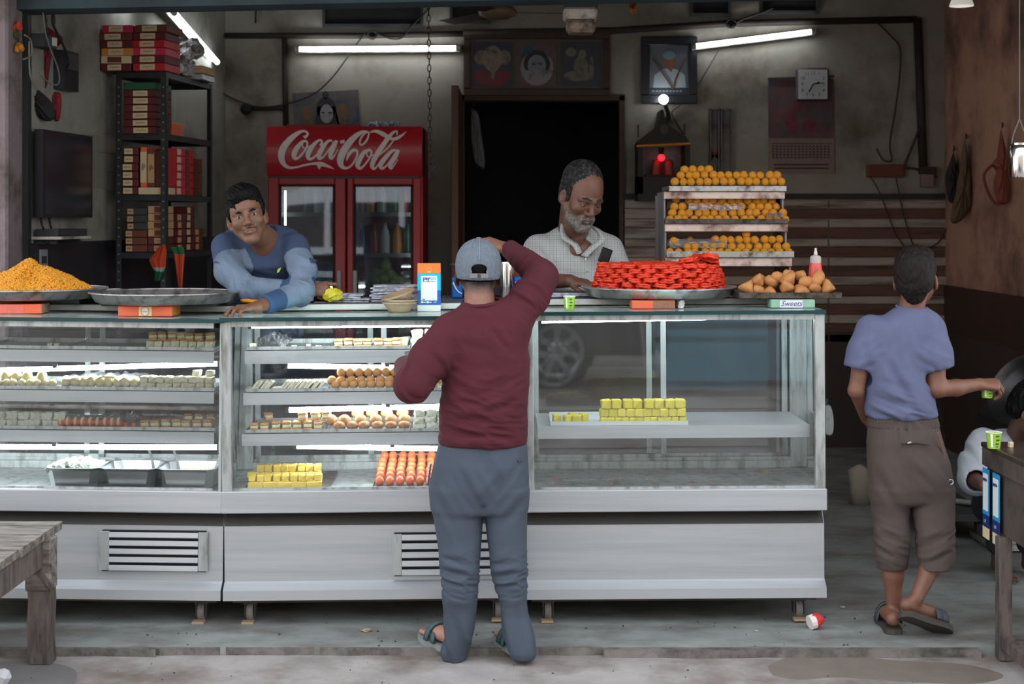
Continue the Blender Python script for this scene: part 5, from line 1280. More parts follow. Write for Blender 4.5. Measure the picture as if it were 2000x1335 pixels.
MB().box(-qw/2,qw/2,0,.004,.092,.168).build('cyan_panel',m_cy,qs,local=True)
MB().box(-qw/2,qw/2,0,.004,.168,qh,.001).build('orange_panel',mat('sign_orange',(238,122,50),.4),qs,local=True)
cd=MB().box(-.036,.036,-.0008,0,.047,.157).build('white_card',MATS['sign_white'],qs,local=True)
g=MB();text_mb(g,'pay',facing((-.012,-.0012,.1455)),.023,bold=.0009);g.build('word_mark',mat('word_navy',(16,64,130),.4),cd,local=True)
g=MB();text_mb(g,'tm',facing((.018,-.0012,.1455)),.023,bold=.0006);g.build('word_mark',mat('word_cyan',(40,180,220),.4),cd,local=True)
g=MB();text_mb(g,'Accepted Here',facing((0,-.0012,.1315)),.0088,bold=.0002);g.build('small_print',m_black,cd,local=True)
g=MB();text_mb(g,'pay',facing((-.024,-.0012,.0525)),.009,bold=.0003);g.build('small_mark',MATS['word_navy'],cd,local=True)
g=MB();text_mb(g,'UPI',facing((.02,-.0012,.0525)),.008,shear=.3);g.build('small_mark',m_dkgrey,cd,local=True)
g=MB();g.box(-.036,-.026,-.0008,0,.035,.043).box(-.011,-.001,-.0008,0,.035,.043).box(-.024,-.014,-.0008,0,.037,.041).box(.001,.011,-.0008,0,.037,.041);text_mb(g,'UPI',facing((.026,-.0010,.039)),.009,shear=.3)
g.build('icon_row',MATS['sign_white'],qs,local=True)
g=MB()
for k in range(5):
 a_=PI*(.18+.16*k);g.tube([(.010*math.cos(a_),-.0008,.180+.010*math.sin(a_)),(.017*math.cos(a_),-.0008,.180+.017*math.sin(a_))],.0011,4)
g.box(-.008,.008,-.001,0,.172,.177);g.build('orange_emblem',mat('sign_gold',(250,196,120),.4),qs,local=True)
MB().add([(-.02,.004,.19),(.02,.004,.19),(.02,.05,0),(-.02,.05,0),(-.02,.006,.19),(.02,.006,.19),(.02,.054,0),(-.02,.054,0)],[(0,1,2,3),(4,5,6,7),(0,3,7,4),(1,2,6,5),(2,3,7,6)]).build('back_stay',MATS['sign_white'],qs,local=True)
p=on(CM,780,.30)
for i in range(3):
 t=thing('fibre_bowl',('bottom brown fibre bowl of the small stack on the glass','second brown fibre bowl of the small stack on the glass','tilted brown fibre bowl on top of the small stack')[i],'bowl',tuple(p+Vector((.003*i,0,.011*i+(.006 if i==2 else 0)))),0,'stacked fibre bowls')
 MB().lathe([(.001,0),(.044,0),(.05,.006),(.064,.028),(.067,.034),(.076,.038),(.077,.046),(.072,.045),(.06,.03),(.046,.008),(.001,.004)],(0,0,0),30).build('bowl_body',mat('fibre_brown',(160,132,106),.9,var=.12,vscale=60,bump=.5,bscale=120),t,local=True,smooth=True,sharp=.9)
 if i==2:t.rotation_euler=(.12,-.30,0);t.location.z+=.012
def paper_stack(lab0,c,w,d,n,hh,seed,group):
 rr=random.Random(seed)
 z=c.z
 for i in range(n):
  t_=hh*rr.uniform(.7,1.3)
  mb=MB();ox,oy,rz=rr.uniform(-.015,.015),rr.uniform(-.01,.01),rr.uniform(-.12,.12)
  L_=w*rr.uniform(.82,1.05);nn=5;vs=[]
  for k in range(nn+1):
   u=k/nn
   for y in(-d/2,d/2):
    zb=.0 if i==0 else .0025*math.sin(u*PI*1.5+i)
    for zz_ in(0,t_):vs.append((-L_/2+L_*u,y*rr.uniform(.95,1.03),abs(zb)+zz_*(1 if 0<k<nn else .85)))
  fs=[]
  for k in range(nn):
   A_,B_=4*k,4*k+4
   fs+=[(A_,A_+2,B_+2,B_),(A_+1,A_+3,B_+3,B_+1),(A_,A_+1,B_+1,B_),(A_+2,A_+3,B_+3,B_+2)]
  fs+=[(0,1,3,2),(4*nn,4*nn+1,4*nn+3,4*nn+2)]
  o=mb.add(vs,fs).build('folded_newspaper',m_paper,local=True)
  o.location=(c.x+ox,c.y+oy,z);o.rotation_euler=(0,0,rz)
  tag(o,lab0%ORD[i],'newspaper',group);z+=t_+.0016
c1=on(CM,768,.56,True);paper_stack('folded newspaper bag, %s from bottom in the tall stack behind the bowls',c1,.20,.14,8,.0085,3,'newspaper stack on the ledge')
c1=on(CM,683,.52,True);paper_stack('folded newspaper bag, %s from bottom in the low stack beside the fist',c1,.155,.11,4,.007,5,'low newspaper stack')
c1=on(CM,640,.49,True);tag(MB().cbox((c1.x,c1.y,c1.z+.002),(.12,.06,.003),0,(0,0,.1)).build('loose_newspaper',m_paper),'single flat newspaper sheet under the young man’s fist'.replace('’s','s'),'newspaper')
c1=on(CM,605,.60,True);hung('red_cloth','dark red cloth spread on the counter under the young man','cloth',[(575,596),(590,584),(615,578),(645,580),(668,588),(672,596),(620,600)],mat('cloth_wine',(120,26,38),.9,var=.2,vscale=14),c1.y,.12,None,11)
c1=on(CM,478,.44,True);tag(MB().cbox((c1.x+.02,c1.y+.03,c1.z+.012),(.09,.05,.02),.008,(.1,.1,.2)).build('orange_packet',mat('packet_amber',(240,150,40),.5,var=.1)),'orange packet under the forearm of the young man','packet')
p=W(990,590,7.25);p.z=LZ(CM,990)
t=thing('steel_flask','tall polished steel flask beside the customer’s ear'.replace('’s','s'),'flask',tuple(p))
MB().lathe([(.001,0),(.03,0),(.031,.004),(.031,.16),(.029,.17),(.001,.172)],tuple(p),24).build('flask_body',MATS['shiny_steel'],t,smooth=True,sharp=.6)
p2=Vector((bandx(1003,7.34),7.36,LZ(CM,1000)))
t=thing('copper_tin','reddish brown tin standing right behind the steel flask','tin',tuple(p2))
MB().lathe([(.001,0),(.036,0),(.036,.05)],tuple(p2),20).build('tin_base',m_tray,t,smooth=True,sharp=.6)
MB().lathe([(.035,.05),(.036,.052),(.036,.165),(.001,.166)],tuple(p2),20).build('tin_body',mat('copper_red',(140,62,44),.4,.3),t,smooth=True,sharp=.6)
t=thing('weighing_scale','dark weighing scale with a flat steel pan behind the customer','scale',tuple(W(935,590,7.42)))
p3=W(940,520,7.42);zl=LZ(CM,940)
MB().box(p3.x-.13,p3.x+.13,7.34,7.50,zl,zl+.07,.008).build('scale_base',mat('scale_black',(30,31,34),.4),t)
MB().lathe([(.02,.07),(.02,p3.z-zl-.012)],(p3.x,7.42,zl),12).build('pillar',m_dkgrey,t)
MB().lathe([(.001,0),(.12,0),(.15,.02),(.152,.024),(.12,.006),(.001,.004)],(p3.x,7.42,p3.z-.012),32).build('weighing_pan',m_tray,t,smooth=True,sharp=.6)
for px,lab in((893,'blue and white packet left of the customer’s neck'),(1017,'blue and white packet behind the steel flask')):
 pp=W(px,585,7.26);zl=LZ(CM,px)
 t=thing('blue_packet',lab.replace('’s','s'),'packet',(pp.x,7.27,zl))
 w_=.05 if px<950 else .065
 MB().box(pp.x-w_/2,pp.x+w_/2,7.25,7.29,zl,zl+.10,.006).build('packet_body',mat('packet_blue',(26,92,176),.35,var=.1),t)
 MB().tube([tuple(v)for v in catmull([(pp.x-w_*.4,7.248,zl+.075),(pp.x-w_*.1,7.247,zl+.045),(pp.x+w_*.15,7.247,zl+.03),(pp.x+w_*.45,7.248,zl+.022)],4)],.003,4).build('white_swirl',MATS['sign_white'],t)
t=thing('work_counter','plain dark work counter behind the cases in front of the older person','counter',(.5,7.4,0))
MB().box(.0,1.26,7.32,7.34,.06,LZ(CM,940)-.03).build('front_panel',mat('panel_umber',(66,48,40),.6,var=.2,vscale=4),t)
MB().box(-.34,1.28,7.315,7.52,LZ(CM,940)-.03,LZ(CM,940)-.001).build('counter_top',m_dkgrey,t)
for x_ in(-.3,1.24):MB().box(x_-.025,x_+.025,7.38,7.43,0,LZ(CM,940)-.03).build('leg',m_dkgrey,t)
paper_cup('lime green paper cup standing on the glass right of the customer',tuple(on(CR,1112,.14)),.058,.0215,.0255)
p=on(CR,1095,.56,True)
t=thing('account_book','dark account book lying in front of the old man','book',tuple(p))
MB().cbox((p.x+.03,p.y+.02,p.z+.012),(.2,.14,.022),.004,(0,0,.06)).build('cover',mat('book_navy',(36,40,56),.6),t)
MB().cbox((p.x+.03,p.y+.018,p.z+.012),(.194,.138,.016),0,(0,0,.06)).build('page_block',m_paper,t)
tag(MB().cbox((p.x-.07,p.y-.03,p.z+.006),(.16,.1,.010),.002,(0,0,-.15)).build('magazine',m_paper),'loose newspaper under the account book','newspaper')
# ------------------------------------------------------------------ pile of orange spirals on a plate
cj=Vector((bandx(1287,6.95),6.97,LZ(CR,1287)+.002))
round_tray('round_tray','round steel tray under the pile of orange fried spirals',cj,.348,.042,m_tray)
def spiral(seed):
 rr=random.Random(seed);mb=MB()
 for r0,z,n in((.0280,.0062,26),(.0265,.0150,26),(.0165,.0130,18),(.007,.012,12)):
  ph=rr.uniform(0,6);e=rr.uniform(.92,1.1)
  mb.tube([((r0+.0022*math.sin(3*a_+ph))*math.cos(a_)*e,(r0+.0022*math.sin(4*a_+ph))*math.sin(a_)/e,z+.0014*math.sin(5*a_+ph))for a_ in(2*PI*k/n for k in range(n))],[.0068+.0012*math.sin(k*2.4+ph)for k in range(n)],6,closed=True)
 return mesh_of(mb,'orange_spiral',m_jal,smooth=True)
JAL=[spiral(k)for k in range(5)]
LAYH=.0205;nl=7;cnt=0
for L_ in range(nl):
 Rr=.277-.005*L_;n=23
 for k in range(n):
  a_=2*PI*(k+.5*(L_%2))/n
  if math.sin(a_)>.55:continue
  cnt+=1
  inst('orange_spiral',JAL[R.randrange(5)],cj+Vector((Rr*math.cos(a_)+R.uniform(-.006,.006),Rr*math.sin(a_)*.93+R.uniform(-.005,.005),.008+L_*LAYH+R.uniform(-.002,.002))),(R.uniform(-.13,.13),R.uniform(-.13,.13),R.uniform(0,6)),R.uniform(.97,1.1),'','sweet','orange spirals heaped on the right tray')['label']='orange fried spiral, %s layer from below, %s around the pile from its right end'%(ORD[L_],ORD[k%n]if k<20 else('twenty-first','twenty-second','twenty-third')[k-20])
for j,(Rr,n)in enumerate(((.215,17),(.145,11),(.07,6))):
 for L_ in range(nl-2,nl):
  for k in range(n):
   a_=2*PI*(k+.5*(L_%2))/n
   if L_==nl-2 and math.sin(a_)>-.1:continue
   inst('orange_spiral',JAL[R.randrange(5)],cj+Vector((Rr*math.cos(a_),Rr*math.sin(a_)*.93,.008+L_*LAYH+R.uniform(-.002,.003))),(R.uniform(-.1,.1),R.uniform(-.1,.1),R.uniform(0,6)),1.05,'orange fried spiral, %s layer, %s in the %s inner ring'%(('upper','top')[L_-nl+2],ORD[k],('outer','middle','central')[j]),'sweet','orange spirals heaped on the right tray')
for k in range(5):
 inst('orange_spiral',JAL[k],cj+Vector((.11+.035*k-(.03 if k>3 else 0),-.16+.05*(k%3),.012+nl*LAYH+.006*(k%2)+(.012 if k in(2,3)else 0))),(R.uniform(-.2,.2),-.15,k),1.1,'orange fried spiral, %s of the few crowning the right end of the pile'%ORD[k],'sweet','orange spirals heaped on the right tray')
# ------------------------------------------------------------------ samosas on a flat tray
cs0=Vector((bandx(1533,6.82),6.84,LZ(CR,1533)+.004))
ts=thing('flat_tray','burnt rectangular metal tray heaped with samosas','tray',tuple(cs0))
hw,hd=.218,.15
MB().box(cs0.x-hw,cs0.x+hw,cs0.y-hd,cs0.y+hd,cs0.z,cs0.z+.003).build('tray_base',m_traydk,ts)
g=MB();e=.006
for(x0,x1,y0,y1)in((-hw-e,hw+e,-hd-e,-hd),(-hw-e,hw+e,hd,hd+e),(-hw-e,-hw,-hd,hd),(hw,hw+e,-hd,hd)):
 g.box(cs0.x+x0,cs0.x+x1,cs0.y+y0,cs0.y+y1,cs0.z,cs0.z+.026,.002)
g.build('tray_rim',m_traydk,ts)
MB().box(cs0.x-hw*.9,cs0.x+hw*.9,cs0.y-.02,cs0.y+.12,cs0.z-.004,cs0.z-.0).build('tray_foot',m_dkgrey,ts)
def samosa(seed):
 rr=random.Random(seed)
 out=[(-.038,0),(.038,-.004),(.004,.062)]
 ring=[(-.038,.0),(-.015,-.006),(.012,-.006),(.038,-.003),(.03,.018),(.018,.042),(.004,.064),(-.012,.042),(-.028,.02)]
 mb=MB();vs=[];n=len(ring)
 for s_,z in((1,0),(.93,.013),(.70,.023),(.30,.029)):vs+=[((x-0)*s_*rr.uniform(.95,1.05),.022+(y-.022)*s_,z*rr.uniform(.9,1.1))for x,y in ring]
 for s_,z in((.93,-.012),(.70,-.021),(.30,-.025)):vs+=[(x*s_*rr.uniform(.95,1.05),.022+(y-.022)*s_,z*rr.uniform(.9,1.1))for x,y in ring]
 fs=[]
 for A_,B_ in((0,1),(1,2),(2,3),(4,0),(5,4),(6,5)):
  fs+=[(A_*n+j,A_*n+(j+1)%n,B_*n+(j+1)%n,B_*n+j)for j in range(n)]
 fs+=[tuple(3*n+j for j in range(n)),tuple(6*n+j for j in range(n))]
 return mesh_of(mb.add(vs,fs),'samosa',m_sam,smooth=True)
SAM=[samosa(k)for k in range(4)]
spots=[(-.185,-.09),(-.125,-.1),(-.06,-.09),(0,-.1),(.06,-.095),(.12,-.1),(.18,-.09),(-.15,-.02),(-.09,-.01),(-.02,-.02),(.05,-.015),(.11,-.02),(.17,-.02),(-.11,.06),(-.03,.06),(.05,.06),(.13,.06)]
for i,(x,y)in enumerate(spots):
 inst('samosa',SAM[i%4],cs0+Vector((x,y,.030+.004*(i%2))),(R.uniform(-.7,.7)+(1.2 if i%3==0 else 0),R.uniform(-.5,.5),R.uniform(0,6.2)),R.uniform(.85,1.02),'golden samosa on the tray, %s from left in the %s row of the bottom layer'%(ORD[i if i<7 else(i-7 if i<13 else i-13)],'front' if i<7 else 'middle' if i<13 else 'rear'),'samosa','samosas on the burnt tray')
for i,(x,y)in enumerate([(-.13,-.055),(-.065,-.05),(.0,-.055),(.065,-.05),(.13,-.055),(-.09,.02),(-.01,.025),(.07,.02),(.15,.0)]):
 inst('samosa',SAM[(i+1)%4],cs0+Vector((x,y,.062+.005*(i%2))),(R.uniform(-.7,.7)+(1.3 if i%2==0 else 0),R.uniform(-.5,.5),R.uniform(0,6.2)),R.uniform(.85,1.02),'golden samosa, %s from left in the upper layer of the heap, %s row'%(ORD[i if i<5 else i-5],'front' if i<5 else 'rear'),'samosa','samosas on the burnt tray')
for i,(x,y)in enumerate([(-.05,-.02),(.02,-.01),(.09,-.02)]):
 inst('samosa',SAM[i],cs0+Vector((x,y,.092)),(R.uniform(-.3,.3),R.uniform(-.3,.3),R.uniform(0,6)),.9,'golden samosa on the very top of the heap, %s from left'%ORD[i],'samosa','samosas on the burnt tray')
p=Vector((bandx(1593,7.02),7.02,LZ(CR,1590)+.0))
t=thing('sauce_bottle','red squeeze sauce bottle with pale nozzle behind the samosas','bottle',tuple(p))
MB().lathe([(.001,0),(.034,0),(.036,.006),(.035,.06),(.030,.12),(.0265,.145),(.025,.15),(.001,.151)],tuple(p),24).build('bottle_body',mat('sauce_red',(226,74,66),.35,coat=.3),t,smooth=True,sharp=.8)
MB().lathe([(.0255,.145),(.0255,.172),(.022,.18),(.011,.184),(.001,.185)],tuple(p),20).build('cap',mat('cap_grey',(190,178,172),.4),t,smooth=True,sharp=.6)
MB().lathe([(.010,.183),(.008,.195),(.005,.21),(.0055,.216),(.001,.217)],tuple(p),14).build('nozzle',mat('nozzle_cream',(226,218,200),.5),t,smooth=True)
# ------------------------------------------------------------------ tiered stand of yellow balls
LY=7.6
sx_=lambda px,Y=LY:bandx(px,Y)
sz=lambda py,Y=LY:W(0,py,Y).z
st_=thing('tiered_stand','pale three-tier stand holding trays of yellow balls','stand',(sx_(1425),LY+.2,0))
m_st=mat('stand_white',(214,190,178),.7,var=.15,vscale=10,col2=(110,76,62),cmix=.45,cscale=9)
m_sti=mat('stand_grey',(128,122,122),.6,var=.15,vscale=8)
zc0=LZ(CR,1400)
tiers=[(363,372,1306,1536,374,388,1297,1534,0.0),(427,438,1299,1539,437,452,1299,1540,-.02),(490,503,1302,1551,503,520,1300,1548,-.04)]
for x in(1298,1541):
 MB().box(sx_(x)-.012,sx_(x)+.012,LY+.34,LY+.37,.02,sz(380)).build('rear_post',m_sti,st_)
for i,(ty0,ty1,ta,tb,f0,f1,fa,fb,dy)in enumerate(tiers):
 Y=LY+dy
 MB().box(sx_(fa,Y),sx_(fb,Y),Y+.012,Y+.03,sz(f1,Y),sz(f0,Y),.003).build('front_board',m_st,st_)
 MB().box(sx_(fa,Y)+.01,sx_(fb,Y)-.01,Y+.03,LY+.37,sz(f1,Y)+.01,sz(f1,Y)+.018).build('tier_shelf',m_sti,st_)
 for x in(fa+2,fb-3):
  zt_=sz(f0,Y)
  zb_=(sz(tiers[i+1][4],LY+tiers[i+1][8])if i<2 else zc0+.0)
  MB().box(sx_(x,Y)-.004,sx_(x,Y)+.004,Y+.03,LY+.37,zb_,zt_).build('side_panel',m_sti,st_)
 zt_=sz(ty0,Y)
 t=thing('sweet_tray',('top','middle','lowest')[i]+' metal tray of yellow balls on the tiered stand','tray',(sx_((ta+tb)/2,Y),Y,sz(ty1,Y)),group='trays on the tiered stand')
 zb_=sz(f0,Y)+.002
 MB().box(sx_(ta,Y),sx_(tb,Y),Y,Y+.34,zb_,zb_+.004).build('tray_base',m_tray,t)
 MB().box(sx_(ta,Y),sx_(tb,Y),Y-.004,Y,zb_,zt_,.001).box(sx_(ta,Y),sx_(ta,Y)+.004,Y,Y+.34,zb_,zt_).box(sx_(tb,Y)-.004,sx_(tb,Y),Y,Y+.34,zb_,zt_).build('tray_rim',m_tray if i!=1 else m_traydk,t)
def lrow(pxa,pxb,n,py,Y,dd,lab,skip=(),sc=1):
 for k in range(n):
  if k in skip:continue
  px=pxa+(pxb-pxa)*(k/(n-1)if n>1 else 0)
  p=W(px,py,Y+dd)
  inst('laddu',LADDU[R.randrange(4)],(p.x+R.uniform(-.001,.001),p.y+R.uniform(-.003,.003),p.z-.0212+R.uniform(-.0015,.0015)),(R.uniform(0,.3),R.uniform(0,.3),R.uniform(0,6)),sc*R.uniform(.98,1.04),lab%ORD[k],'sweet','yellow balls on the tiered stand')
for tier,Y in(('top',LY),('middle',LY-.02),('lowest',LY-.04)):pass
L3='yellow ball, %%s from left in the %s row of the %s tray'
lrow(1319,1526,14,354.5,LY,.03,L3%('front','top'));lrow(1328,1518,13,342,LY,.052,L3%('second','top'));lrow(1336,1384,4,331,LY,.074,L3%('uppermost','top'))
Y=LY-.02
lrow(1306,1534,15,428,Y,.026,L3%('lowest','middle'));lrow(1314,1528,14,416,Y,.048,L3%('second','middle'));lrow(1318,1516,13,404,Y,.072,L3%('third','middle'));lrow(1344,1508,11,393,Y,.095,L3%('uppermost','middle'))
inst('laddu',LADDU[0],tuple(W(1320,397,Y+.1)),(0,0,0),1,'yellow ball alone at the left end, upper middle tray','sweet','yellow balls on the tiered stand')
Y=LY-.04
lrow(1309,1540,15,492.5,Y,.026,L3%('lowest','bottom'));lrow(1340,1534,12,481.5,Y,.048,L3%('second','bottom'));lrow(1396,1524,9,468,Y,.072,L3%('third','bottom'))
lrow(1456,1456,1,456,Y,.072,'single yellow ball crowning the bottom tray%.0s')
inst('laddu',LADDU[1],tuple(W(1316,479,Y+.06)),(0,0,0),1,'yellow ball under film at the left end of the bottom tray','sweet','yellow balls on the tiered stand')
inst('laddu',LADDU[2],tuple(W(1348,474,Y+.13)),(0,0,0),.8,'small yellow ball behind the film, left part of the bottom tray','sweet','yellow balls on the tiered stand')
def drape(lab,px0,px1,py0,py1,Y,seed):
 rr=random.Random(seed);n,m=16,6;vs=[]
 for i in range(n+1):
  for j in range(m+1):
   p=W(px0+(px1-px0)*i/n,py0+(py1-py0)*j/m+rr.uniform(-1.5,1.5),Y-.012+.03*(1-j/m)+rr.uniform(-.006,.006));vs.append(tuple(p))
 tag(MB().add(vs,[(i*(m+1)+j,i*(m+1)+j+1,(i+1)*(m+1)+j+1,(i+1)*(m+1)+j)for i in range(n)for j in range(m)]).build('plastic_film',m_plastic),lab,'film')
drape('crinkled clear film over the balls of the middle tray',1345,1450,398,410,LY-.005,4)
drape('small piece of clear film at the right of the middle tray',1498,1530,414,424,LY-.01,5)
drape('crinkled clear film covering the left of the bottom tray',1308,1420,466,484,LY+.0,6)
tag(MB().ball((bandx(1538,7.3),7.3,LZ(CR,1538)+.05),(.05,.03,.035),10,7,noise=.15,rnd=R).build('plastic_bag',mat('white_bag',(196,200,210),.4,var=.2,vscale=20)),'crumpled white plastic bag behind the samosas','bag')
# ------------------------------------------------------------------ bodies: smooth distance fields turned into one skin
class Sdf:
 def __init__(s):s.p=[];s.M=Matrix.Identity(4)
 def T(s,v):return np.array(s.M@Vector(v),np.float64)
 def sc(s):return s.M.to_scale()[0]
 def cap(s,a,b,ra,rb=None,k=.012,flat=None,op=0):
  """tapered capsule; flat = (direction, factor) squashes it"""
  a,b=s.T(a),s.T(b);q=s.sc();rb=ra if rb is None else rb
  if flat:flat=(np.array((s.M.to_3x3()@Vector(flat[0])).normalized()),flat[1])
  R_=max(ra,rb)*q*max(1,flat[1]if flat else 1)
  s.p.append(('cap',a,b,ra*q,rb*q,flat,k*q,op,np.minimum(a,b)-R_,np.maximum(a,b)+R_));return s
 def cut(s,p,axis,R_=.085,dp=.035):
  """trims a limb flat beyond p"""
  ax=Vector(axis).normalized();s.ell(Vector(p)+ax*dp,(R_,R_,dp),.003,rot=ax.to_track_quat('Z','Y').to_euler(),op=1);return s
 def chain(s,pts,rs,k=.012,op=0):
  for i in range(len(pts)-1):s.cap(pts[i],pts[i+1],rs[i],rs[i+1],k,None,op)
  return s
 def ell(s,c,r,k=.012,rot=None,op=0):
  r=np.array(r if hasattr(r,'__len__')else(r,r,r),float)*s.sc();c=s.T(c)
  Rm=np.array(s.M.to_3x3().normalized()@(Euler(rot).to_matrix()if rot else Matrix.Identity(3)))
  R_=r.max();s.p.append(('ell',c,r,Rm,None,None,k*s.sc(),op,c-R_,c+R_));return s
 def loft(s,rings,k=.012,n=2.4,U=(0,0,1),Wd=(1,0,0),op=0,rnd=.02):
  """rings: (centre, half width, half depth), ordered along U"""
  U,Wd=Vector(U).normalized(),Vector(Wd).normalized();D=U.cross(Wd)
  C=np.array([s.T(r[0])for r in rings]);A=np.array([r[1]for r in rings])*s.sc();B_=np.array([r[2]for r in rings])*s.sc()
  U,Wd,D=np.array(U),np.array(Wd),np.array(D);h=C@U;o=np.argsort(h)
  mx=np.maximum(A,B_).max()
  s.p.append(('loft',C[o],A[o],B_[o],(U,Wd,D,n,rnd),h[o],k,op,C.min(0)-mx,C.max(0)+mx));return s
 @staticmethod
 def ev(p,P):
  t=p[0]
  if t=='cap':
   _,a,b,ra,rb,flat=p[:6];ab=b-a;L=ab@ab+1e-12
   q=P-a;u=np.clip((q@ab)/L,0,1);q=q-u[...,None]*ab
   if flat:
    n,f=flat;q=q+(q@n)[...,None]*n*(1/f-1)
   d=np.sqrt((q*q).sum(-1))-(ra+(rb-ra)*u)
   return d*(min(flat[1],1)if flat else 1)
  if t=='ell':
   q=(P-p[1])@p[3];k0=np.sqrt(((q/p[2])**2).sum(-1));k1=np.sqrt(((q/p[2]**2)**2).sum(-1))+1e-9
   return k0*(k0-1)/k1
  C,A,B_,(U,Wd,D,n,rnd),hs=p[1:6]
  h=P@U;c=[np.interp(h,hs,C[:,i])for i in range(3)];aa=np.interp(h,hs,A);bb=np.interp(h,hs,B_)
  q=P-np.stack(c,-1);u=np.abs(q@Wd)/aa;v=np.abs(q@D)/bb
  d=((u**n+v**n)**(1/n)-1)*np.minimum(aa,bb)
  e=np.maximum(hs[0]-h,h-hs[-1])
  x,y=np.maximum(d+rnd,0),np.maximum(e+rnd,0)
  return np.sqrt(x*x+y*y)+np.minimum(np.maximum(d,e)+rnd,0)-rnd
 def mesh(s,h,fine=(),clip=None):
  lo=np.min([p[8]for p in s.p if p[7]==0],0)-2*h;hi=np.max([p[9]for p in s.p if p[7]==0],0)+2*h
  if clip is not None:lo,hi=np.maximum(lo,clip[0]),np.minimum(hi,clip[1])
  ax=[]
  for i in range(3):
   x,out=lo[i],[]
   while x<hi[i]+h:
    out.append(x);st=h
    for a_,b_,hh in fine:
     if a_[i]-hh<=x<=b_[i]:st=min(st,hh)
     elif x<a_[i]<x+st:st=max(hh,a_[i]-x)
    x+=st
   ax.append(np.array(out))
  X,Y,Z=ax
  f=np.full((len(X),len(Y),len(Z)),9.0,np.float32)
  for p in s.p:
   k,op=p[6],p[7];m=k+2.5*h
   sl=tuple(slice(max(0,np.searchsorted(ax[i],p[8][i]-m)-1),np.searchsorted(ax[i],p[9][i]+m)+1)for i in range(3))
   if any(q.stop-q.start<1 for q in sl):continue
   G=np.stack(np.meshgrid(X[sl[0]],Y[sl[1]],Z[sl[2]],indexing='ij'),-1)
   d=Sdf.ev(p,G).astype(np.float32);a=f[sl]
   if op==0:
    e=np.clip(.5+.5*(a-d)/k,0,1);f[sl]=a+(d-a)*e-k*e*(1-e)
   else:
    e=np.clip(.5-.5*(a+d)/k,0,1);f[sl]=a+(-d-a)*e+k*e*(1-e)
  return nets(f,X,Y,Z)
def nets(f,X,Y,Z):
 s=f<0;n0,n1,n2=f.shape
 cnt=np.zeros((n0-1,n1-1,n2-1),np.int8)
 for a in(0,1):
  for b_ in(0,1):
   for c in(0,1):cnt+=s[a:n0-1+a,b_:n1-1+b_,c:n2-1+c]
 act=(cnt>0)&(cnt<8)
 I,J,K=np.nonzero(act)
 idx=np.full(act.shape,-1,np.int32);idx[I,J,K]=np.arange(len(I))
 acc=np.zeros((len(I),3));w=np.zeros(len(I));ax=(X,Y,Z)
 cr=[(a,b_,c)for a in(0,1)for b_ in(0,1)for c in(0,1)]
 val={q:f[I+q[0],J+q[1],K+q[2]].astype(np.float64)for q in cr}
 pos={q:np.stack([X[I+q[0]],Y[J+q[1]],Z[K+q[2]]],1)for q in cr}
 for q in cr:
  for i in range(3):
   if q[i]==0:
    r=list(q);r[i]=1;r=tuple(r)
    m=(val[q]<0)!=(val[r]<0)
    if not m.any():continue
    t=val[q][m]/(val[q][m]-val[r][m])
    acc[m]+=pos[q][m]+t[:,None]*(pos[r][m]-pos[q][m]);w[m]+=1
 V=acc/w[:,None]
 Q=[]
 for i in range(3):
  A=[slice(None)]*3;B_=[slice(None)]*3
  A[i]=slice(0,-1);B_[i]=slice(1,None)
  a,b_=s[tuple(A)],s[tuple(B_)]
  E=np.argwhere(a!=b_)
  j,k=(i+1)%3,(i+2)%3
  E=E[(E[:,j]>0)&(E[:,k]>0)&(E[:,j]<f.shape[j]-1)&(E[:,k]<f.shape[k]-1)]
  if not len(E):continue
  ins=a[E[:,0],E[:,1],E[:,2]]
  c=[]
  for dj,dk in((-1,-1),(0,-1),(0,0),(-1,0)):
   e=E.copy();e[:,j]+=dj;e[:,k]+=dk;c.append(idx[e[:,0],e[:,1],e[:,2]])
  q=np.stack(c,1);q[~ins]=q[~ins][:,::-1]
  Q.append(q)
 return V,np.concatenate(Q)
def vnoise(P):
 """smooth value noise in -1..1"""
 P=np.asarray(P,float);i=np.floor(P);f=P-i;f=f*f*(3-2*f);o=0
 for a in(0,1):
  for b_ in(0,1):
   for c in(0,1):
    q=i+(a,b_,c)
    hsh=np.sin(q@np.array((127.1,311.7,74.7)))*43758.5453;hsh-=np.floor(hsh)
    o=o+hsh*(f[:,0]if a else 1-f[:,0])*(f[:,1]if b_ else 1-f[:,1])*(f[:,2]if c else 1-f[:,2])
 return o*2-1
def vnormals(V,Q):
 n=np.cross(V[Q[:,2]]-V[Q[:,0]],V[Q[:,3]]-V[Q[:,1]]);N=np.zeros_like(V)
 for i in range(4):np.add.at(N,Q[:,i],n)
 return N/(np.linalg.norm(N,axis=1,keepdims=True)+1e-12)
def relax(V,Q,it=2,lam=.5):
 for _ in range(it):
  A=np.zeros_like(V);c=np.zeros(len(V))
  for i in range(4):
   j=(i+1)%4
   np.add.at(A,Q[:,i],V[Q[:,j]]);np.add.at(c,Q[:,i],1);np.add.at(A,Q[:,j],V[Q[:,i]]);np.add.at(c,Q[:,j],1)
  V=V+lam*(A/np.maximum(c,1)[:,None]-V)
 return V
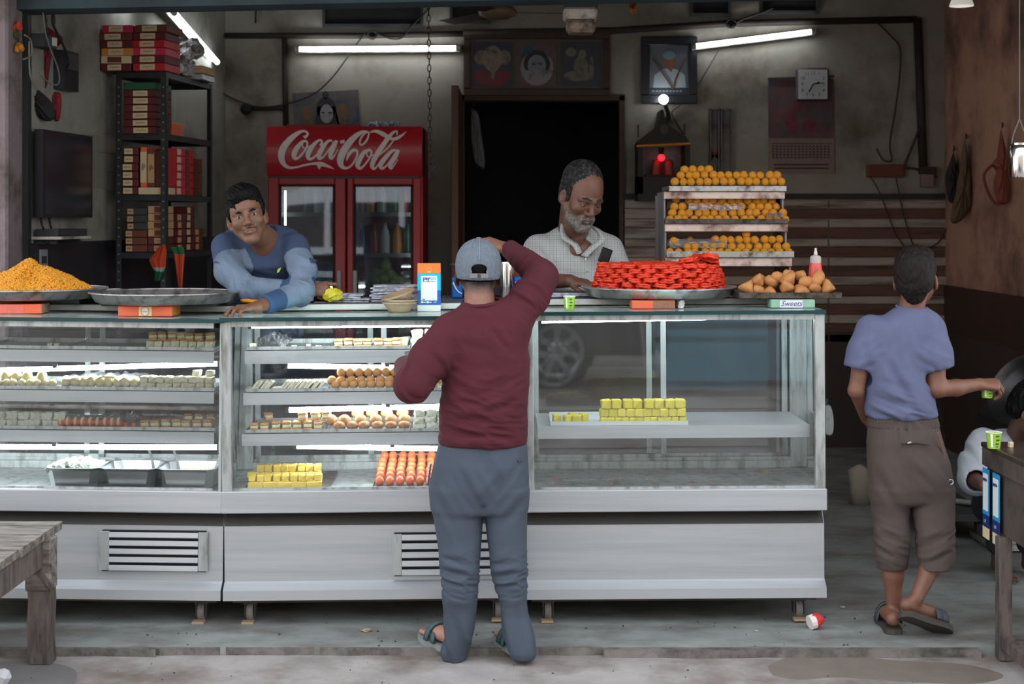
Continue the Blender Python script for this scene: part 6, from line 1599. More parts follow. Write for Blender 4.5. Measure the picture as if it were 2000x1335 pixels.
def folds(V,Q,items):
 """cloth creases: items = (centre, radius, axis across the creases, frequency, amplitude)"""
 N=vnormals(V,Q);D=np.zeros(len(V))
 for c,rad,axis,fr_,amp in items:
  ax=np.array(Vector(axis).normalized());r=np.linalg.norm(V-np.array(c),axis=1)/rad
  w=np.clip(1-r*r,0,1);m=w>0
  if not m.any():continue
  p=V[m]-np.array(c);h=p@ax;rest=p-h[:,None]*ax
  q=np.concatenate([(h*fr_)[:,None],rest@np.array(((1,.2,.3),(.2,1,.1),(.3,.1,1)))[:,:2]*fr_*.22],1)
  nz=vnoise(q+7.3)*.65+vnoise(q*2.1+3.1)*.35
  D[m]+=1.5*amp*w[m]*(1-2*np.abs(nz))*1.0
 return V+N*D[:,None]
def link_mesh(name,V,Q,m,parent,col=None,mi=None):
 off=np.array(WLOC.get(parent.name,Vector()))if parent is not None else 0
 me=raw_mesh(name,V-off,Q,m)
 if col is not None:
  a=me.color_attributes.new('Col','FLOAT_COLOR','POINT');a.data.foreach_set('color',np.concatenate([col,np.ones((len(col),1))],1).astype(np.float32).ravel())
 if mi is not None:me.polygons.foreach_set('material_index',mi.astype(np.int32))
 o=bpy.data.objects.new(name,me);COL.objects.link(o)
 if parent is not None:
  o.parent=parent;WLOC[o.name]=WLOC.get(parent.name,Vector())
 return o
def fr(y,z=None):
 y=Vector(y).normalized();z=Vector(z);z=(z-y*z.dot(y)).normalized();return y.cross(z),y,z
def hand(S,wrist,fdir,dorsal,side=1,curl=((35,45,30),)*4,splay=(6,2,-3,-8),thumb=((.030,.030,-.012),(.050,.055,-.018),(.056,.082,-.020)),sc=1.0):
 """palm, four jointed fingers of unequal length and a thumb from the side of the palm"""
 x,y,z=fr(fdir,dorsal);w=Vector(wrist)
 T=lambda v:w+(x*(v[0]*side)+y*v[1]+z*v[2])*sc
 kn=((.027,.086,.001),(.009,.091,.004),(-.009,.086,.002),(-.025,.077,-.003))
 ln=((.042,.025,.021),(.047,.029,.022),(.043,.027,.021),(.033,.020,.019));rd=((.0098,.0088,.0078),(.0100,.0090,.008),(.0096,.0086,.0076),(.0085,.0076,.0068))
 for(kx,ky,kz)in kn:S.cap(T((kx*.6,.004,0)),T((kx,ky,kz)),.0155*sc,.0112*sc,.014*sc)
 S.ell(T((.004,.045,-.004)),(.012*sc,)*3,.01)
 for i in range(4):
  p=Vector(kn[i]);a=0;sp=math.radians(splay[i])
  for j in range(3):
   a+=math.radians(curl[i][j]);d=Vector((math.sin(sp)*math.cos(a),math.cos(sp)*math.cos(a),-math.sin(a)))
   q=p+d*ln[i][j]
   S.cap(T(p),T(q),rd[i][j]*sc,rd[i][min(j+1,2)]*.96*sc,.0035*sc);p=q
 tb=[(.016,.014,-.006)]+list(thumb)
 S.chain([T(v)for v in tb],[.015*sc,.0128*sc,.011*sc,.0088*sc],.006*sc)
 return T
def head(S,M,neck,nr=.054,jaw=1.0,slit=.0034,sz0=-.0003,top=.086,ear=(.078,-.012)):
 """head in local axes: face towards -y, up z; returns matrix"""
 S.M=M
 S.ell((0,.018,.050),(.0745,.097,top),.01)
 S.ell((0,-.028,.000),(.066,.062,.088),.03)
 S.cap((0,-.02,-.055),(0,-.062,-.098),.047*jaw,.021,.03)
 for e in(1,-1):
  S.cap((e*.052,.004,-.045),(e*.018,-.066,-.101),.018*jaw,.013,.028)
  S.ell((e*.044,-.062,-.026),(.020,.018,.016),.028)
  S.cap((e*.012,-.089,.0185),(e*.05,-.071,.0175),.0088,.0078,.012)
  S.ell((e*.0325,-.097,-.001),(.0185,.0155,.0105),.010,op=1)
  S.ell((e*.0325,-.0735,.000),.0135,.004)
  S.ell((e*.0325,-.0870,.0003+sz0),(.0125,.0065,slit),.0018,op=1)
  S.ell((e*.0145,-.0925,-.035),(.0092,.0105,.0082),.006)
  S.ell((e*ear[0],.012,ear[1]),(.009,.021,.034),.006,rot=(math.radians(12),0,e*math.radians(-22)))
  S.ell((e*(ear[0]+.010),.008,ear[1]+.004),(.007,.011,.018),.004,rot=(0,0,e*math.radians(-22)),op=1)
  S.ell((e*(ear[0]-.004),.005,ear[1]-.028),(.006,.008,.009),.005)
 S.cap((0,-.084,.016),(0,-.107,-.028),.0075,.0105,.012)
 S.ell((0,-.106,-.031),(.0128,.0105,.010),.007)
 for e in(1,-1):S.ell((e*.0065,-.103,-.0405),(.0036,.005,.003),.003,op=1)
 S.ell((0,-.080,-.064),(.029,.017,.022),.014)
 for e in(1,-1):
  S.cap((e*.0235,-.0875,-.0645),(e*.004,-.0985,-.0600),.0038,.0056,.005)
  S.cap((e*.020,-.0875,-.0675),(e*.002,-.0965,-.0725),.0042,.0062,.005)
  S.cap((e*.026,-.087,-.0662),(0,-.1025,-.0662),.0013,.0015,.0025,op=1)
 S.ell((0,-.078,-.103),(.016,.013,.012),.012)
 nb=M.inverted()@Vector(neck)
 S.cap((0,.022,-.05),tuple(nb),nr,nr*1.12,.02)
 S.M=Matrix.Identity(4)
def paint_head(V,M,base,seed=1,brow=(.02,.014,.01),lips=(.30,.11,.09),stub=None,stubc=(.06,.045,.04),moust=0):
 """skin colours: lips, cheeks, beard shadow, darker round the eyes"""
 P=(np.c_[V,np.ones(len(V))]@np.array(M.inverted()).T)[:,:3]
 col=np.repeat(np.array(base)[None],len(V),0)*(1+.10*vnoise(V*60+seed)+.08*vnoise(V*14+seed))[:,None]
 g=lambda c,r:np.exp(-(((P-np.array(c))/np.array(r))**2).sum(1))
 def mix(w,c):
  w=np.clip(w,0,1)[:,None];col[:]=col*(1-w)+np.array(c)*w
 front=np.clip((-P[:,1]-.02)/.03,0,1)
 mix(.85*g((0,-.096,-.0655),(.022,.02,.0085)),lips)
 mix(.25*g((0,-.108,-.030),(.014,.014,.014)),(base[0]*1.25,base[1]*1.0,base[2]*.95))
 for e in(1,-1):
  mix(.35*g((e*.0325,-.08,-.004),(.022,.02,.013)),tuple(c*.45 for c in base));mix(.8*g((e*.0325,-.087,.0048),(.013,.012,.0016)),brow)
  bx_=np.abs(P[:,0]-e*.032)/.023;bz_=(P[:,2]-(.0225+.004*np.cos(np.clip(bx_,0,1.4)*1.3)-.004))/.0042
  mix(.92*front*np.exp(-bx_**4-bz_**2),brow)
  ex,ez=(P[:,0]-e*.0325)/.0125,(P[:,2]-.0005)/.0046
 if moust:mix(moust*front*np.exp(-(np.abs(P[:,0])/.030)**4-((P[:,2]+.0530+.10*np.abs(P[:,0])**1.0*.6)/.0048)**2),brow)
 if stub:
  w=np.clip((-.030-P[:,2]+.25*(-P[:,1]-.09)*0)/.03,0,1)*np.clip((.02-P[:,1])/.02,0,1)*np.clip((P[:,2]+.16)/.03,0,1)
  w=w*(1-.9*g((0,-.096,-.0655),(.024,.02,.009)))*(.75+.35*vnoise(V*160))
  mix(stub*w,stubc)
 return col
def eyes(t,M,iris=(.03,.017,.01),look=(0,0)):
 for e in(1,-1):
  c=M@Vector((e*.0325,-.0735,.000));sc=M.to_scale()[0]
  b_=MB().ball(tuple(c),.0129*sc,16,12)
  o=b_.build('eye',mat('eye_white',(178,164,152),.3),t,smooth=True)
  d=(M.to_3x3()@Vector((look[0],-1,look[1]))).normalized()
  q=Matrix.Translation(c+d*.0101*sc)@d.to_track_quat('Z','Y').to_matrix().to_4x4()
  MB().lathe([(.001,.0034*sc),(.003*sc,.0032*sc),(.0056*sc,.0022*sc),(.0058*sc,.0)],(0,0,0),14,M=q).build('iris',mat('iris_dark',(32,22,16),.15),o,smooth=True)
def hairmesh(t,S,h,m,strand,amp=.004,fr_=60,name='hair',cut=None,seed=0):
 V,Q=S.mesh(h)
 N=vnormals(V,Q);ax=np.array(Vector(strand).normalized());hh=V@ax;rest=V-hh[:,None]*ax
 nz=vnoise(np.c_[rest*fr_*2.2][:,:3]+(hh*fr_*.25)[:,None]+seed)
 V=V+N*(amp*nz+amp*.6*vnoise(V*fr_*.5+5+seed))[:,None]
 return link_mesh(name,V,Q,m,t)
def HM(c,yaw=0,pitch=0,roll=0,s=1.0):
 """head matrix: yaw about up, pitch nods, roll tilts sideways (degrees)"""
 r=math.radians
 return Matrix.Translation(Vector(c))@Matrix.Rotation(r(yaw),4,'Z')@Matrix.Rotation(r(roll),4,'Y')@Matrix.Rotation(r(pitch),4,'X')@Matrix.Scale(s,4)
def ringpx(rows,n=None):
 """rings from (row, left column, right column, depth Y, half depth)"""
 return[((W((a_+b_)/2,y,Y)),(b_-a_)/2*Y/F,hd)for y,a_,b_,Y,hd in rows]
m_hairb=mat('hair_black',(9,9,10),.6,var=.3,vscale=40,spec=.15)
def skin_mat(key):return mat(key,(200,150,120),.5,attr='Col',bump=.15,bscale=220,sub=.06)
m_skin=skin_mat('skin')
SK_L=(.30,.145,.085);SK_M=(.215,.096,.058);SK_D=(.14,.062,.038)
def flatcol(V,base,seed=0):return np.repeat(np.array(base)[None],len(V),0)*(1+.12*vnoise(V*40+seed)+.1*vnoise(V*11+seed))[:,None]
# ------------------------------------------------------------------ the customer in maroon
t=thing('person','person seen from behind in maroon sweatshirt, grey cap and slate trousers, hand on cap','person',tuple(W(940,1287,6.12)))
Yt=6.12
S_=Sdf()
hc=W(934,528,6.16);hM=HM(hc,180+3,2,-1,1.0)
neckb=W(938,606,6.10)
head(S_,hM,neckb,.056,top=.071,ear=(.0845,-.030))
lo_,hi_=np.array(hc)-.16,np.array(hc)+.16
S_.loft(ringpx([(880,872,1012,Yt,.085),(760,880,1016,Yt,.09),(650,872,1004,Yt,.085),(612,900,985,Yt,.06)]),.03)
LS,LE,LW=W(878,650,6.10),W(806,752,5.99),W(793,716,6.27)
RS,RE,RW_=W(1000,628,6.12),W(1060,540,6.20),W(992,486,6.37)
S_.chain([LS,LE,LW],[.045,.036,.027],.015).chain([RS,RE,RW_],[.045,.036,.027],.015)
hand(S_,RW_,(W(957,475,6.36)-RW_),Vector((.15,-.55,.8)),1,curl=((30,40,25),(34,42,25),(38,44,25),(42,48,25)),thumb=((.026,.034,-.022),(.034,.060,-.034),(.032,.084,-.044)),sc=.96)
hand(S_,LW,Vector((-.12,.8,.12)),Vector((-.5,0,.8)),1,curl=((50,60,40),)*4,sc=.95)
HL,KL,AL=W(898,900,Yt),W(898,1110,6.10),W(893,1255,6.12)
HR,KR,AR=W(988,900,Yt),W(995,1110,6.10),W(1012,1258,6.10)
S_.chain([HL,KL,AL],[.06,.045,.034],.02).chain([HR,KR,AR],[.06,.045,.034],.02)
def foot(S,heel,toe,r=1.0,up=(0,0,1)):
 heel,toe=Vector(heel),Vector(toe);d=(toe-heel);L=d.length;d.normalize();u=Vector(up);sd=d.cross(u).normalized()
 S.cap(heel+u*.034,heel+d*L*.55+u*.034,.032*r,.034*r,.02)
 S.cap(heel+d*L*.5+u*.030,heel+d*L*.78+u*.018,.034*r,.026*r,.02,(u,.7))
 for k,(o_,l_)in enumerate(((-.026,1.0),(-.009,.98),(.006,.95),(.019,.90),(.030,.84))):
  S.cap(heel+d*L*.72+sd*o_*r+u*.014,heel+d*L*l_+sd*o_*1.1*r+u*.010,.0105*r,(.0115 if k==0 else .0085)*r,.004)
hl0,hl1=W(890,1272,6.14),W(834,1252,6.30)
hl0.z,hl1.z=.010,.030
hr0,hr1=Vector(W(1024,1275,6.09)),Vector(W(982,1255,6.28));hr0.z,hr1.z=.006,.026
foot(S_,hl0,hl1,.95);foot(S_,hr0,hr1,.95)
V,Q=S_.mesh(.0065,[(lo_,hi_,.0035),(np.array(RW_)-.13,np.array(RW_)+.11,.003),(np.array(hl1)-.2,np.array(hl0)+.1,.004)])
col=paint_head(V,hM,SK_M,3)
P=(np.c_[V,np.ones(len(V))]@np.array(hM.inverted()).T)[:,:3]
w=np.clip((P[:,2]+.098)/.05,0,1)*np.clip((P[:,1]-.0-.25*np.abs(P[:,2]+.02))/.025,0,1)*(np.abs(P[:,2])<.2)
w=np.clip(w*1.15+.3*vnoise(V*300)*w,0,.93)[:,None];col=col*(1-w)+np.array((.012,.011,.011))*w
pinkw=np.clip((.12-V[:,2])/.03,0,1)[:,None];col=col*(1-pinkw)+np.array((.40,.20,.15))*pinkw
P=(np.c_[V,np.ones(len(V))]@np.array(hM.inverted()).T)[:,:3]
body=link_mesh('body',V,Q,m_skin,t,col)
S_=Sdf();S_.M=hM
S_.ell((0,.024,.035),(.0785,.100,.082),.01);S_.ell((0,.042,-.02),(.068,.060,.052),.02);S_.ell((0,-.10,-.05),(.12,.11,.16),.008,op=1);S_.ell((0,.05,-.155),(.2,.2,.11),.01,op=1)
V,Q=S_.mesh(.004);N=vnormals(V,Q);V=V+N*(-.002+.0016*vnoise(V*260))[:,None]
link_mesh('hair',V,Q,mat('hair_cropped',(22,20,20),.8,var=.4,vscale=240,bump=.6,bscale=500,spec=.15),t)
S_=Sdf();S_.M=hM
S_.ell((0,.012,.030),(.0915,.1125,.099),.01);S_.ell((0,.012,.0),(.0905,.1115,.108),.01)
S_.ell((0,.012,-.108),(.3,.3,.076),.006,op=1,rot=(math.radians(-5),0,0))
S_.ell((0,.012,.028),(.0855,.1065,.094),.004,op=1);S_.ell((0,.012,-.008),(.0845,.1055,.107),.004,op=1)
S_.ell((0,.12,.006),(.031,.05,.0175),.003,op=1);S_.ell((0,.12,-.010),(.028,.05,.014),.003,op=1)
S_.M=Matrix.Identity(4)
V,Q=S_.mesh(.0028);V=relax(V,Q,2)
m_cap=mat('cap_denim',(100,110,120),.85,var=.10,vscale=60,bump=.35,bscale=300,col2=(118,127,136),cmix=.3,cscale=40)
capo=link_mesh('cap',V,Q,m_cap,t)
hx=lambda v:tuple(hM@Vector(v))
def on_crown(x,ang,e=.0015):
 """point on the cap's crown: ang 0 at the top, 90 at the back rim"""
 a_=math.radians(min(ang,90));s_=math.sqrt(max(0,1-(x/.0915)**2))
 return hx((x,.012+(.1125+e)*s_*math.sin(a_),.030+(.099+e)*s_*math.cos(a_)-max(0,ang-90)*.0012))
g=MB()
g.tube([on_crown(.0,a_)for a_ in range(6,88,5)],.0018,6)
g.build('seam',mat('cap_seam',(128,138,148),.9),capo,smooth=True)
for e in(-1,1):
 MB().tube([on_crown(e*(.02+.045*(i/9)),12+12*i)for i in range(10)],.0011,5).build('seam',MATS['cap_seam'],capo,smooth=True)
 MB().tube([Vector(on_crown(e*.026,50,.001))+(hM.to_3x3()@Vector((.0035*math.cos(k*PI/5),0,.0035*math.sin(k*PI/5))))for k in range(10)],.0012,5,closed=True).build('eyelet',MATS['cap_seam'],capo,smooth=True)
MB().lathe([(.001,.006),(.009,.005),(.012,.0)],(0,0,0),16,M=hM@Matrix.Translation((0,.014,.1275))).build('button',m_cap,capo,smooth=True)
g=MB();vs=[]
for x in np.linspace(-.036,.036,9):
 for z in(-.030,-.012):
  q_=math.sqrt(max(0,1-(x/.0925)**2));vs.append(hx((x,.012+.1120*q_,z)))
g.add(vs,[(2*i,2*i+1,2*i+3,2*i+2)for i in range(8)]);st2=g.build('strap',mat('cap_strap',(120,118,116),.8,var=.2,vscale=80),capo)
sm=st2.modifiers.new('s','SOLIDIFY');sm.thickness=.002
MB().cbox(hx((0,.1245,-.021)),(.012,.005,.014),.001).build('buckle',m_dkgrey,capo)
g=MB();vs=[]
for i in range(13):
 a_=-PI/2+(i-6)*.155
 for r_,dz in((.0,0),(.035,-.004),(.07,-.012)):
  vs.append(hx(((.082+r_*.35)*math.cos(a_)*1.0,.010+(.098+r_)*math.sin(a_),.004+dz-.03*abs(math.cos(a_))*(r_/.07))))
g.add(vs,[(3*i+j,3*i+j+1,3*i+j+4,3*i+j+3)for i in range(12)for j in range(2)]);pk=g.build('peak',m_cap,capo,smooth=True)
sm=pk.modifiers.new('s','SOLIDIFY');sm.thickness=.004
S_=Sdf()
S_.loft(ringpx([(866,857,1029,Yt,.125),(853,856,1030,Yt,.128),(842,858,1031,Yt,.122),(800,858,1030,Yt,.128),(750,864,1034,Yt,.125),(700,862,1036,Yt,.125),(655,856,1026,Yt,.118),(630,862,1014,Yt,.105),(612,878,1000,Yt-.01,.085),(600,893,990,Yt-.01,.07),(590,903,984,Yt-.01,.06)]),.02,2.3,rnd=.008)
S_.chain([LS,W(838,700,6.04),LE,LW+Vector((0,-.03,0))],[.076,.072,.061,.049],.035)
S_.chain([RS+Vector((-.01,0,0)),W(1036,578,6.17),RE,RW_+Vector((.010,-.010,-.003))],[.082,.068,.058,.041],.035)
S_.ell(W(1005,640,Yt),(.06,.08,.075),.04)
S_.M=Matrix.Identity(4);S_.ell(W(940,578,6.13),(.062,.06,.035),.006,op=1)
S_.cut(RW_,RW_-RE,.07);S_.cut(LW,LW-LE,.07)
V,Q=S_.mesh(.0055);V=relax(V,Q,2)
V=folds(V,Q,[(W(940,830,6.0),.23,(.15,0,1),34,.008),(W(900,770,6.0),.16,(.5,0,1),26,.006),(W(985,760,6.0),.16,(-.4,0,1),24,.006),(LE,.13,(LW-LE)+(LE-LS)*.6,40,.007),(W(850,700,6.02),.13,(LE-LS),26,.007),(W(1040,575,6.1),.14,(RE-RS),34,.008),(W(1030,515,6.25),.12,(RW_-RE),46,.007),(W(1000,650,6.0),.12,(.8,0,.7),26,.007),(W(872,680,6.0),.1,(.9,0,.5),26,.006),(W(940,640,6.0),.16,(.2,0,1),18,.003)])
m_mar=mat('maroon_knit',(74,17,31),.9,var=.10,vscale=9,bump=.25,bscale=320)
sw=link_mesh('sweatshirt',V,Q,m_mar,t)
g=MB();rim=[]
for i in range(30):
 a_=2*PI*i/30;rim.append(tuple(W(941,590,Yt-.012)+Vector((.076*math.cos(a_),.066*math.sin(a_),.012*math.sin(a_)+.006*math.cos(a_)))))
g.tube(rim,.0085,8,closed=True).build('collar_band',m_mar,sw,smooth=True)
S_=Sdf()
S_.loft(ringpx([(1000,844,1031,Yt,.10),(950,838,1033,Yt,.118),(905,846,1032,Yt,.122),(870,855,1030,Yt,.115),(850,862,1024,Yt,.10)]),.02,2.4)
S_.loft(ringpx([(1289,866,908,6.13,.052),(1272,862,912,6.13,.058),(1240,872,922,6.115,.058),(1200,867,930,6.11,.062),(1170,863,933,6.10,.066),(1140,864,934,6.10,.068),(1110,861,936,6.10,.07),(1050,853,941,6.11,.08),(1000,845,944,Yt,.09),(950,842,940,Yt,.10)]),.02,2.2,rnd=.012)
S_.loft(ringpx([(1286,1000,1046,6.085,.058),(1270,992,1047,6.085,.066),(1240,982,1043,6.09,.064),(1200,979,1031,6.10,.06),(1170,975,1029,6.10,.064),(1140,966,1029,6.10,.066),(1110,960,1029,6.10,.068),(1050,951,1029,6.11,.08),(1000,946,1030,Yt,.09),(950,948,1032,Yt,.10)]),.012,2.2,rnd=.012)
S_.cap(W(944,990,6.02),W(946,1040,6.02),.004,.004,.02,op=1)
V,Q=S_.mesh(.0055);V=relax(V,Q,2)
V=folds(V,Q,[(W(898,1125,6.05),.13,(.2,0,1),46,.008),(W(998,1125,6.05),.13,(-.2,0,1),46,.008),(W(890,1250,6.08),.12,(1,0,.25),30,.009),(W(1010,1240,6.06),.12,(1,0,.2),28,.007),(W(900,980,6.0),.16,(.8,0,.5),18,.006),(W(990,960,6.0),.16,(-.7,0,.6),18,.007),(W(945,930,6.0),.12,(1,0,.5),20,.006),(W(900,1050,6.0),.12,(1,0,.3),20,.004)])
m_tr=mat('slate_trousers',(62,71,83),.8,var=.08,vscale=10,bump=.2,bscale=240)
tro=link_mesh('trousers',V,Q,m_tr,t)
MB().tube([tuple(W(x,y,6.03-.0))for x,y in((1008,893),(1014,902),(1022,897))],.003,6).build('pocket_seam',m_dkgrey,tro)
g=MB().tube([tuple(W(x,y,6.02))for x,y in((842,905),(838,930),(836,948))],.004,6);g.build('pocket_seam',m_dkgrey,tro)
MB().cbox(tuple(W(838,925,6.12)),(.012,.03,.07),.003,(0,.1,0)).build('pocket_paper',mat('striped_paper',(226,214,212),.6,col2=(200,60,60),cmix=.5,cscale=1,stretch=(1,1,160)),tro)
def sandal(t,heel,toe,m,ms,wid=.051,th=.024,strap=True):
 heel,toe=Vector(heel),Vector(toe);d=toe-heel;L=d.length*1.1;d.normalize();sd=d.cross(Vector((0,0,1))).normalized();u=sd.cross(d)
 prof=((-.03,.0),(-.022,.62),(0,.80),(.25,.74),(.45,.78),(.65,1.0),(.82,1.0),(.95,.78),(1.03,.42),(1.06,.0))
 vs,fs=[],[];out=[]
 for q_,w in prof:out.append((q_ if abs(q_)>.04 and q_>.1 else q_,w))
 pts=[(q_*L if q_>.1 else q_,w*wid)for q_,w in prof]
 left=[heel+d*a_+sd*w for a_,w in pts];right=[heel+d*a_-sd*w for a_,w in pts[1:-1]][::-1]
 ring=left+right;n=len(ring)
 g=MB();g.add([p-u*th for p in ring]+[p for p in ring],[tuple(range(n)),tuple(range(n,2*n))]+[(i,(i+1)%n,(i+1)%n+n,i+n)for i in range(n)])
 so=g.build('sandal',m,t)
 if strap:
  for f_,hh,a2 in((.62,.062,.04),(.48,.075,-.03)):
   arc=[heel+d*(L*f_+a2*math.cos(k*PI/10))+sd*(wid*.98)*math.cos(k*PI/10)+u*hh*math.sin(k*PI/10)for k in range(11)]
   g=MB();vs=[p+d*w for p in arc for w in(-.013,.013)]
   g.add(vs,[(2*i,2*i+1,2*i+3,2*i+2)for i in range(10)])
   o=g.build('strap',ms,so,smooth=True);mo=o.modifiers.new('s','SOLIDIFY');mo.thickness=.006;mo.offset=1
 return so
m_sol,m_stp=mat('sandal_sole',(128,134,134),.7,var=.1),mat('sandal_teal',(62,88,90),.7,var=.15)
sandal(t,hl0-Vector((0,0,.002)),hl1-Vector((0,0,.002)),m_sol,m_stp)
sandal(t,hr0-Vector((0,0,.002)),hr1-Vector((0,0,.002)),m_sol,m_stp)
tag(MB().ball(tuple(LW+Vector((.03,.10,.03))),(.05,.05,.035),9,7,noise=.2,rnd=R).build('plastic_film',m_plastic),'small clear plastic bag held in the left hand of the maroon customer','bag')
# ------------------------------------------------------------------ young man leaning on the counter
t=thing('person','young person with short black hair leaning over the counter in blue and grey shirt','person',tuple(W(510,640,7.25)))
Yb=7.22
hc=W(482,423,6.98);hM=HM(hc,10,-3,-13,1.06)
S_=Sdf();nb=W(520,470,7.16)
head(S_,hM,nb,.054,1.0)
lo_,hi_=np.array(hc)-.17,np.array(hc)+.17
S_.loft(ringpx([(640,470,590,7.35,.08),(560,460,580,7.30,.09),(500,445,580,Yb,.08),(468,470,560,7.20,.06)]),.03)
S_.ell(W(514,482,7.13),(.05,.04,.06),.03)
for e in(1,-1):
 S2=Sdf();S2.M=hM;S2.cap((e*.011,-.0945,.0150),(e*.030,-.0895,.0195),.0034,.0042,.004).cap((e*.030,-.0895,.0195),(e*.053,-.0735,.0150),.0042,.0022,.004)
 hairmesh(t,S2,.002,mat('eyebrow_dark',(24,17,14),.8,spec=.1),(1,0,0),.0008,200,'eyebrow')
S2=Sdf();S2.M=hM
for e in(1,-1):S2.cap((e*.002,-.0965,-.0520),(e*.024,-.0880,-.0575),.0022,.0022,.004).cap((e*.024,-.0880,-.0575),(e*.029,-.0845,-.0630),.0022,.0012,.004)
hairmesh(t,S2,.0022,mat('moustache_dark',(44,28,21),.85,spec=.1),(0,0,1),.0008,200,'moustache')
As,Ae,Aw=W(440,482,7.16),W(478,566,6.98),W(598,566,6.96)
Bs,Be,Bw=W(576,482,7.16),W(588,578,6.90),W(503,601,6.66)
topg=on(CM,470,.03).z;topl=on(CM,560,.5,True).z
Bw.z=topg+.036;Be.z=max(Be.z,topl+.05);Ae.z=max(Ae.z,topl+.06);Aw.z=topl+.06
S_.chain([As,Ae,Aw],[.042,.036,.028],.015).chain([Bs,Be,Bw],[.042,.036,.028],.015)
hd_=Vector((-.080,-.075,-.004))
hand(S_,Bw,hd_,Vector((0,.10,1)),1,curl=((8,38,30),(8,42,32),(12,42,32),(16,44,32)),splay=(10,3,-4,-12),thumb=((.034,.030,-.010),(.052,.052,-.012),(.058,.078,-.010)),sc=.98)
hand(S_,Aw,Vector((.9,-.05,.02)),Vector((.0,-.75,.55)),-1,curl=((15,55,35),(60,80,50),(68,85,50),(75,85,50)),thumb=((.028,.034,-.022),(.034,.058,-.040),(.02,.08,-.05)),sc=1.02)
V,Q=S_.mesh(.0065,[(lo_,hi_,.0028),(np.minimum(Bw,Bw+hd_*2)-.05,np.maximum(Bw,Bw+hd_*2)+.05,.003),(np.array(Aw)-.04,np.array(Aw)+(.18,.06,.08),.003)])
col=paint_head(V,hM,(.185,.082,.048),5,moust=.5,stub=.10,lips=(.22,.085,.07))
body=link_mesh('body',V,Q,m_skin,t,col);eyes(t,hM,look=(-.02,0))
S_=Sdf();S_.M=hM
S_.ell((0,.022,.058),(.083,.103,.090),.01);S_.ell((.0,-.035,.098),(.068,.055,.040),.03);S_.ell((-.02,-.072,.090),(.045,.022,.022),.02);S_.ell((0,.06,.0),(.07,.06,.07),.03)
for e in(1,-1):S_.ell((e*.071,-.012,.030),(.012,.03,.042),.012)
S_.ell((.010,-.100,-.024),(.060,.060,.090),.012,op=1);S_.ell((0,-.03,-.09),(.12,.10,.075),.02,op=1)
for e in(1,-1):S_.ell((e*.085,.010,-.015),(.02,.024,.034),.006,op=1)
S_.cap((-.052,-.062,.068),(-.038,-.080,.036),.008,.002,.008);S_.cap((-.03,-.07,.085),(-.058,-.066,.050),.010,.003,.01)
hairmesh(t,S_,.0032,m_hairb,hM.to_3x3()@Vector((.6,-.5,-.3)),.0035,70)
S_=Sdf()
S_.loft(ringpx([(660,468,596,7.40,.11),(600,462,596,7.36,.12),(560,450,594,7.30,.125),(520,436,597,Yb,.12),(490,428,598,Yb,.115),(468,428,594,7.22,.10),(450,442,578,7.24,.085),(438,462,556,7.26,.06)]),.02,2.3,rnd=.03)
S_.chain([As,W(446,530,7.06),Ae,Aw+Vector((-.03,0,0))],[.066,.060,.054,.043],.03)
S_.chain([Bs,W(592,530,7.02),Be,Bw+(Be-Bw)*.18],[.066,.062,.055,.043],.022)
S_.M=Matrix.Identity(4)
S_.cap(W(514,472,7.0),W(508,496,7.03),.036,.006,.006,op=1);S_.cap(W(512,462,7.04),W(520,455,7.24),.056,.054,.006,op=1)
S_.cut(Aw-Vector((.03,0,0)),Aw-Ae,.07);S_.cut(Bw+(Be-Bw)*.17,Bw-Be,.07)
V,Q=S_.mesh(.005);V=relax(V,Q,2)
V=folds(V,Q,[(Ae,.12,(1,0,.3),40,.006),(Be,.12,(.3,0,1),40,.006),(W(520,560,7.1),.14,(.3,0,1),22,.008),(W(470,520,7.05),.12,(.7,0,.7),26,.006),(W(580,520,7.0),.10,(.3,0,1),30,.005),(W(540,480,7.1),.1,(.8,0,-.5),26,.004)])
C=V[Q].mean(1);px=1000+C[:,0]/C[:,1]*F;py=HOR+(H-C[:,2])/C[:,1]*F
mi=np.zeros(len(Q))
dA=np.minimum(*[np.linalg.norm(np.cross(C-np.array(p),C-np.array(q)),axis=1)/np.linalg.norm(np.array(q)-np.array(p))for p,q in((As,Ae),(Ae,Aw))])
def seg(p,q):
 p,q=np.array(p),np.array(q);u=np.clip((C-p)@(q-p)/((q-p)@(q-p)),0,1);return np.linalg.norm(C-p-u[:,None]*(q-p),axis=1),u
(dA1,uA1),(dA2,uA2),(dB1,uB1),(dB2,uB2)=seg(As,Ae),seg(Ae,Aw),seg(Bs,Be),seg(Be,Bw)
arm=(np.minimum(np.minimum(dA1,dA2),np.minimum(dB1,dB2))<.082)&((np.minimum(dA2,dB2)<.085)|(np.where(dA1<dB1,uA1,uB1)>.26))
mi[arm]=1
mi[((px<452)|(px>583))&(py>514)&(mi==0)]=1
mi[(dB2<.075)&(uB2>.50)]=2;mi[(dA2<.07)&(uA2>.62)]=2
mi[(np.abs(px-505)<40)&(py>575)]=np.where(mi[(np.abs(px-505)<40)&(py>575)]==0,1,mi[(np.abs(px-505)<40)&(py>575)])
m_b1=mat('shirt_indigo',(60,74,104),.85,var=.06,vscale=12,bump=.15,bscale=240)
m_b2=mat('shirt_greyblue',(112,128,148),.85,var=.07,vscale=14,bump=.15,bscale=240,col2=(82,97,118),cmix=.3,cscale=10)
m_b3=mat('shirt_cuff',(48,74,108),.85,var=.06)
shirt=link_mesh('shirt',V,Q,[m_b1,m_b2,m_b3],t,None,mi)
g=MB();pc=W(545,527,7.09)
g.add([tuple(W(x,y,7.085))for x,y in((541,530),(543,525),(549,522),(548,526),(545,531),(541,533))],[(0,1,2,3,4,5)])
lg_=g.build('chest_mark',mat('lime_mark',(200,214,60),.6),shirt)
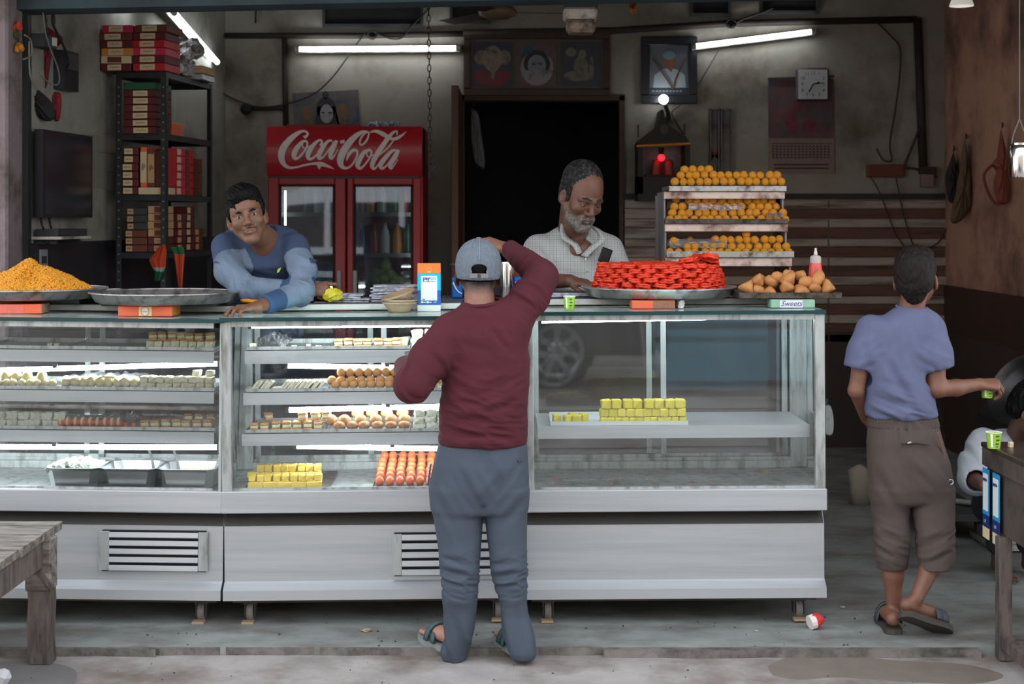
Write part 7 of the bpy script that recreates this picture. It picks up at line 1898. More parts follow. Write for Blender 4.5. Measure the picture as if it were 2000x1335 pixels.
S_=Sdf();S_.loft(ringpx([(760,470,600,7.5,.11),(650,468,596,7.42,.11)]),.02)
for x0 in(500,566):S_.chain([W(x0,760,7.5),W(x0,960,7.55),W(x0,1110,7.62)],[.085,.065,.05],.02)
V,Q=S_.mesh(.01);link_mesh('trousers',V,Q,mat('trousers_dark',(44,44,52),.85,var=.1),t)
tag(MB().ball(tuple(Aw+Vector((.125,-.035,-.022))),(.045,.025,.030),10,8,noise=.16,rnd=R).build('snack_packet',mat('packet_yellow',(206,186,40),.35,var=.2,vscale=24,col2=(90,120,40),cmix=.35,cscale=20)),'crumpled yellow snack packet in the fist of the young person','packet')
# ------------------------------------------------------------------ seated older man
t=thing('person','older grey-bearded person in checked shirt looking down behind the counter','person',tuple(W(1125,640,7.75)))
Yo=7.72
hc=W(1136,383,7.52);hM=HM(hc,30,27,4,1.20)
S_=Sdf();nb=W(1120,462,7.70)
head(S_,hM,nb,.060,1.12,.0017,-.004)
lo_,hi_=np.array(hc)-.18,np.array(hc)+.18
S_.loft(ringpx([(640,1050,1210,Yo,.12),(560,1052,1206,Yo,.12),(500,1050,1195,Yo,.10),(462,1085,1165,Yo,.07)]),.03)
S_.ell(W(1134,490,7.62),(.07,.05,.06),.03)
Os,Oe,Ow=W(1052,488,7.70),W(1040,590,7.55),W(1112,568,7.38)
Ps,Pe,Pw=W(1188,488,7.72),W(1222,580,7.6),W(1180,580,7.40)
zl=on(CR,1110,.75,True).z;Ow.z=zl+.06;Oe.z=zl+.05
S_.chain([Os,Oe,Ow],[.05,.043,.032],.015).chain([Ps,Pe,Pw],[.05,.043,.032],.015)
hand(S_,Ow,Vector((.8,-.25,-.10)),Vector((.1,-.4,.9)),1,curl=((25,35,25),)*4,sc=1.02)
hand(S_,Pw,Vector((-.6,-.6,-.1)),Vector((0,-.3,.9)),-1,sc=1.0)
V,Q=S_.mesh(.007,[(lo_,hi_,.003),(np.array(Ow)-.05,np.array(Ow)+(.2,.06,.07),.0035)])
col=paint_head(V,hM,(.150,.064,.040),9,brow=(.05,.04,.035),lips=(.18,.075,.06),stub=.6,stubc=(.20,.17,.155))
link_mesh('body',V,Q,m_skin,t,col);eyes(t,hM,look=(.1,-.5))
m_hairg=mat('hair_grey',(30,28,28),.7,var=.5,vscale=90,col2=(74,71,70),cmix=.4,cscale=50,spec=.2)
S_=Sdf();S_.M=hM
S_.ell((0,.028,.056),(.0795,.099,.088),.01);S_.ell((0,.055,-.01),(.069,.06,.065),.03)
for e in(1,-1):S_.ell((e*.073,-.004,.016),(.010,.024,.044),.012)
S_.ell((0,-.105,.012),(.056,.074,.088),.012,op=1);S_.ell((0,-.02,-.10),(.12,.10,.075),.02,op=1)
for e in(1,-1):S_.ell((e*.085,.012,-.015),(.02,.022,.034),.006,op=1)
hairmesh(t,S_,.0034,m_hairg,hM.to_3x3()@Vector((.3,.8,-.2)),.0018,90,seed=3)
m_beard=mat('beard_white',(146,138,132),.9,var=.3,col2=(84,70,62),cmix=.45,cscale=60,vscale=140,bump=.8,bscale=300)
S_=Sdf();S_.M=hM
S_.cap((0,-.045,-.096),(0,-.074,-.106),.037,.0235,.02)
for e in(1,-1):
 S_.cap((e*.054,-.004,-.045),(e*.046,-.040,-.082),.012,.0175,.02);S_.cap((e*.046,-.040,-.082),(e*.015,-.074,-.105),.0175,.0185,.02)
 S_.cap((e*.002,-.098,-.0535),(e*.024,-.090,-.062),.0055,.0065,.006);S_.cap((e*.024,-.090,-.062),(e*.030,-.080,-.088),.0065,.009,.01)
S_.ell((0,-.1,-.067),(.021,.02,.0085),.004,op=1)
hairmesh(t,S_,.003,m_beard,hM.to_3x3()@Vector((0,.2,1)),.0022,120,'beard',seed=5)
for e in(1,-1):
 S_=Sdf();S_.M=hM;S_.cap((e*.013,-.0945,.024),(e*.030,-.0885,.029),.0038,.0042,.004).cap((e*.030,-.0885,.029),(e*.050,-.074,.022),.0042,.003,.004)
 hairmesh(t,S_,.0022,m_hairg,(1,0,0),.001,200,'eyebrow')
S_=Sdf()
S_.loft(ringpx([(700,1040,1232,Yo,.17),(600,1040,1228,Yo,.17),(560,1042,1222,Yo,.17),(520,1036,1216,Yo,.15),(490,1032,1208,Yo,.13),(470,1046,1196,Yo,.11),(452,1074,1178,Yo,.085),(438,1094,1160,Yo+.01,.062)]),.02,2.3,rnd=.03)
S_.chain([Os,Os.lerp(Oe,.5),Os.lerp(Oe,.92)],[.080,.078,.074],.03)
S_.chain([Ps,Ps.lerp(Pe,.5),Ps.lerp(Pe,.95)],[.078,.076,.072],.03)
S_.M=Matrix.Identity(4)
S_.chain([W(1128,440,7.58),W(1136,470,7.55),W(1140,494,7.55)],[.062,.030,.004],.006,op=1);S_.cap(W(1122,430,7.62),W(1120,436,7.74),.062,.062,.006,op=1)
S_.cut(Os.lerp(Oe,.95),Oe-Os,.10);S_.cut(Ps.lerp(Pe,.97),Pe-Ps,.10)
V,Q=S_.mesh(.006);V=relax(V,Q,2)
V=folds(V,Q,[(W(1080,540,7.55),.2,(.25,0,1),17,.010),(W(1180,530,7.55),.16,(-.4,0,1),18,.008),(W(1060,500,7.6),.12,(.9,0,.4),24,.006),(W(1110,480,7.6),.12,(.8,0,-.5),18,.006)])
def plaid():
 m=mat('checked_shirt',(196,196,194),.85,bump=.15,bscale=200);n,l=m.node_tree.nodes,m.node_tree.links;b=n['Principled BSDF']
 tcx=n.new('ShaderNodeTexCoord');sp=n.new('ShaderNodeSeparateXYZ');l.new(tcx.outputs['Object'],sp.inputs[0])
 def line(sock,per,wd,ph):
  a=n.new('ShaderNodeMath');a.operation='MULTIPLY_ADD';a.inputs[1].default_value=1/per;a.inputs[2].default_value=ph;l.new(sock,a.inputs[0])
  f=n.new('ShaderNodeMath');f.operation='FRACT';l.new(a.outputs[0],f.inputs[0])
  c=n.new('ShaderNodeMath');c.operation='LESS_THAN';c.inputs[1].default_value=wd;l.new(f.outputs[0],c.inputs[0]);return c.outputs[0]
 cur=lin((188,190,188))
 for sock,per,wd,ph,c,k in((sp.outputs['X'],.017,.18,.1,(96,108,124),.55),(sp.outputs['Z'],.018,.16,.2,(112,120,130),.5),(sp.outputs['X'],.017,.16,.6,(148,142,130),.5),(sp.outputs['Z'],.018,.16,.7,(150,144,132),.5)):
  x=n.new('ShaderNodeMix');x.data_type='RGBA';mm=n.new('ShaderNodeMath');mm.operation='MULTIPLY';mm.inputs[1].default_value=k
  l.new(line(sock,per,wd,ph),mm.inputs[0]);l.new(mm.outputs[0],x.inputs[0])
  if isinstance(cur,tuple):x.inputs[6].default_value=cur
  else:l.new(cur,x.inputs[6])
  x.inputs[7].default_value=lin(c);cur=x.outputs[2]
 l.new(cur,b.inputs['Base Color']);return m
m_pl=plaid()
shirt=link_mesh('shirt',V,Q,m_pl,t)
for pts in(((1100,432),(1098,450),(1104,462),(1122,474),(1132,492)),((1160,440),(1172,452),(1176,466),(1158,482),(1142,498))):
 g=MB();inner=[W(x+(6 if pts[0][0]<1130 else-7),y+1,7.60-.01*i)for i,(x,y)in enumerate(pts)];outer=[W(x-(4 if pts[0][0]<1130 else-5),y+5,7.585-.010*i)for i,(x,y)in enumerate(pts)]
 A_=catmull(inner,4);B_=catmull(outer,4);n_=len(A_)
 g.add([tuple(v)for v in A_]+[tuple(v)for v in B_],[(i,i+1,n_+i+1,n_+i)for i in range(n_-1)])
 o=g.build('collar',m_pl,shirt,smooth=True);mo=o.modifiers.new('s','SOLIDIFY');mo.thickness=.006
for(x,y)in((1144,506),(1148,528),(1150,550)):
 MB().ball(tuple(W(x,y,7.545)),.006,8,6).build('button',m_white,shirt,smooth=True)
MB().tube([tuple(W(x,y,7.57))for x,y in((1112,460),(1124,474),(1132,480),(1142,468),(1150,455))],.0018,5).build('neck_thread',m_wire,t,smooth=True)
tag(MB().cbox(tuple(W(1182,499,7.53)),(.055,.010,.075),.006,(0,.35,0)).build('mobile_phone',mat('phone_black',(18,18,22),.25)),'black mobile phone sticking out of the shirt pocket of the older person','phone')
S_=Sdf()
for e in(-1,1):S_.chain([W(1130+e*34,690,Yo),W(1130+e*45,720,Yo-.16),W(1130+e*45,960,Yo-.12)],[.095,.07,.05],.03)
V,Q=S_.mesh(.011);link_mesh('trousers',V,Q,MATS['trousers_dark'],t)
g=thing('stool','plain dark stool under the older person behind the counter','stool',(W(1130,0,Yo).x,Yo+.05,0))
MB().box(W(1130,0,Yo).x-.18,W(1130,0,Yo).x+.18,Yo-.12,Yo+.22,.80,.84).build('seat',m_brownwood,g)
for e in(-1,1):
 for y_ in(Yo-.09,Yo+.19):MB().cyl((W(1130,0,Yo).x+e*.15,y_,0),(W(1130,0,Yo).x+e*.15,y_,.80),.02,n=8).build('leg',m_brownwood,g)
# ------------------------------------------------------------------ walking man in the blue T-shirt
t=thing('person','slim person walking away in blue T-shirt, brown cropped trousers and slippers','person',tuple(W(1770,1228,6.48)))
Yv_=6.50
hc=W(1789,545,6.50);hM=HM(hc,180-22,-6,2,1.03)
S_=Sdf();nb=W(1776,615,6.50)
head(S_,hM,nb,.048,.95)
S_.loft(ringpx([(830,1712,1822,Yv_,.07),(740,1706,1806,Yv_,.075),(650,1706,1812,Yv_,.07),(615,1740,1815,Yv_,.05)]),.03)
Ls,Le,Lw=W(1702,645,Yv_),W(1672,762,6.47),W(1692,815,6.62)
Rs,Re,Rw=W(1815,645,Yv_),W(1830,758,6.45),W(1912,750,6.50)
S_.chain([Ls,W(1682,710,6.47),Le,Lw],[.042,.038,.032,.026],.015).chain([Rs,W(1826,710,6.46),Re,W(1868,757,6.47),Rw],[.046,.043,.038,.034,.025],.015)
hand(S_,Lw,Vector((.3,.5,-.5)),Vector((-.8,0,-.2)),1,sc=.95)
hand(S_,Rw,Vector((.95,.12,-.02)),Vector((.05,-.5,.85)),-1,curl=((45,40,30),(50,45,30),(52,48,30),(55,48,30)),thumb=((.026,.032,-.024),(.030,.052,-.045),(.018,.070,-.052)),sc=.95)
La,Lh=W(1746,1200,6.48),Vector((W(1742,1226,6.42).x,6.40,.026))
S_.chain([W(1738,880,Yv_),W(1742,1060,6.47),W(1744,1120,6.47),La],[.055,.048,.043,.028],.02)
Ra=W(1790,1168,6.34)
S_.chain([W(1796,880,Yv_),W(1822,1040,6.46),W(1818,1105,6.41),Ra],[.055,.044,.041,.028],.02)
lt=Lh+Vector((.015,.22,0));foot(S_,Lh,lt,.92)
rh=W(1772,1196,6.32);rt=W(1852,1224,6.40);foot(S_,rh,rt,.92,up=(.1,.45,.85))
V,Q=S_.mesh(.0065,[(np.array(hc)-.15,np.array(hc)+.15,.0035),(np.array(Rw)-.03,np.array(Rw)+.13,.003),(np.minimum(Lh,rh)-(.06,.06,.04),np.maximum(lt,rt)+.06,.004)])
col=paint_head(V,hM,(.185,.078,.048),12)
link_mesh('body',V,Q,m_skin,t,col)
S_=Sdf();S_.M=hM
S_.ell((0,.022,.056),(.084,.102,.088),.01);S_.ell((0,.058,.0),(.076,.066,.070),.03);S_.cap((0,.062,-.02),(0,.062,-.055),.052,.040,.02);S_.ell((0,-.05,.095),(.068,.045,.036),.03)
S_.ell((0,-.115,-.03),(.12,.10,.115),.01,op=1)
for e in(1,-1):S_.ell((e*.087,.005,-.018),(.02,.022,.034),.006,op=1)
hairmesh(t,S_,.0034,mat('hair_brown_black',(26,20,18),.65,var=.35,vscale=60,spec=.2),hM.to_3x3()@Vector((.2,.3,-1)),.0032,70,seed=8)
S_=Sdf()
S_.loft(ringpx([(814,1692,1832,Yv_,.105),(800,1689,1829,Yv_,.11),(760,1687,1819,Yv_,.11),(720,1685,1810,Yv_,.11),(680,1684,1812,Yv_,.105),(650,1690,1822,Yv_,.10),(628,1704,1826,Yv_,.09),(612,1732,1826,Yv_,.075),(598,1752,1810,Yv_,.055)]),.02,2.3,rnd=.012)
S_.chain([Ls,W(1686,685,6.48),W(1676,712,6.47)],[.068,.062,.060],.03);S_.chain([Rs,W(1826,690,6.47),W(1832,712,6.46)],[.072,.068,.066],.03)
S_.M=Matrix.Identity(4)
S_.cut(W(1675,713,6.47),W(1672,762,6.47)-W(1688,685,6.48),.075,.05);S_.cut(W(1833,713,6.46),W(1838,762,6.45)-W(1824,685,6.47),.08,.05)
S_.ell(W(1781,592,6.50),(.062,.05,.03),.005,op=1)
V,Q=S_.mesh(.0055);V=relax(V,Q,2)
V=folds(V,Q,[(W(1760,800,6.4),.16,(.35,0,1),30,.008),(W(1790,740,6.4),.17,(.85,0,.5),20,.007),(W(1730,700,6.4),.16,(1,0,.1),18,.005),(W(1740,650,6.4),.1,(1,0,-.3),22,.005),(W(1830,690,6.4),.1,(.5,0,1),24,.005),(W(1690,690,6.4),.1,(-.5,0,1),24,.005)])
ts_=link_mesh('t_shirt',V,Q,mat('tshirt_blue',(90,95,122),.9,var=.07,vscale=20,bump=.15,bscale=260),t)
rim=[tuple(W(1781,600,Yv_)+Vector((.062*math.cos(2*PI*i/28),.056*math.sin(2*PI*i/28),.008*math.sin(2*PI*i/28)-.004*math.cos(2*PI*i/28))))for i in range(28)]
MB().tube(rim,.007,8,closed=True).build('collar_band',MATS['tshirt_blue'],ts_,smooth=True)
S_=Sdf()
S_.loft(ringpx([(980,1700,1864,Yv_,.10),(950,1698,1862,Yv_,.115),(900,1695,1852,Yv_,.12),(860,1694,1840,Yv_,.115),(830,1697,1832,Yv_,.105),(808,1699,1826,Yv_,.09)]),.02,2.4)
S_.loft(ringpx([(1110,1713,1770,6.47,.066),(1090,1711,1774,6.47,.072),(1040,1708,1776,6.48,.08),(1000,1703,1774,Yv_,.09),(950,1700,1780,Yv_,.10)]),.02,2.2,rnd=.008)
S_.loft(ringpx([(1112,1797,1852,6.40,.062),(1095,1794,1862,6.42,.07),(1040,1790,1862,6.45,.08),(1000,1780,1864,6.48,.09),(950,1780,1862,Yv_,.10)]),.012,2.2,rnd=.008)
V,Q=S_.mesh(.0055);V=relax(V,Q,2)
V=folds(V,Q,[(W(1740,1060,6.4),.13,(.4,0,1),30,.008),(W(1830,1060,6.4),.13,(-.5,0,1),30,.009),(W(1770,950,6.4),.16,(.9,0,.5),18,.007),(W(1830,920,6.4),.12,(.7,0,.6),22,.006),(W(1765,838,6.4),.15,(1,0,0),60,.003)])
m_sh=mat('brown_cotton',(78,66,62),.9,var=.12,vscale=8,bump=.2,bscale=200)
sh_=link_mesh('cropped_trousers',V,Q,m_sh,t)
g=MB()
for k in range(26):
 pass
S_=Sdf();S_.loft(ringpx([(833,1695,1833,Yv_,.108),(814,1697,1829,Yv_,.102)]),.01,2.4,rnd=.006)
V,Q=S_.mesh(.0055);a_=np.arctan2(V[:,1]-Yv_,V[:,0]-W(1764,0,Yv_).x);V=V+vnormals(V,Q)*(.0035*np.sin(a_*70))[:,None]
link_mesh('waistband',V,Q,m_sh,sh_)
Yz=6.375
MB().tube([tuple(W(x,y,Yz))for x,y in((1760,865),(1775,866),(1790,864),(1815,868))],.004,6).build('pocket_zip',mat('zip_dark',(50,42,40),.6),sh_)
MB().cbox(tuple(W(1776,864,Yz-.005)),(.016,.005,.007),.001,(0,-.3,0)).build('zip_pull',m_alu,sh_)
MB().tube([tuple(W(x,y,6.38+.03*i))for i,(x,y)in enumerate(((1832,845),(1842,880),(1852,920)))],.005,6).build('side_stripe',mat('stripe_rust',(124,84,74),.8),sh_)
MB().tube([tuple(W(1857,941,6.42)+Vector((.010*math.cos(k*PI/6),0,.010*math.sin(k*PI/6))))for k in range(12)],.003,5,closed=True).build('metal_ring',m_alu,sh_)
m_flip,m_flips=mat('slipper_brown',(66,60,54),.8,var=.2,vscale=14),mat('slipper_strap',(64,70,74),.7,var=.1)
sandal(t,Lh-Vector((0,0,.004)),lt-Vector((0,0,.004)),m_flip,m_flips,.047,.020)
so=None
def tilted_sandal(t,heel,toe,up,m,ms,wid=.048,th=.026):
 heel,toe,u=Vector(heel),Vector(toe),Vector(up);d=toe-heel;L=d.length;d.normalize();u=(u-d*u.dot(d)).normalized();sd=d.cross(u)
 pts=[(-.03,.0),(-.022,.62),(0,.80),(.25*L,.76),(.45*L,.80),(.65*L,1.0),(.82*L,1.0),(.95*L,.8),(1.04*L,.42),(1.07*L,0)]
 ring=[heel+d*a_+sd*w*wid for a_,w in pts]+[heel+d*a_-sd*w*wid for a_,w in pts[1:-1]][::-1];n=len(ring)
 g=MB();g.add([p-u*th for p in ring]+ring,[tuple(range(n)),tuple(range(n,2*n))]+[(i,(i+1)%n,(i+1)%n+n,i+n)for i in range(n)]);so=g.build('slipper',m,t)
 for f_ in(.60,.74):
  arc=[heel+d*L*f_+sd*wid*.98*math.cos(k*PI/10)+u*.055*math.sin(k*PI/10)for k in range(11)]
  o=MB().add([p+d*w for p in arc for w in(-.016,.016)],[(2*i,2*i+1,2*i+3,2*i+2)for i in range(10)]).build('strap',ms,so,smooth=True)
  mo=o.modifiers.new('s','SOLIDIFY');mo.thickness=.006;mo.offset=1
tilted_sandal(t,rh,rt,(.1,.45,.85),m_flip,m_flips)
pc=paper_cup('lime paper cup held upside of the walking person, in the right hand'.replace('upside of','by'),tuple(W(1928,776,6.53)),.06,.022,.026)
# ------------------------------------------------------------------ wooden bench at the lower left
bt=thing('wooden_bench','weathered low wooden bench at the lower left corner','bench',(-2.3,5.7,-.028))
zt=.495
for i in range(4):
 y0=5.18+i*.272
 mb=MB();n=8;vs=[]
 x1=-1.835;x0=-2.95
 for k in range(n+1):
  x=x0+(x1-x0)*k/n
  for y in(y0,y0+.266):
   for z in(zt-.034,zt):vs.append((x+(R.uniform(-.006,.006)if k==n else 0),y+R.uniform(-.003,.003),z+(R.uniform(-.003,.003))))
 fs=[]
 for k in range(n):
  a_,b_=4*k,4*k+4
  fs+=[(a_,a_+2,b_+2,b_),(a_+1,a_+3,b_+3,b_+1),(a_,a_+1,b_+1,b_),(a_+2,a_+3,b_+3,b_+2)]
 fs+=[(0,1,3,2),(4*n,4*n+1,4*n+3,4*n+2)]
 mb.add(vs,fs).build('plank',m_wood,bt)
MB().box(-1.87,-1.845,5.2,6.20,zt-.14,zt-.035,.004).build('side_rail',m_woodd,bt)
MB().box(-2.9,-1.87,6.10,6.13,zt-.14,zt-.035,.004).build('front_rail',m_woodd,bt)
for(x,y)in((-1.865,6.09),(-1.865,5.26),(-2.85,6.09),(-2.85,5.26)):
 mb=MB();n=6;vs=[]
 for k in range(n+1):
  z=-.028+(zt-.006)*k/n
  for(dx,dy)in((-.044,-.04),(.044,-.04),(.044,.04),(-.044,.04)):
   vs.append((x+dx*(1+.06*math.sin(k*2.1+dx*40)),y+dy,z))
 mb.add(vs,[(k*4+j,k*4+(j+1)%4,k*4+4+(j+1)%4,k*4+4+j)for k in range(n)for j in range(4)]+[(0,1,2,3),(4*n,4*n+1,4*n+2,4*n+3)])
 lg=mb.build('leg',m_woodd,bt)
 if y>6 and x>-2:
  MB().box(x-.052,x+.05,y-.048,y+.046,.26,zt-.03,.006).build('splice_block',m_wood,lg)
MB().add([(-1.93+a_*.004,6.03,z)for a_,z in((0,.42),(6,.425),(32,.28),(30,.265))]+[(-1.93+a_*.004,6.05,z)for a_,z in((0,.42),(6,.425),(32,.28),(30,.265))],[(0,1,2,3),(4,5,6,7),(0,1,5,4),(1,2,6,5),(2,3,7,6),(3,0,4,7)]).build('brace',m_woodd,bt)
tag(MB().cbox(tuple(W(2,1325,5.75)*1.0),(.06,.05,.09),.02,(.4,.5,.3)).build('cloth_scrap',mat('scrap_white',(196,196,200),.9)),'crumpled white scrap at the bottom left corner','scrap')
# ------------------------------------------------------------------ table and box at the right edge
tb=thing('metal_table','dark topped rough table with metal box at the right edge','table',(2.35,6.0,-.028))
m_top=mat('table_dark',(60,52,44),.3,var=.2,vscale=8,col2=(34,30,28),cmix=.4,cscale=5)
m_side=mat('table_side',(84,74,68),.7,.2,var=.2,vscale=8,col2=(50,44,40),cmix=.4,cscale=6)
ztb=W(1915,862,6.38).z
MB().box(1.947,3.0,5.2,6.38,ztb-.02,ztb,.003).build('table_top',m_top,tb)
MB().box(1.95,2.99,5.22,6.375,ztb-.095,ztb-.021,.003).build('apron',m_side,tb)
bx=MB().box(1.965,2.95,5.6,6.34,ztb-.34,ztb-.097,.004).build('drawer_box',m_side,tb)
MB().lathe([(.008,0),(.008,.002)],(0,0,0),10,M=Matrix.Translation((1.9635,5.83,ztb-.22))@Matrix.Rotation(PI/2,4,'Y')).build('key_hole',m_black,bx)
for(x,y)in((1.955,6.12),(1.955,5.3),(2.9,6.12)):
 MB().box(x-.022,x+.03,y-.03,y+.03,-.028,ztb-.34 if y>6 and x<2 else ztb-.09,.004).build('leg',m_woodd,tb)
MB().box(1.985,2.9,6.09,6.13,.0,.05,.003).xf(Matrix.Identity(4)).build('stretcher',m_woodd,tb)
MB().box(1.94,1.98,5.32,6.10,.02,.075,.003).build('stretcher',m_woodd,tb)
m_qb,m_qn=mat('standee_blue',(40,150,206),.4),mat('standee_navy',(26,50,110),.4)
for i,(ya,yb)in enumerate(((6.345,6.265),(6.215,6.13))):
 zt_,zb_=ztb-.10,ztb-.385
 t=thing('payment_sticker',('farther blue and white payment sticker on the table side','nearer blue and white payment sticker on the table side')[i],'sticker',(1.945,(ya+yb)/2,zb_))
 f=lambda v:zb_+(zt_-zb_)*v
 g=lambda a_,b_,v0,v1,off,nm,m:MB().box(1.944-off,1.9475-off,ya+(yb-ya)*b_,ya+(yb-ya)*a_,f(v0),f(v1)).build(nm,m,t)
 g(0,1,.34,1,0,'blue_panel',m_qb);g(0,1,.16,.34,0,'navy_panel',m_qn);g(0,1,0,.16,0,'cream_panel',m_cream)
 g(.14,.86,.40,.93,.002,'white_card',MATS['sign_white'])
 T=MB();Mx=Matrix.Translation((1.9405,(ya+yb)/2,f(.85)))@Euler((PI/2,0,-PI/2)).to_matrix().to_4x4()
 text_mb(T,'paytm',Mx,.022,bold=.0008);T.build('word_mark',MATS['word_navy'],t)
 T=MB();text_mb(T,'UPI',Matrix.Translation((1.9405,(ya+yb)/2,f(.25)))@Euler((PI/2,0,-PI/2)).to_matrix().to_4x4(),.02,shear=.3);T.build('small_mark',MATS['sign_white'],t)
paper_cup('lime paper cup standing on the dark table at the right edge',(W(1938,858,6.22).x,6.20,ztb),.064,.0245,.031)
tag(MB().cbox((W(1977,862,6.2).x,6.22,ztb+.011),(.02,.016,.022),.002,(.1,0,.5)).build('match_box',mat('matchbox_tan',(206,190,160),.7)),'tiny pale matchbox on the dark table behind the lime cup','box')
paper_cup('lime paper cup standing on the dark floor left of the table leg',tuple(Vector((W(1920,1050,8.35).x,8.35,0))),.064,.024,.031)
yd=7.95
td=thing('floor_tray','flat tray of dough balls on the floor behind the table leg','tray',(W(1985,1090,yd).x+.05,yd,.01))
xa=W(1940,1085,yd).x;zd=W(0,1090,yd).z;zd=max(zd,.01)
MB().box(xa,xa+.55,yd,yd+.4,zd,zd+.006).build('tray_base',m_alu,td)
MB().box(xa,xa+.55,yd-.004,yd,zd,zd+.03).box(xa-.004,xa,yd,yd+.4,zd,zd+.03).build('tray_rim',m_alu,td)
tag(MB().box(xa+.03,xa+.5,yd+.03,yd+.36,0,zd-.001).build('floor_block',m_dkgrey),'low dark block under the tray of dough balls','block')
m_dough=mat('dough',(206,190,160),.8,var=.08,vscale=12)
DG=[ballmesh('dough_ball',.05,m_dough,.72,.07,k)for k in range(3)]
for i,(px,py,yy)in enumerate(((1950,1082,.06),(1972,1082,.06),(1996,1080,.06),(1960,1062,.12),(1984,1058,.12),(2008,1062,.12),(1970,1042,.16),(1994,1040,.16))):
 p=W(px,py,yd+yy);inst('dough_ball',DG[i%3],(p.x,yd+yy,zd+.008+(.0 if i<3 else .062 if i<6 else .12)),(R.uniform(-.2,.2),R.uniform(-.2,.2),i),1,'pale dough ball, %s from left in the %s layer on the floor tray'%(ORD[i if i<3 else i-3 if i<6 else i-6],'lowest' if i<3 else 'middle' if i<6 else 'top'),'dough','dough balls on the floor tray')
p=W(1880,1000,8.6)
t=thing('rolling_pin','long pale rolling rod lying on a dark low board by the crouching person','rod',tuple(W(1890,985,8.5)))
MB().cyl(W(1862,978,8.5),W(1930,985,8.3),.016).build('rod_body',m_alu,t)
t=thing('low_board','low dark worktable near the floor in front of the crouching person','table',(2.45,8.55,0))
MB().box(2.2,2.56,8.2,8.9,W(0,990,8.4).z-.04,W(0,990,8.4).z).build('board',m_dkgrey,t)
for x in(2.24,2.52):
 for y in(8.25,8.85):MB().box(x-.03,x+.03,y-.03,y+.03,0,W(0,990,8.4).z-.04).build('leg',m_dkgrey,t)
t=thing('iron_wok','large dark iron wok tilted near the right edge','wok',tuple(W(1990,800,8.3)))
q=Matrix.Translation(W(1996,762,8.2))@Euler((.5,-1.0,0)).to_matrix().to_4x4()
MB().lathe([(.001,-.10),(.10,-.085),(.18,-.03),(.205,.0),(.212,.002),(.185,-.028),(.10,-.078),(.001,-.092)],(0,0,0),28,M=q).build('wok_body',mat('wok_iron',(60,58,58),.35,.7,var=.2),t,smooth=True,sharp=.7)
MB().tube([q@Vector((.2,-.03,0)),q@Vector((.235,-.03,.01)),q@Vector((.235,.03,.01)),q@Vector((.2,.03,0))],.007,6).build('handle',m_dark,t,smooth=True)
tag(MB().box(2.6,3.1,8.0,8.6,0,W(0,815,8.2).z,.02).build('stove_block',m_black),'black stove block under the wok at the right edge','stove')
for i,(px,py,Y,w_,h_,lab)in enumerate(((1681,925,9.3,.075,.05,'squat pale sack on the floor left of the walking person'),)):
 p=W(px,py,Y);g=MB()
 g.lathe([(.001,0),(w_*.8,0),(w_,p.z*.6),(w_*.9,p.z+h_*.5),(w_*.3,p.z+h_),(.001,p.z+h_*1.02)],(p.x,Y,0),16,sy=.8)
 g.v=[(x*1,y,z)if z<.01 else(x+.012*math.sin(z*31+y*20),y,z+.008*math.sin(x*60))for x,y,z in g.v]
 tag(g.build('cloth_sack',mat('sack_%d'%i,((150,140,124),)[i],.9,var=.15,vscale=8),smooth=True),lab,'sack')
hung('hanging_cloth','small pale sheet put in for a reflection right of the right case end','cloth',[(1610,790),(1622,792),(1628,815),(1627,845),(1616,850),(1608,835)],mat('reflection_pale',(150,154,150),.9),6.6,.012,(1614,790),12)  # pale sheet put in for a reflection beside the case end
# ------------------------------------------------------------------ crouching person at the right
t=thing('person','crouching dark-haired person in pale loose shirt behind the right table','person',tuple(W(1950,1000,7.6)))
Yr=7.55
hc=W(2018,803,7.35);hM=HM(hc,60,25,0,1.0)
S_=Sdf();nb=W(1988,850,7.5)
head(S_,hM,nb,.052)
S_.loft(ringpx([(960,1920,2010,7.7,.09),(880,1915,2010,7.62,.10),(850,1930,2005,Yr,.07)]),.03)
Ss,Se,Sw=W(1922,868,7.5),W(1905,936,7.36),W(1922,948,7.16)
S_.chain([Ss,Se,Sw],[.045,.036,.028],.015)
hand(S_,Sw,Vector((.9,-.3,-.2)),Vector((0,-.5,.8)),-1,curl=((30,40,30),)*4)
for e in(-1,1):
 S_.chain([W(1965+e*28,985,7.7),W(1986+e*30,935,7.30),W(1980+e*30,1090,7.45)],[.075,.055,.035],.02)
 f0=W(1980+e*30,0,7.45).x;foot(S_,(f0,7.48,.012),(f0,7.25,.012),.9)
V,Q=S_.mesh(.008,[(np.array(hc)-.15,np.array(hc)+.15,.005),(np.array(Sw)-.05,np.array(Sw)+.16,.004)])
link_mesh('body',V,Q,m_skin,t,paint_head(V,hM,SK_D,15));eyes(t,hM)
S_=Sdf();S_.M=hM
S_.ell((0,.022,.056),(.084,.104,.090),.01);S_.ell((0,.058,-.005),(.076,.066,.072),.03)
S_.ell((0,-.115,-.02),(.11,.10,.10),.01,op=1)
hairmesh(t,S_,.005,m_hairb,(0,0,1),.006,50,seed=11)
S_=Sdf()
S_.loft(ringpx([(985,1908,2020,7.72,.13),(930,1908,2018,7.66,.13),(880,1908,2014,7.60,.125),(852,1922,2006,Yr,.09),(838,1940,1995,Yr,.06)]),.02,rnd=.03)
S_.chain([Ss,Ss.lerp(Se,.6),Se+Vector((.01,.02,.005))],[.078,.085,.088],.03)
S_.M=Matrix.Identity(4);S_.cap(Se,Sw,.052,.045,.004,op=1)
V,Q=S_.mesh(.008);V=relax(V,Q,2);V=folds(V,Q,[(W(1920,900,7.45),.2,(1,0,.3),22,.010),(W(1960,900,7.45),.2,(.8,0,-.5),18,.008)])
link_mesh('shirt',V,Q,mat('shirt_pale',(178,182,190),.85,var=.06),t)
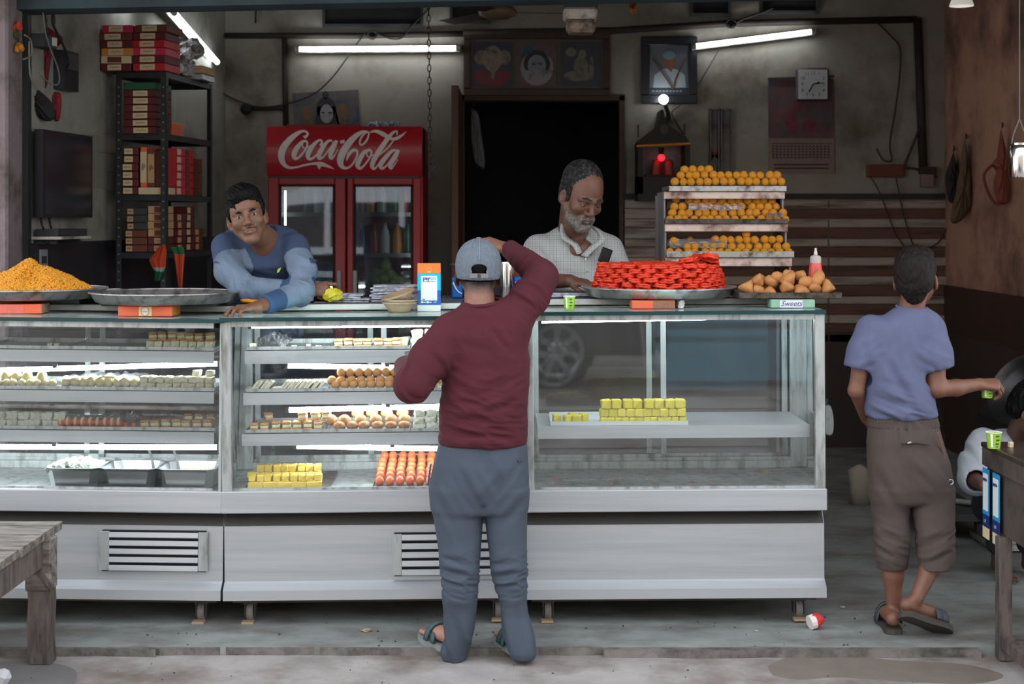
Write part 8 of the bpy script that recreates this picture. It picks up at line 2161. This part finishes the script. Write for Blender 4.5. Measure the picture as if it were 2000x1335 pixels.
S_=Sdf()
for e in(-1,1):S_.chain([W(1965+e*28,985,7.7),W(1986+e*30,935,7.30),W(1980+e*30,1060,7.42)],[.10,.075,.06],.03)
V,Q=S_.mesh(.010);link_mesh('trousers',V,Q,MATS['trousers_dark'],t)
# ------------------------------------------------------------------ litter
p=Vector((W(1578,1212,6.52).x,6.46,.0))
t=thing('crushed_cup','crushed red and white paper cup by the right caster','cup',tuple(p),.3)
mb=MB().lathe([(.028,0),(.03,.02),(.027,.045),(.001,.047)],(0,0,0),14,M=Euler((0,1.35,0)).to_matrix().to_4x4());mb.v=[(x+.006*math.sin(y*160),y*(1-.2*abs(x)*10),max(z+.03+.005*math.sin(x*170),.001))for x,y,z in mb.v]
mb.build('cup_body',mat('litter_red',(206,40,44),.5,var=.1),t,local=True)
mb=MB().lathe([(.0305,-.006),(.0315,.018),(.001,.02)],(0,0,0),14,M=Euler((0,1.35,0)).to_matrix().to_4x4());mb.v=[(x,y,max(z+.03,.001))for x,y,z in mb.v]
mb.build('cup_rim',mat('litter_white',(226,216,212),.6),t,local=True)
def scrap(lab,px,py,z,sx_,m,cat='litter',seed=1):
 Y=(H-z)*F/(py-HOR);p=W(px,py,Y);g=MB().ball((p.x,p.y,z+sx_*.25),(sx_,sx_*.7,sx_*.28),8,6,noise=.3,rnd=random.Random(seed))
 tag(g.build('litter_scrap',m),lab,cat)
scrap('crumpled pale plastic scrap at the slab edge near the slippers',1844,1258,-.030,.032,m_foil,seed=4)
scrap('orange peel scrap on the ground left of the table leg',1912,1244,-.030,.030,mat('peel_orange',(206,92,60),.8),seed=5)
scrap('smaller orange scrap beside the raised slipper',1866,1222,-.030,.022,MATS['peel_orange'],seed=6)
scrap('yellow scrap at the foot of the right table',1995,1262,-.030,.025,mat('scrap_yellow',(190,160,70),.8),seed=7)
scrap('tiny pale scrap on the dark slab right of the cases',1646,1186,.001,.012,m_white,seed=8)
scrap('tiny white speck of paper on the slab beneath the right case',1478,1232,.001,.008,m_white,seed=9)
scrap('dry leaf scrap on the slab below the left case',1000-285,1232,.001,.022,m_kraft,seed=10)
g=MB()
for k in range(90):
 x,y=R.uniform(-2.2,2.2),R.uniform(5.0,6.1);g.ball((x,y,-.031),R.uniform(.0015,.0045),5,4,noise=.3,rnd=R)
tag(g.build('street_grit',mat('grit_dark',(70,62,56),.9)),'dark grit and crumbs scattered on the cement street','grit',kind='stuff')
g=MB()
for k in range(70):
 x,y=R.uniform(-2.2,1.8),R.uniform(6.2,6.9);g.ball((x,y,.001),R.uniform(.002,.006),5,4,noise=.3,rnd=R)
tag(g.build('slab_grit',MATS['grit_dark']),'dark grit scattered on the grey slab under the cases','grit',kind='stuff')
# ------------------------------------------------------------------ vehicles across the street, seen only as reflections in the glass
def wheel(t,c,r,ax=(0,-1,0)):
 q=Matrix.Translation(Vector(c))@Vector(ax).to_track_quat('Z','X').to_matrix().to_4x4()
 w=MB().lathe([(r*.62,-.09),(r*.9,-.10),(r,-.06),(r,.05),(r*.92,.09),(r*.72,.085),(r*.70,.05),(.02,.03)],(0,0,0),36,M=q).build('wheel',mat('tyre_black',(26,26,27),.8),t,smooth=True,sharp=.6)
 g=MB().lathe([(.001,.085),(r*.16,.082),(r*.2,.07),(r*.26,.06)],(0,0,0),30,M=q)
 g.lathe([(r*.60,.07),(r*.66,.09),(r*.72,.088)],(0,0,0),36,M=q,close=False)
 for k in range(7):
  a_=2*PI*k/7;d=Vector((math.cos(a_),math.sin(a_),0));n_=Vector((-d.y,d.x,0));s0,s1=r*.055,r*.10
  g.add([q@(d*r*.2+n_*s0+Vector((0,0,.075))),q@(d*r*.2-n_*s0+Vector((0,0,.075))),q@(d*r*.63-n_*s1+Vector((0,0,.085))),q@(d*r*.63+n_*s1+Vector((0,0,.085)))],[(0,1,2,3)])
 g.build('wheel_cover',mat('wheel_silver',(170,172,176),.3,.8),w,smooth=True,sharp=.5)
def vehicle(name,lab,prof,x0,y0,wd,m,wheels,r,win):
 t=thing(name,lab,name if name!='parked_car' else 'car',(x0,y0,-.028))
 P=[(x0+x,z-.028)for x,z in prof]
 MB().prism(P,y0-wd,y0).build('car_body',m,t)
 for k,q in enumerate(win):MB().prism([(x0+x,z-.028)for x,z in q],y0+.0,y0+.006).build('side_window',mat('car_window',(28,32,36),.08),t)
 for x in wheels:wheel(t,(x0+x,y0+.0,r-.028),r,(0,1,0))
 return t
vehicle('parked_car','dark grey car parked behind the photographer, mirrored in the right case',[(0,.25),(.05,.75),(.8,.95),(1.5,1.45),(2.9,1.48),(3.6,.95),(3.9,.85),(3.95,.3)],-2.58,-1.0,1.65,mat('car_grey',(50,52,56),.3,.3,coat=.5),(.55,3.05),.345,[[(1.05,.98),(1.55,1.38),(2.15,1.40),(2.15,.98)],[(2.2,.98),(2.2,1.40),(2.85,1.40),(3.3,.98)]])
vehicle('parked_van','white van parked across the street, mirrored in the cooler doors',[(0,.3),(.02,1.0),(.5,1.25),(1.0,2.15),(1.4,2.3),(4.4,2.3),(4.5,2.2),(4.5,.3)],-4.9,-4.6,1.8,mat('van_white',(224,226,230),.3,coat=.4),(.85,3.6),.33,[[(.75,1.3),(1.15,2.0),(1.75,2.05),(1.75,1.3)],[(1.85,1.3),(1.85,2.05),(3.0,2.05),(3.0,1.3)],[(3.1,1.3),(3.1,2.05),(4.3,2.05),(4.3,1.3)]])
ct=thing('pedal_cart','teal blue goods cart parked beside the grey car, mirrored in the right case','cart',(2.4,-1.2,-.028))
m_teal=mat('cart_teal',(86,150,176),.6,var=.15,vscale=5)
MB().box(1.5,3.5,-2.3,-1.1,.50,.56).box(1.5,3.5,-1.13,-1.1,.02,.9).box(1.5,1.53,-2.3,-1.13,.2,.9).box(3.47,3.5,-2.3,-1.13,.2,.9).build('cart_body',m_teal,ct)
for i,(x,z,w_)in enumerate(((1.85,.561,.26),(2.5,.561,.32),(3.1,.561,.24))):
 tag(MB().lathe([(.001,0),(w_*.9,0),(w_,.2),(w_*.8,.42),(w_*.4,.5),(.001,.5)],(x,-1.7,z-.0),16).build('sack',mat('sack_grey',(150,154,150),.9,var=.2,vscale=6),smooth=True),'%s grey sack from left on the teal cart behind the photographer'%ORD[i],'sack','sacks on the teal cart')
for x in(1.9,3.1):wheel(ct,(x,-1.4,.24),.27,(0,1,0))
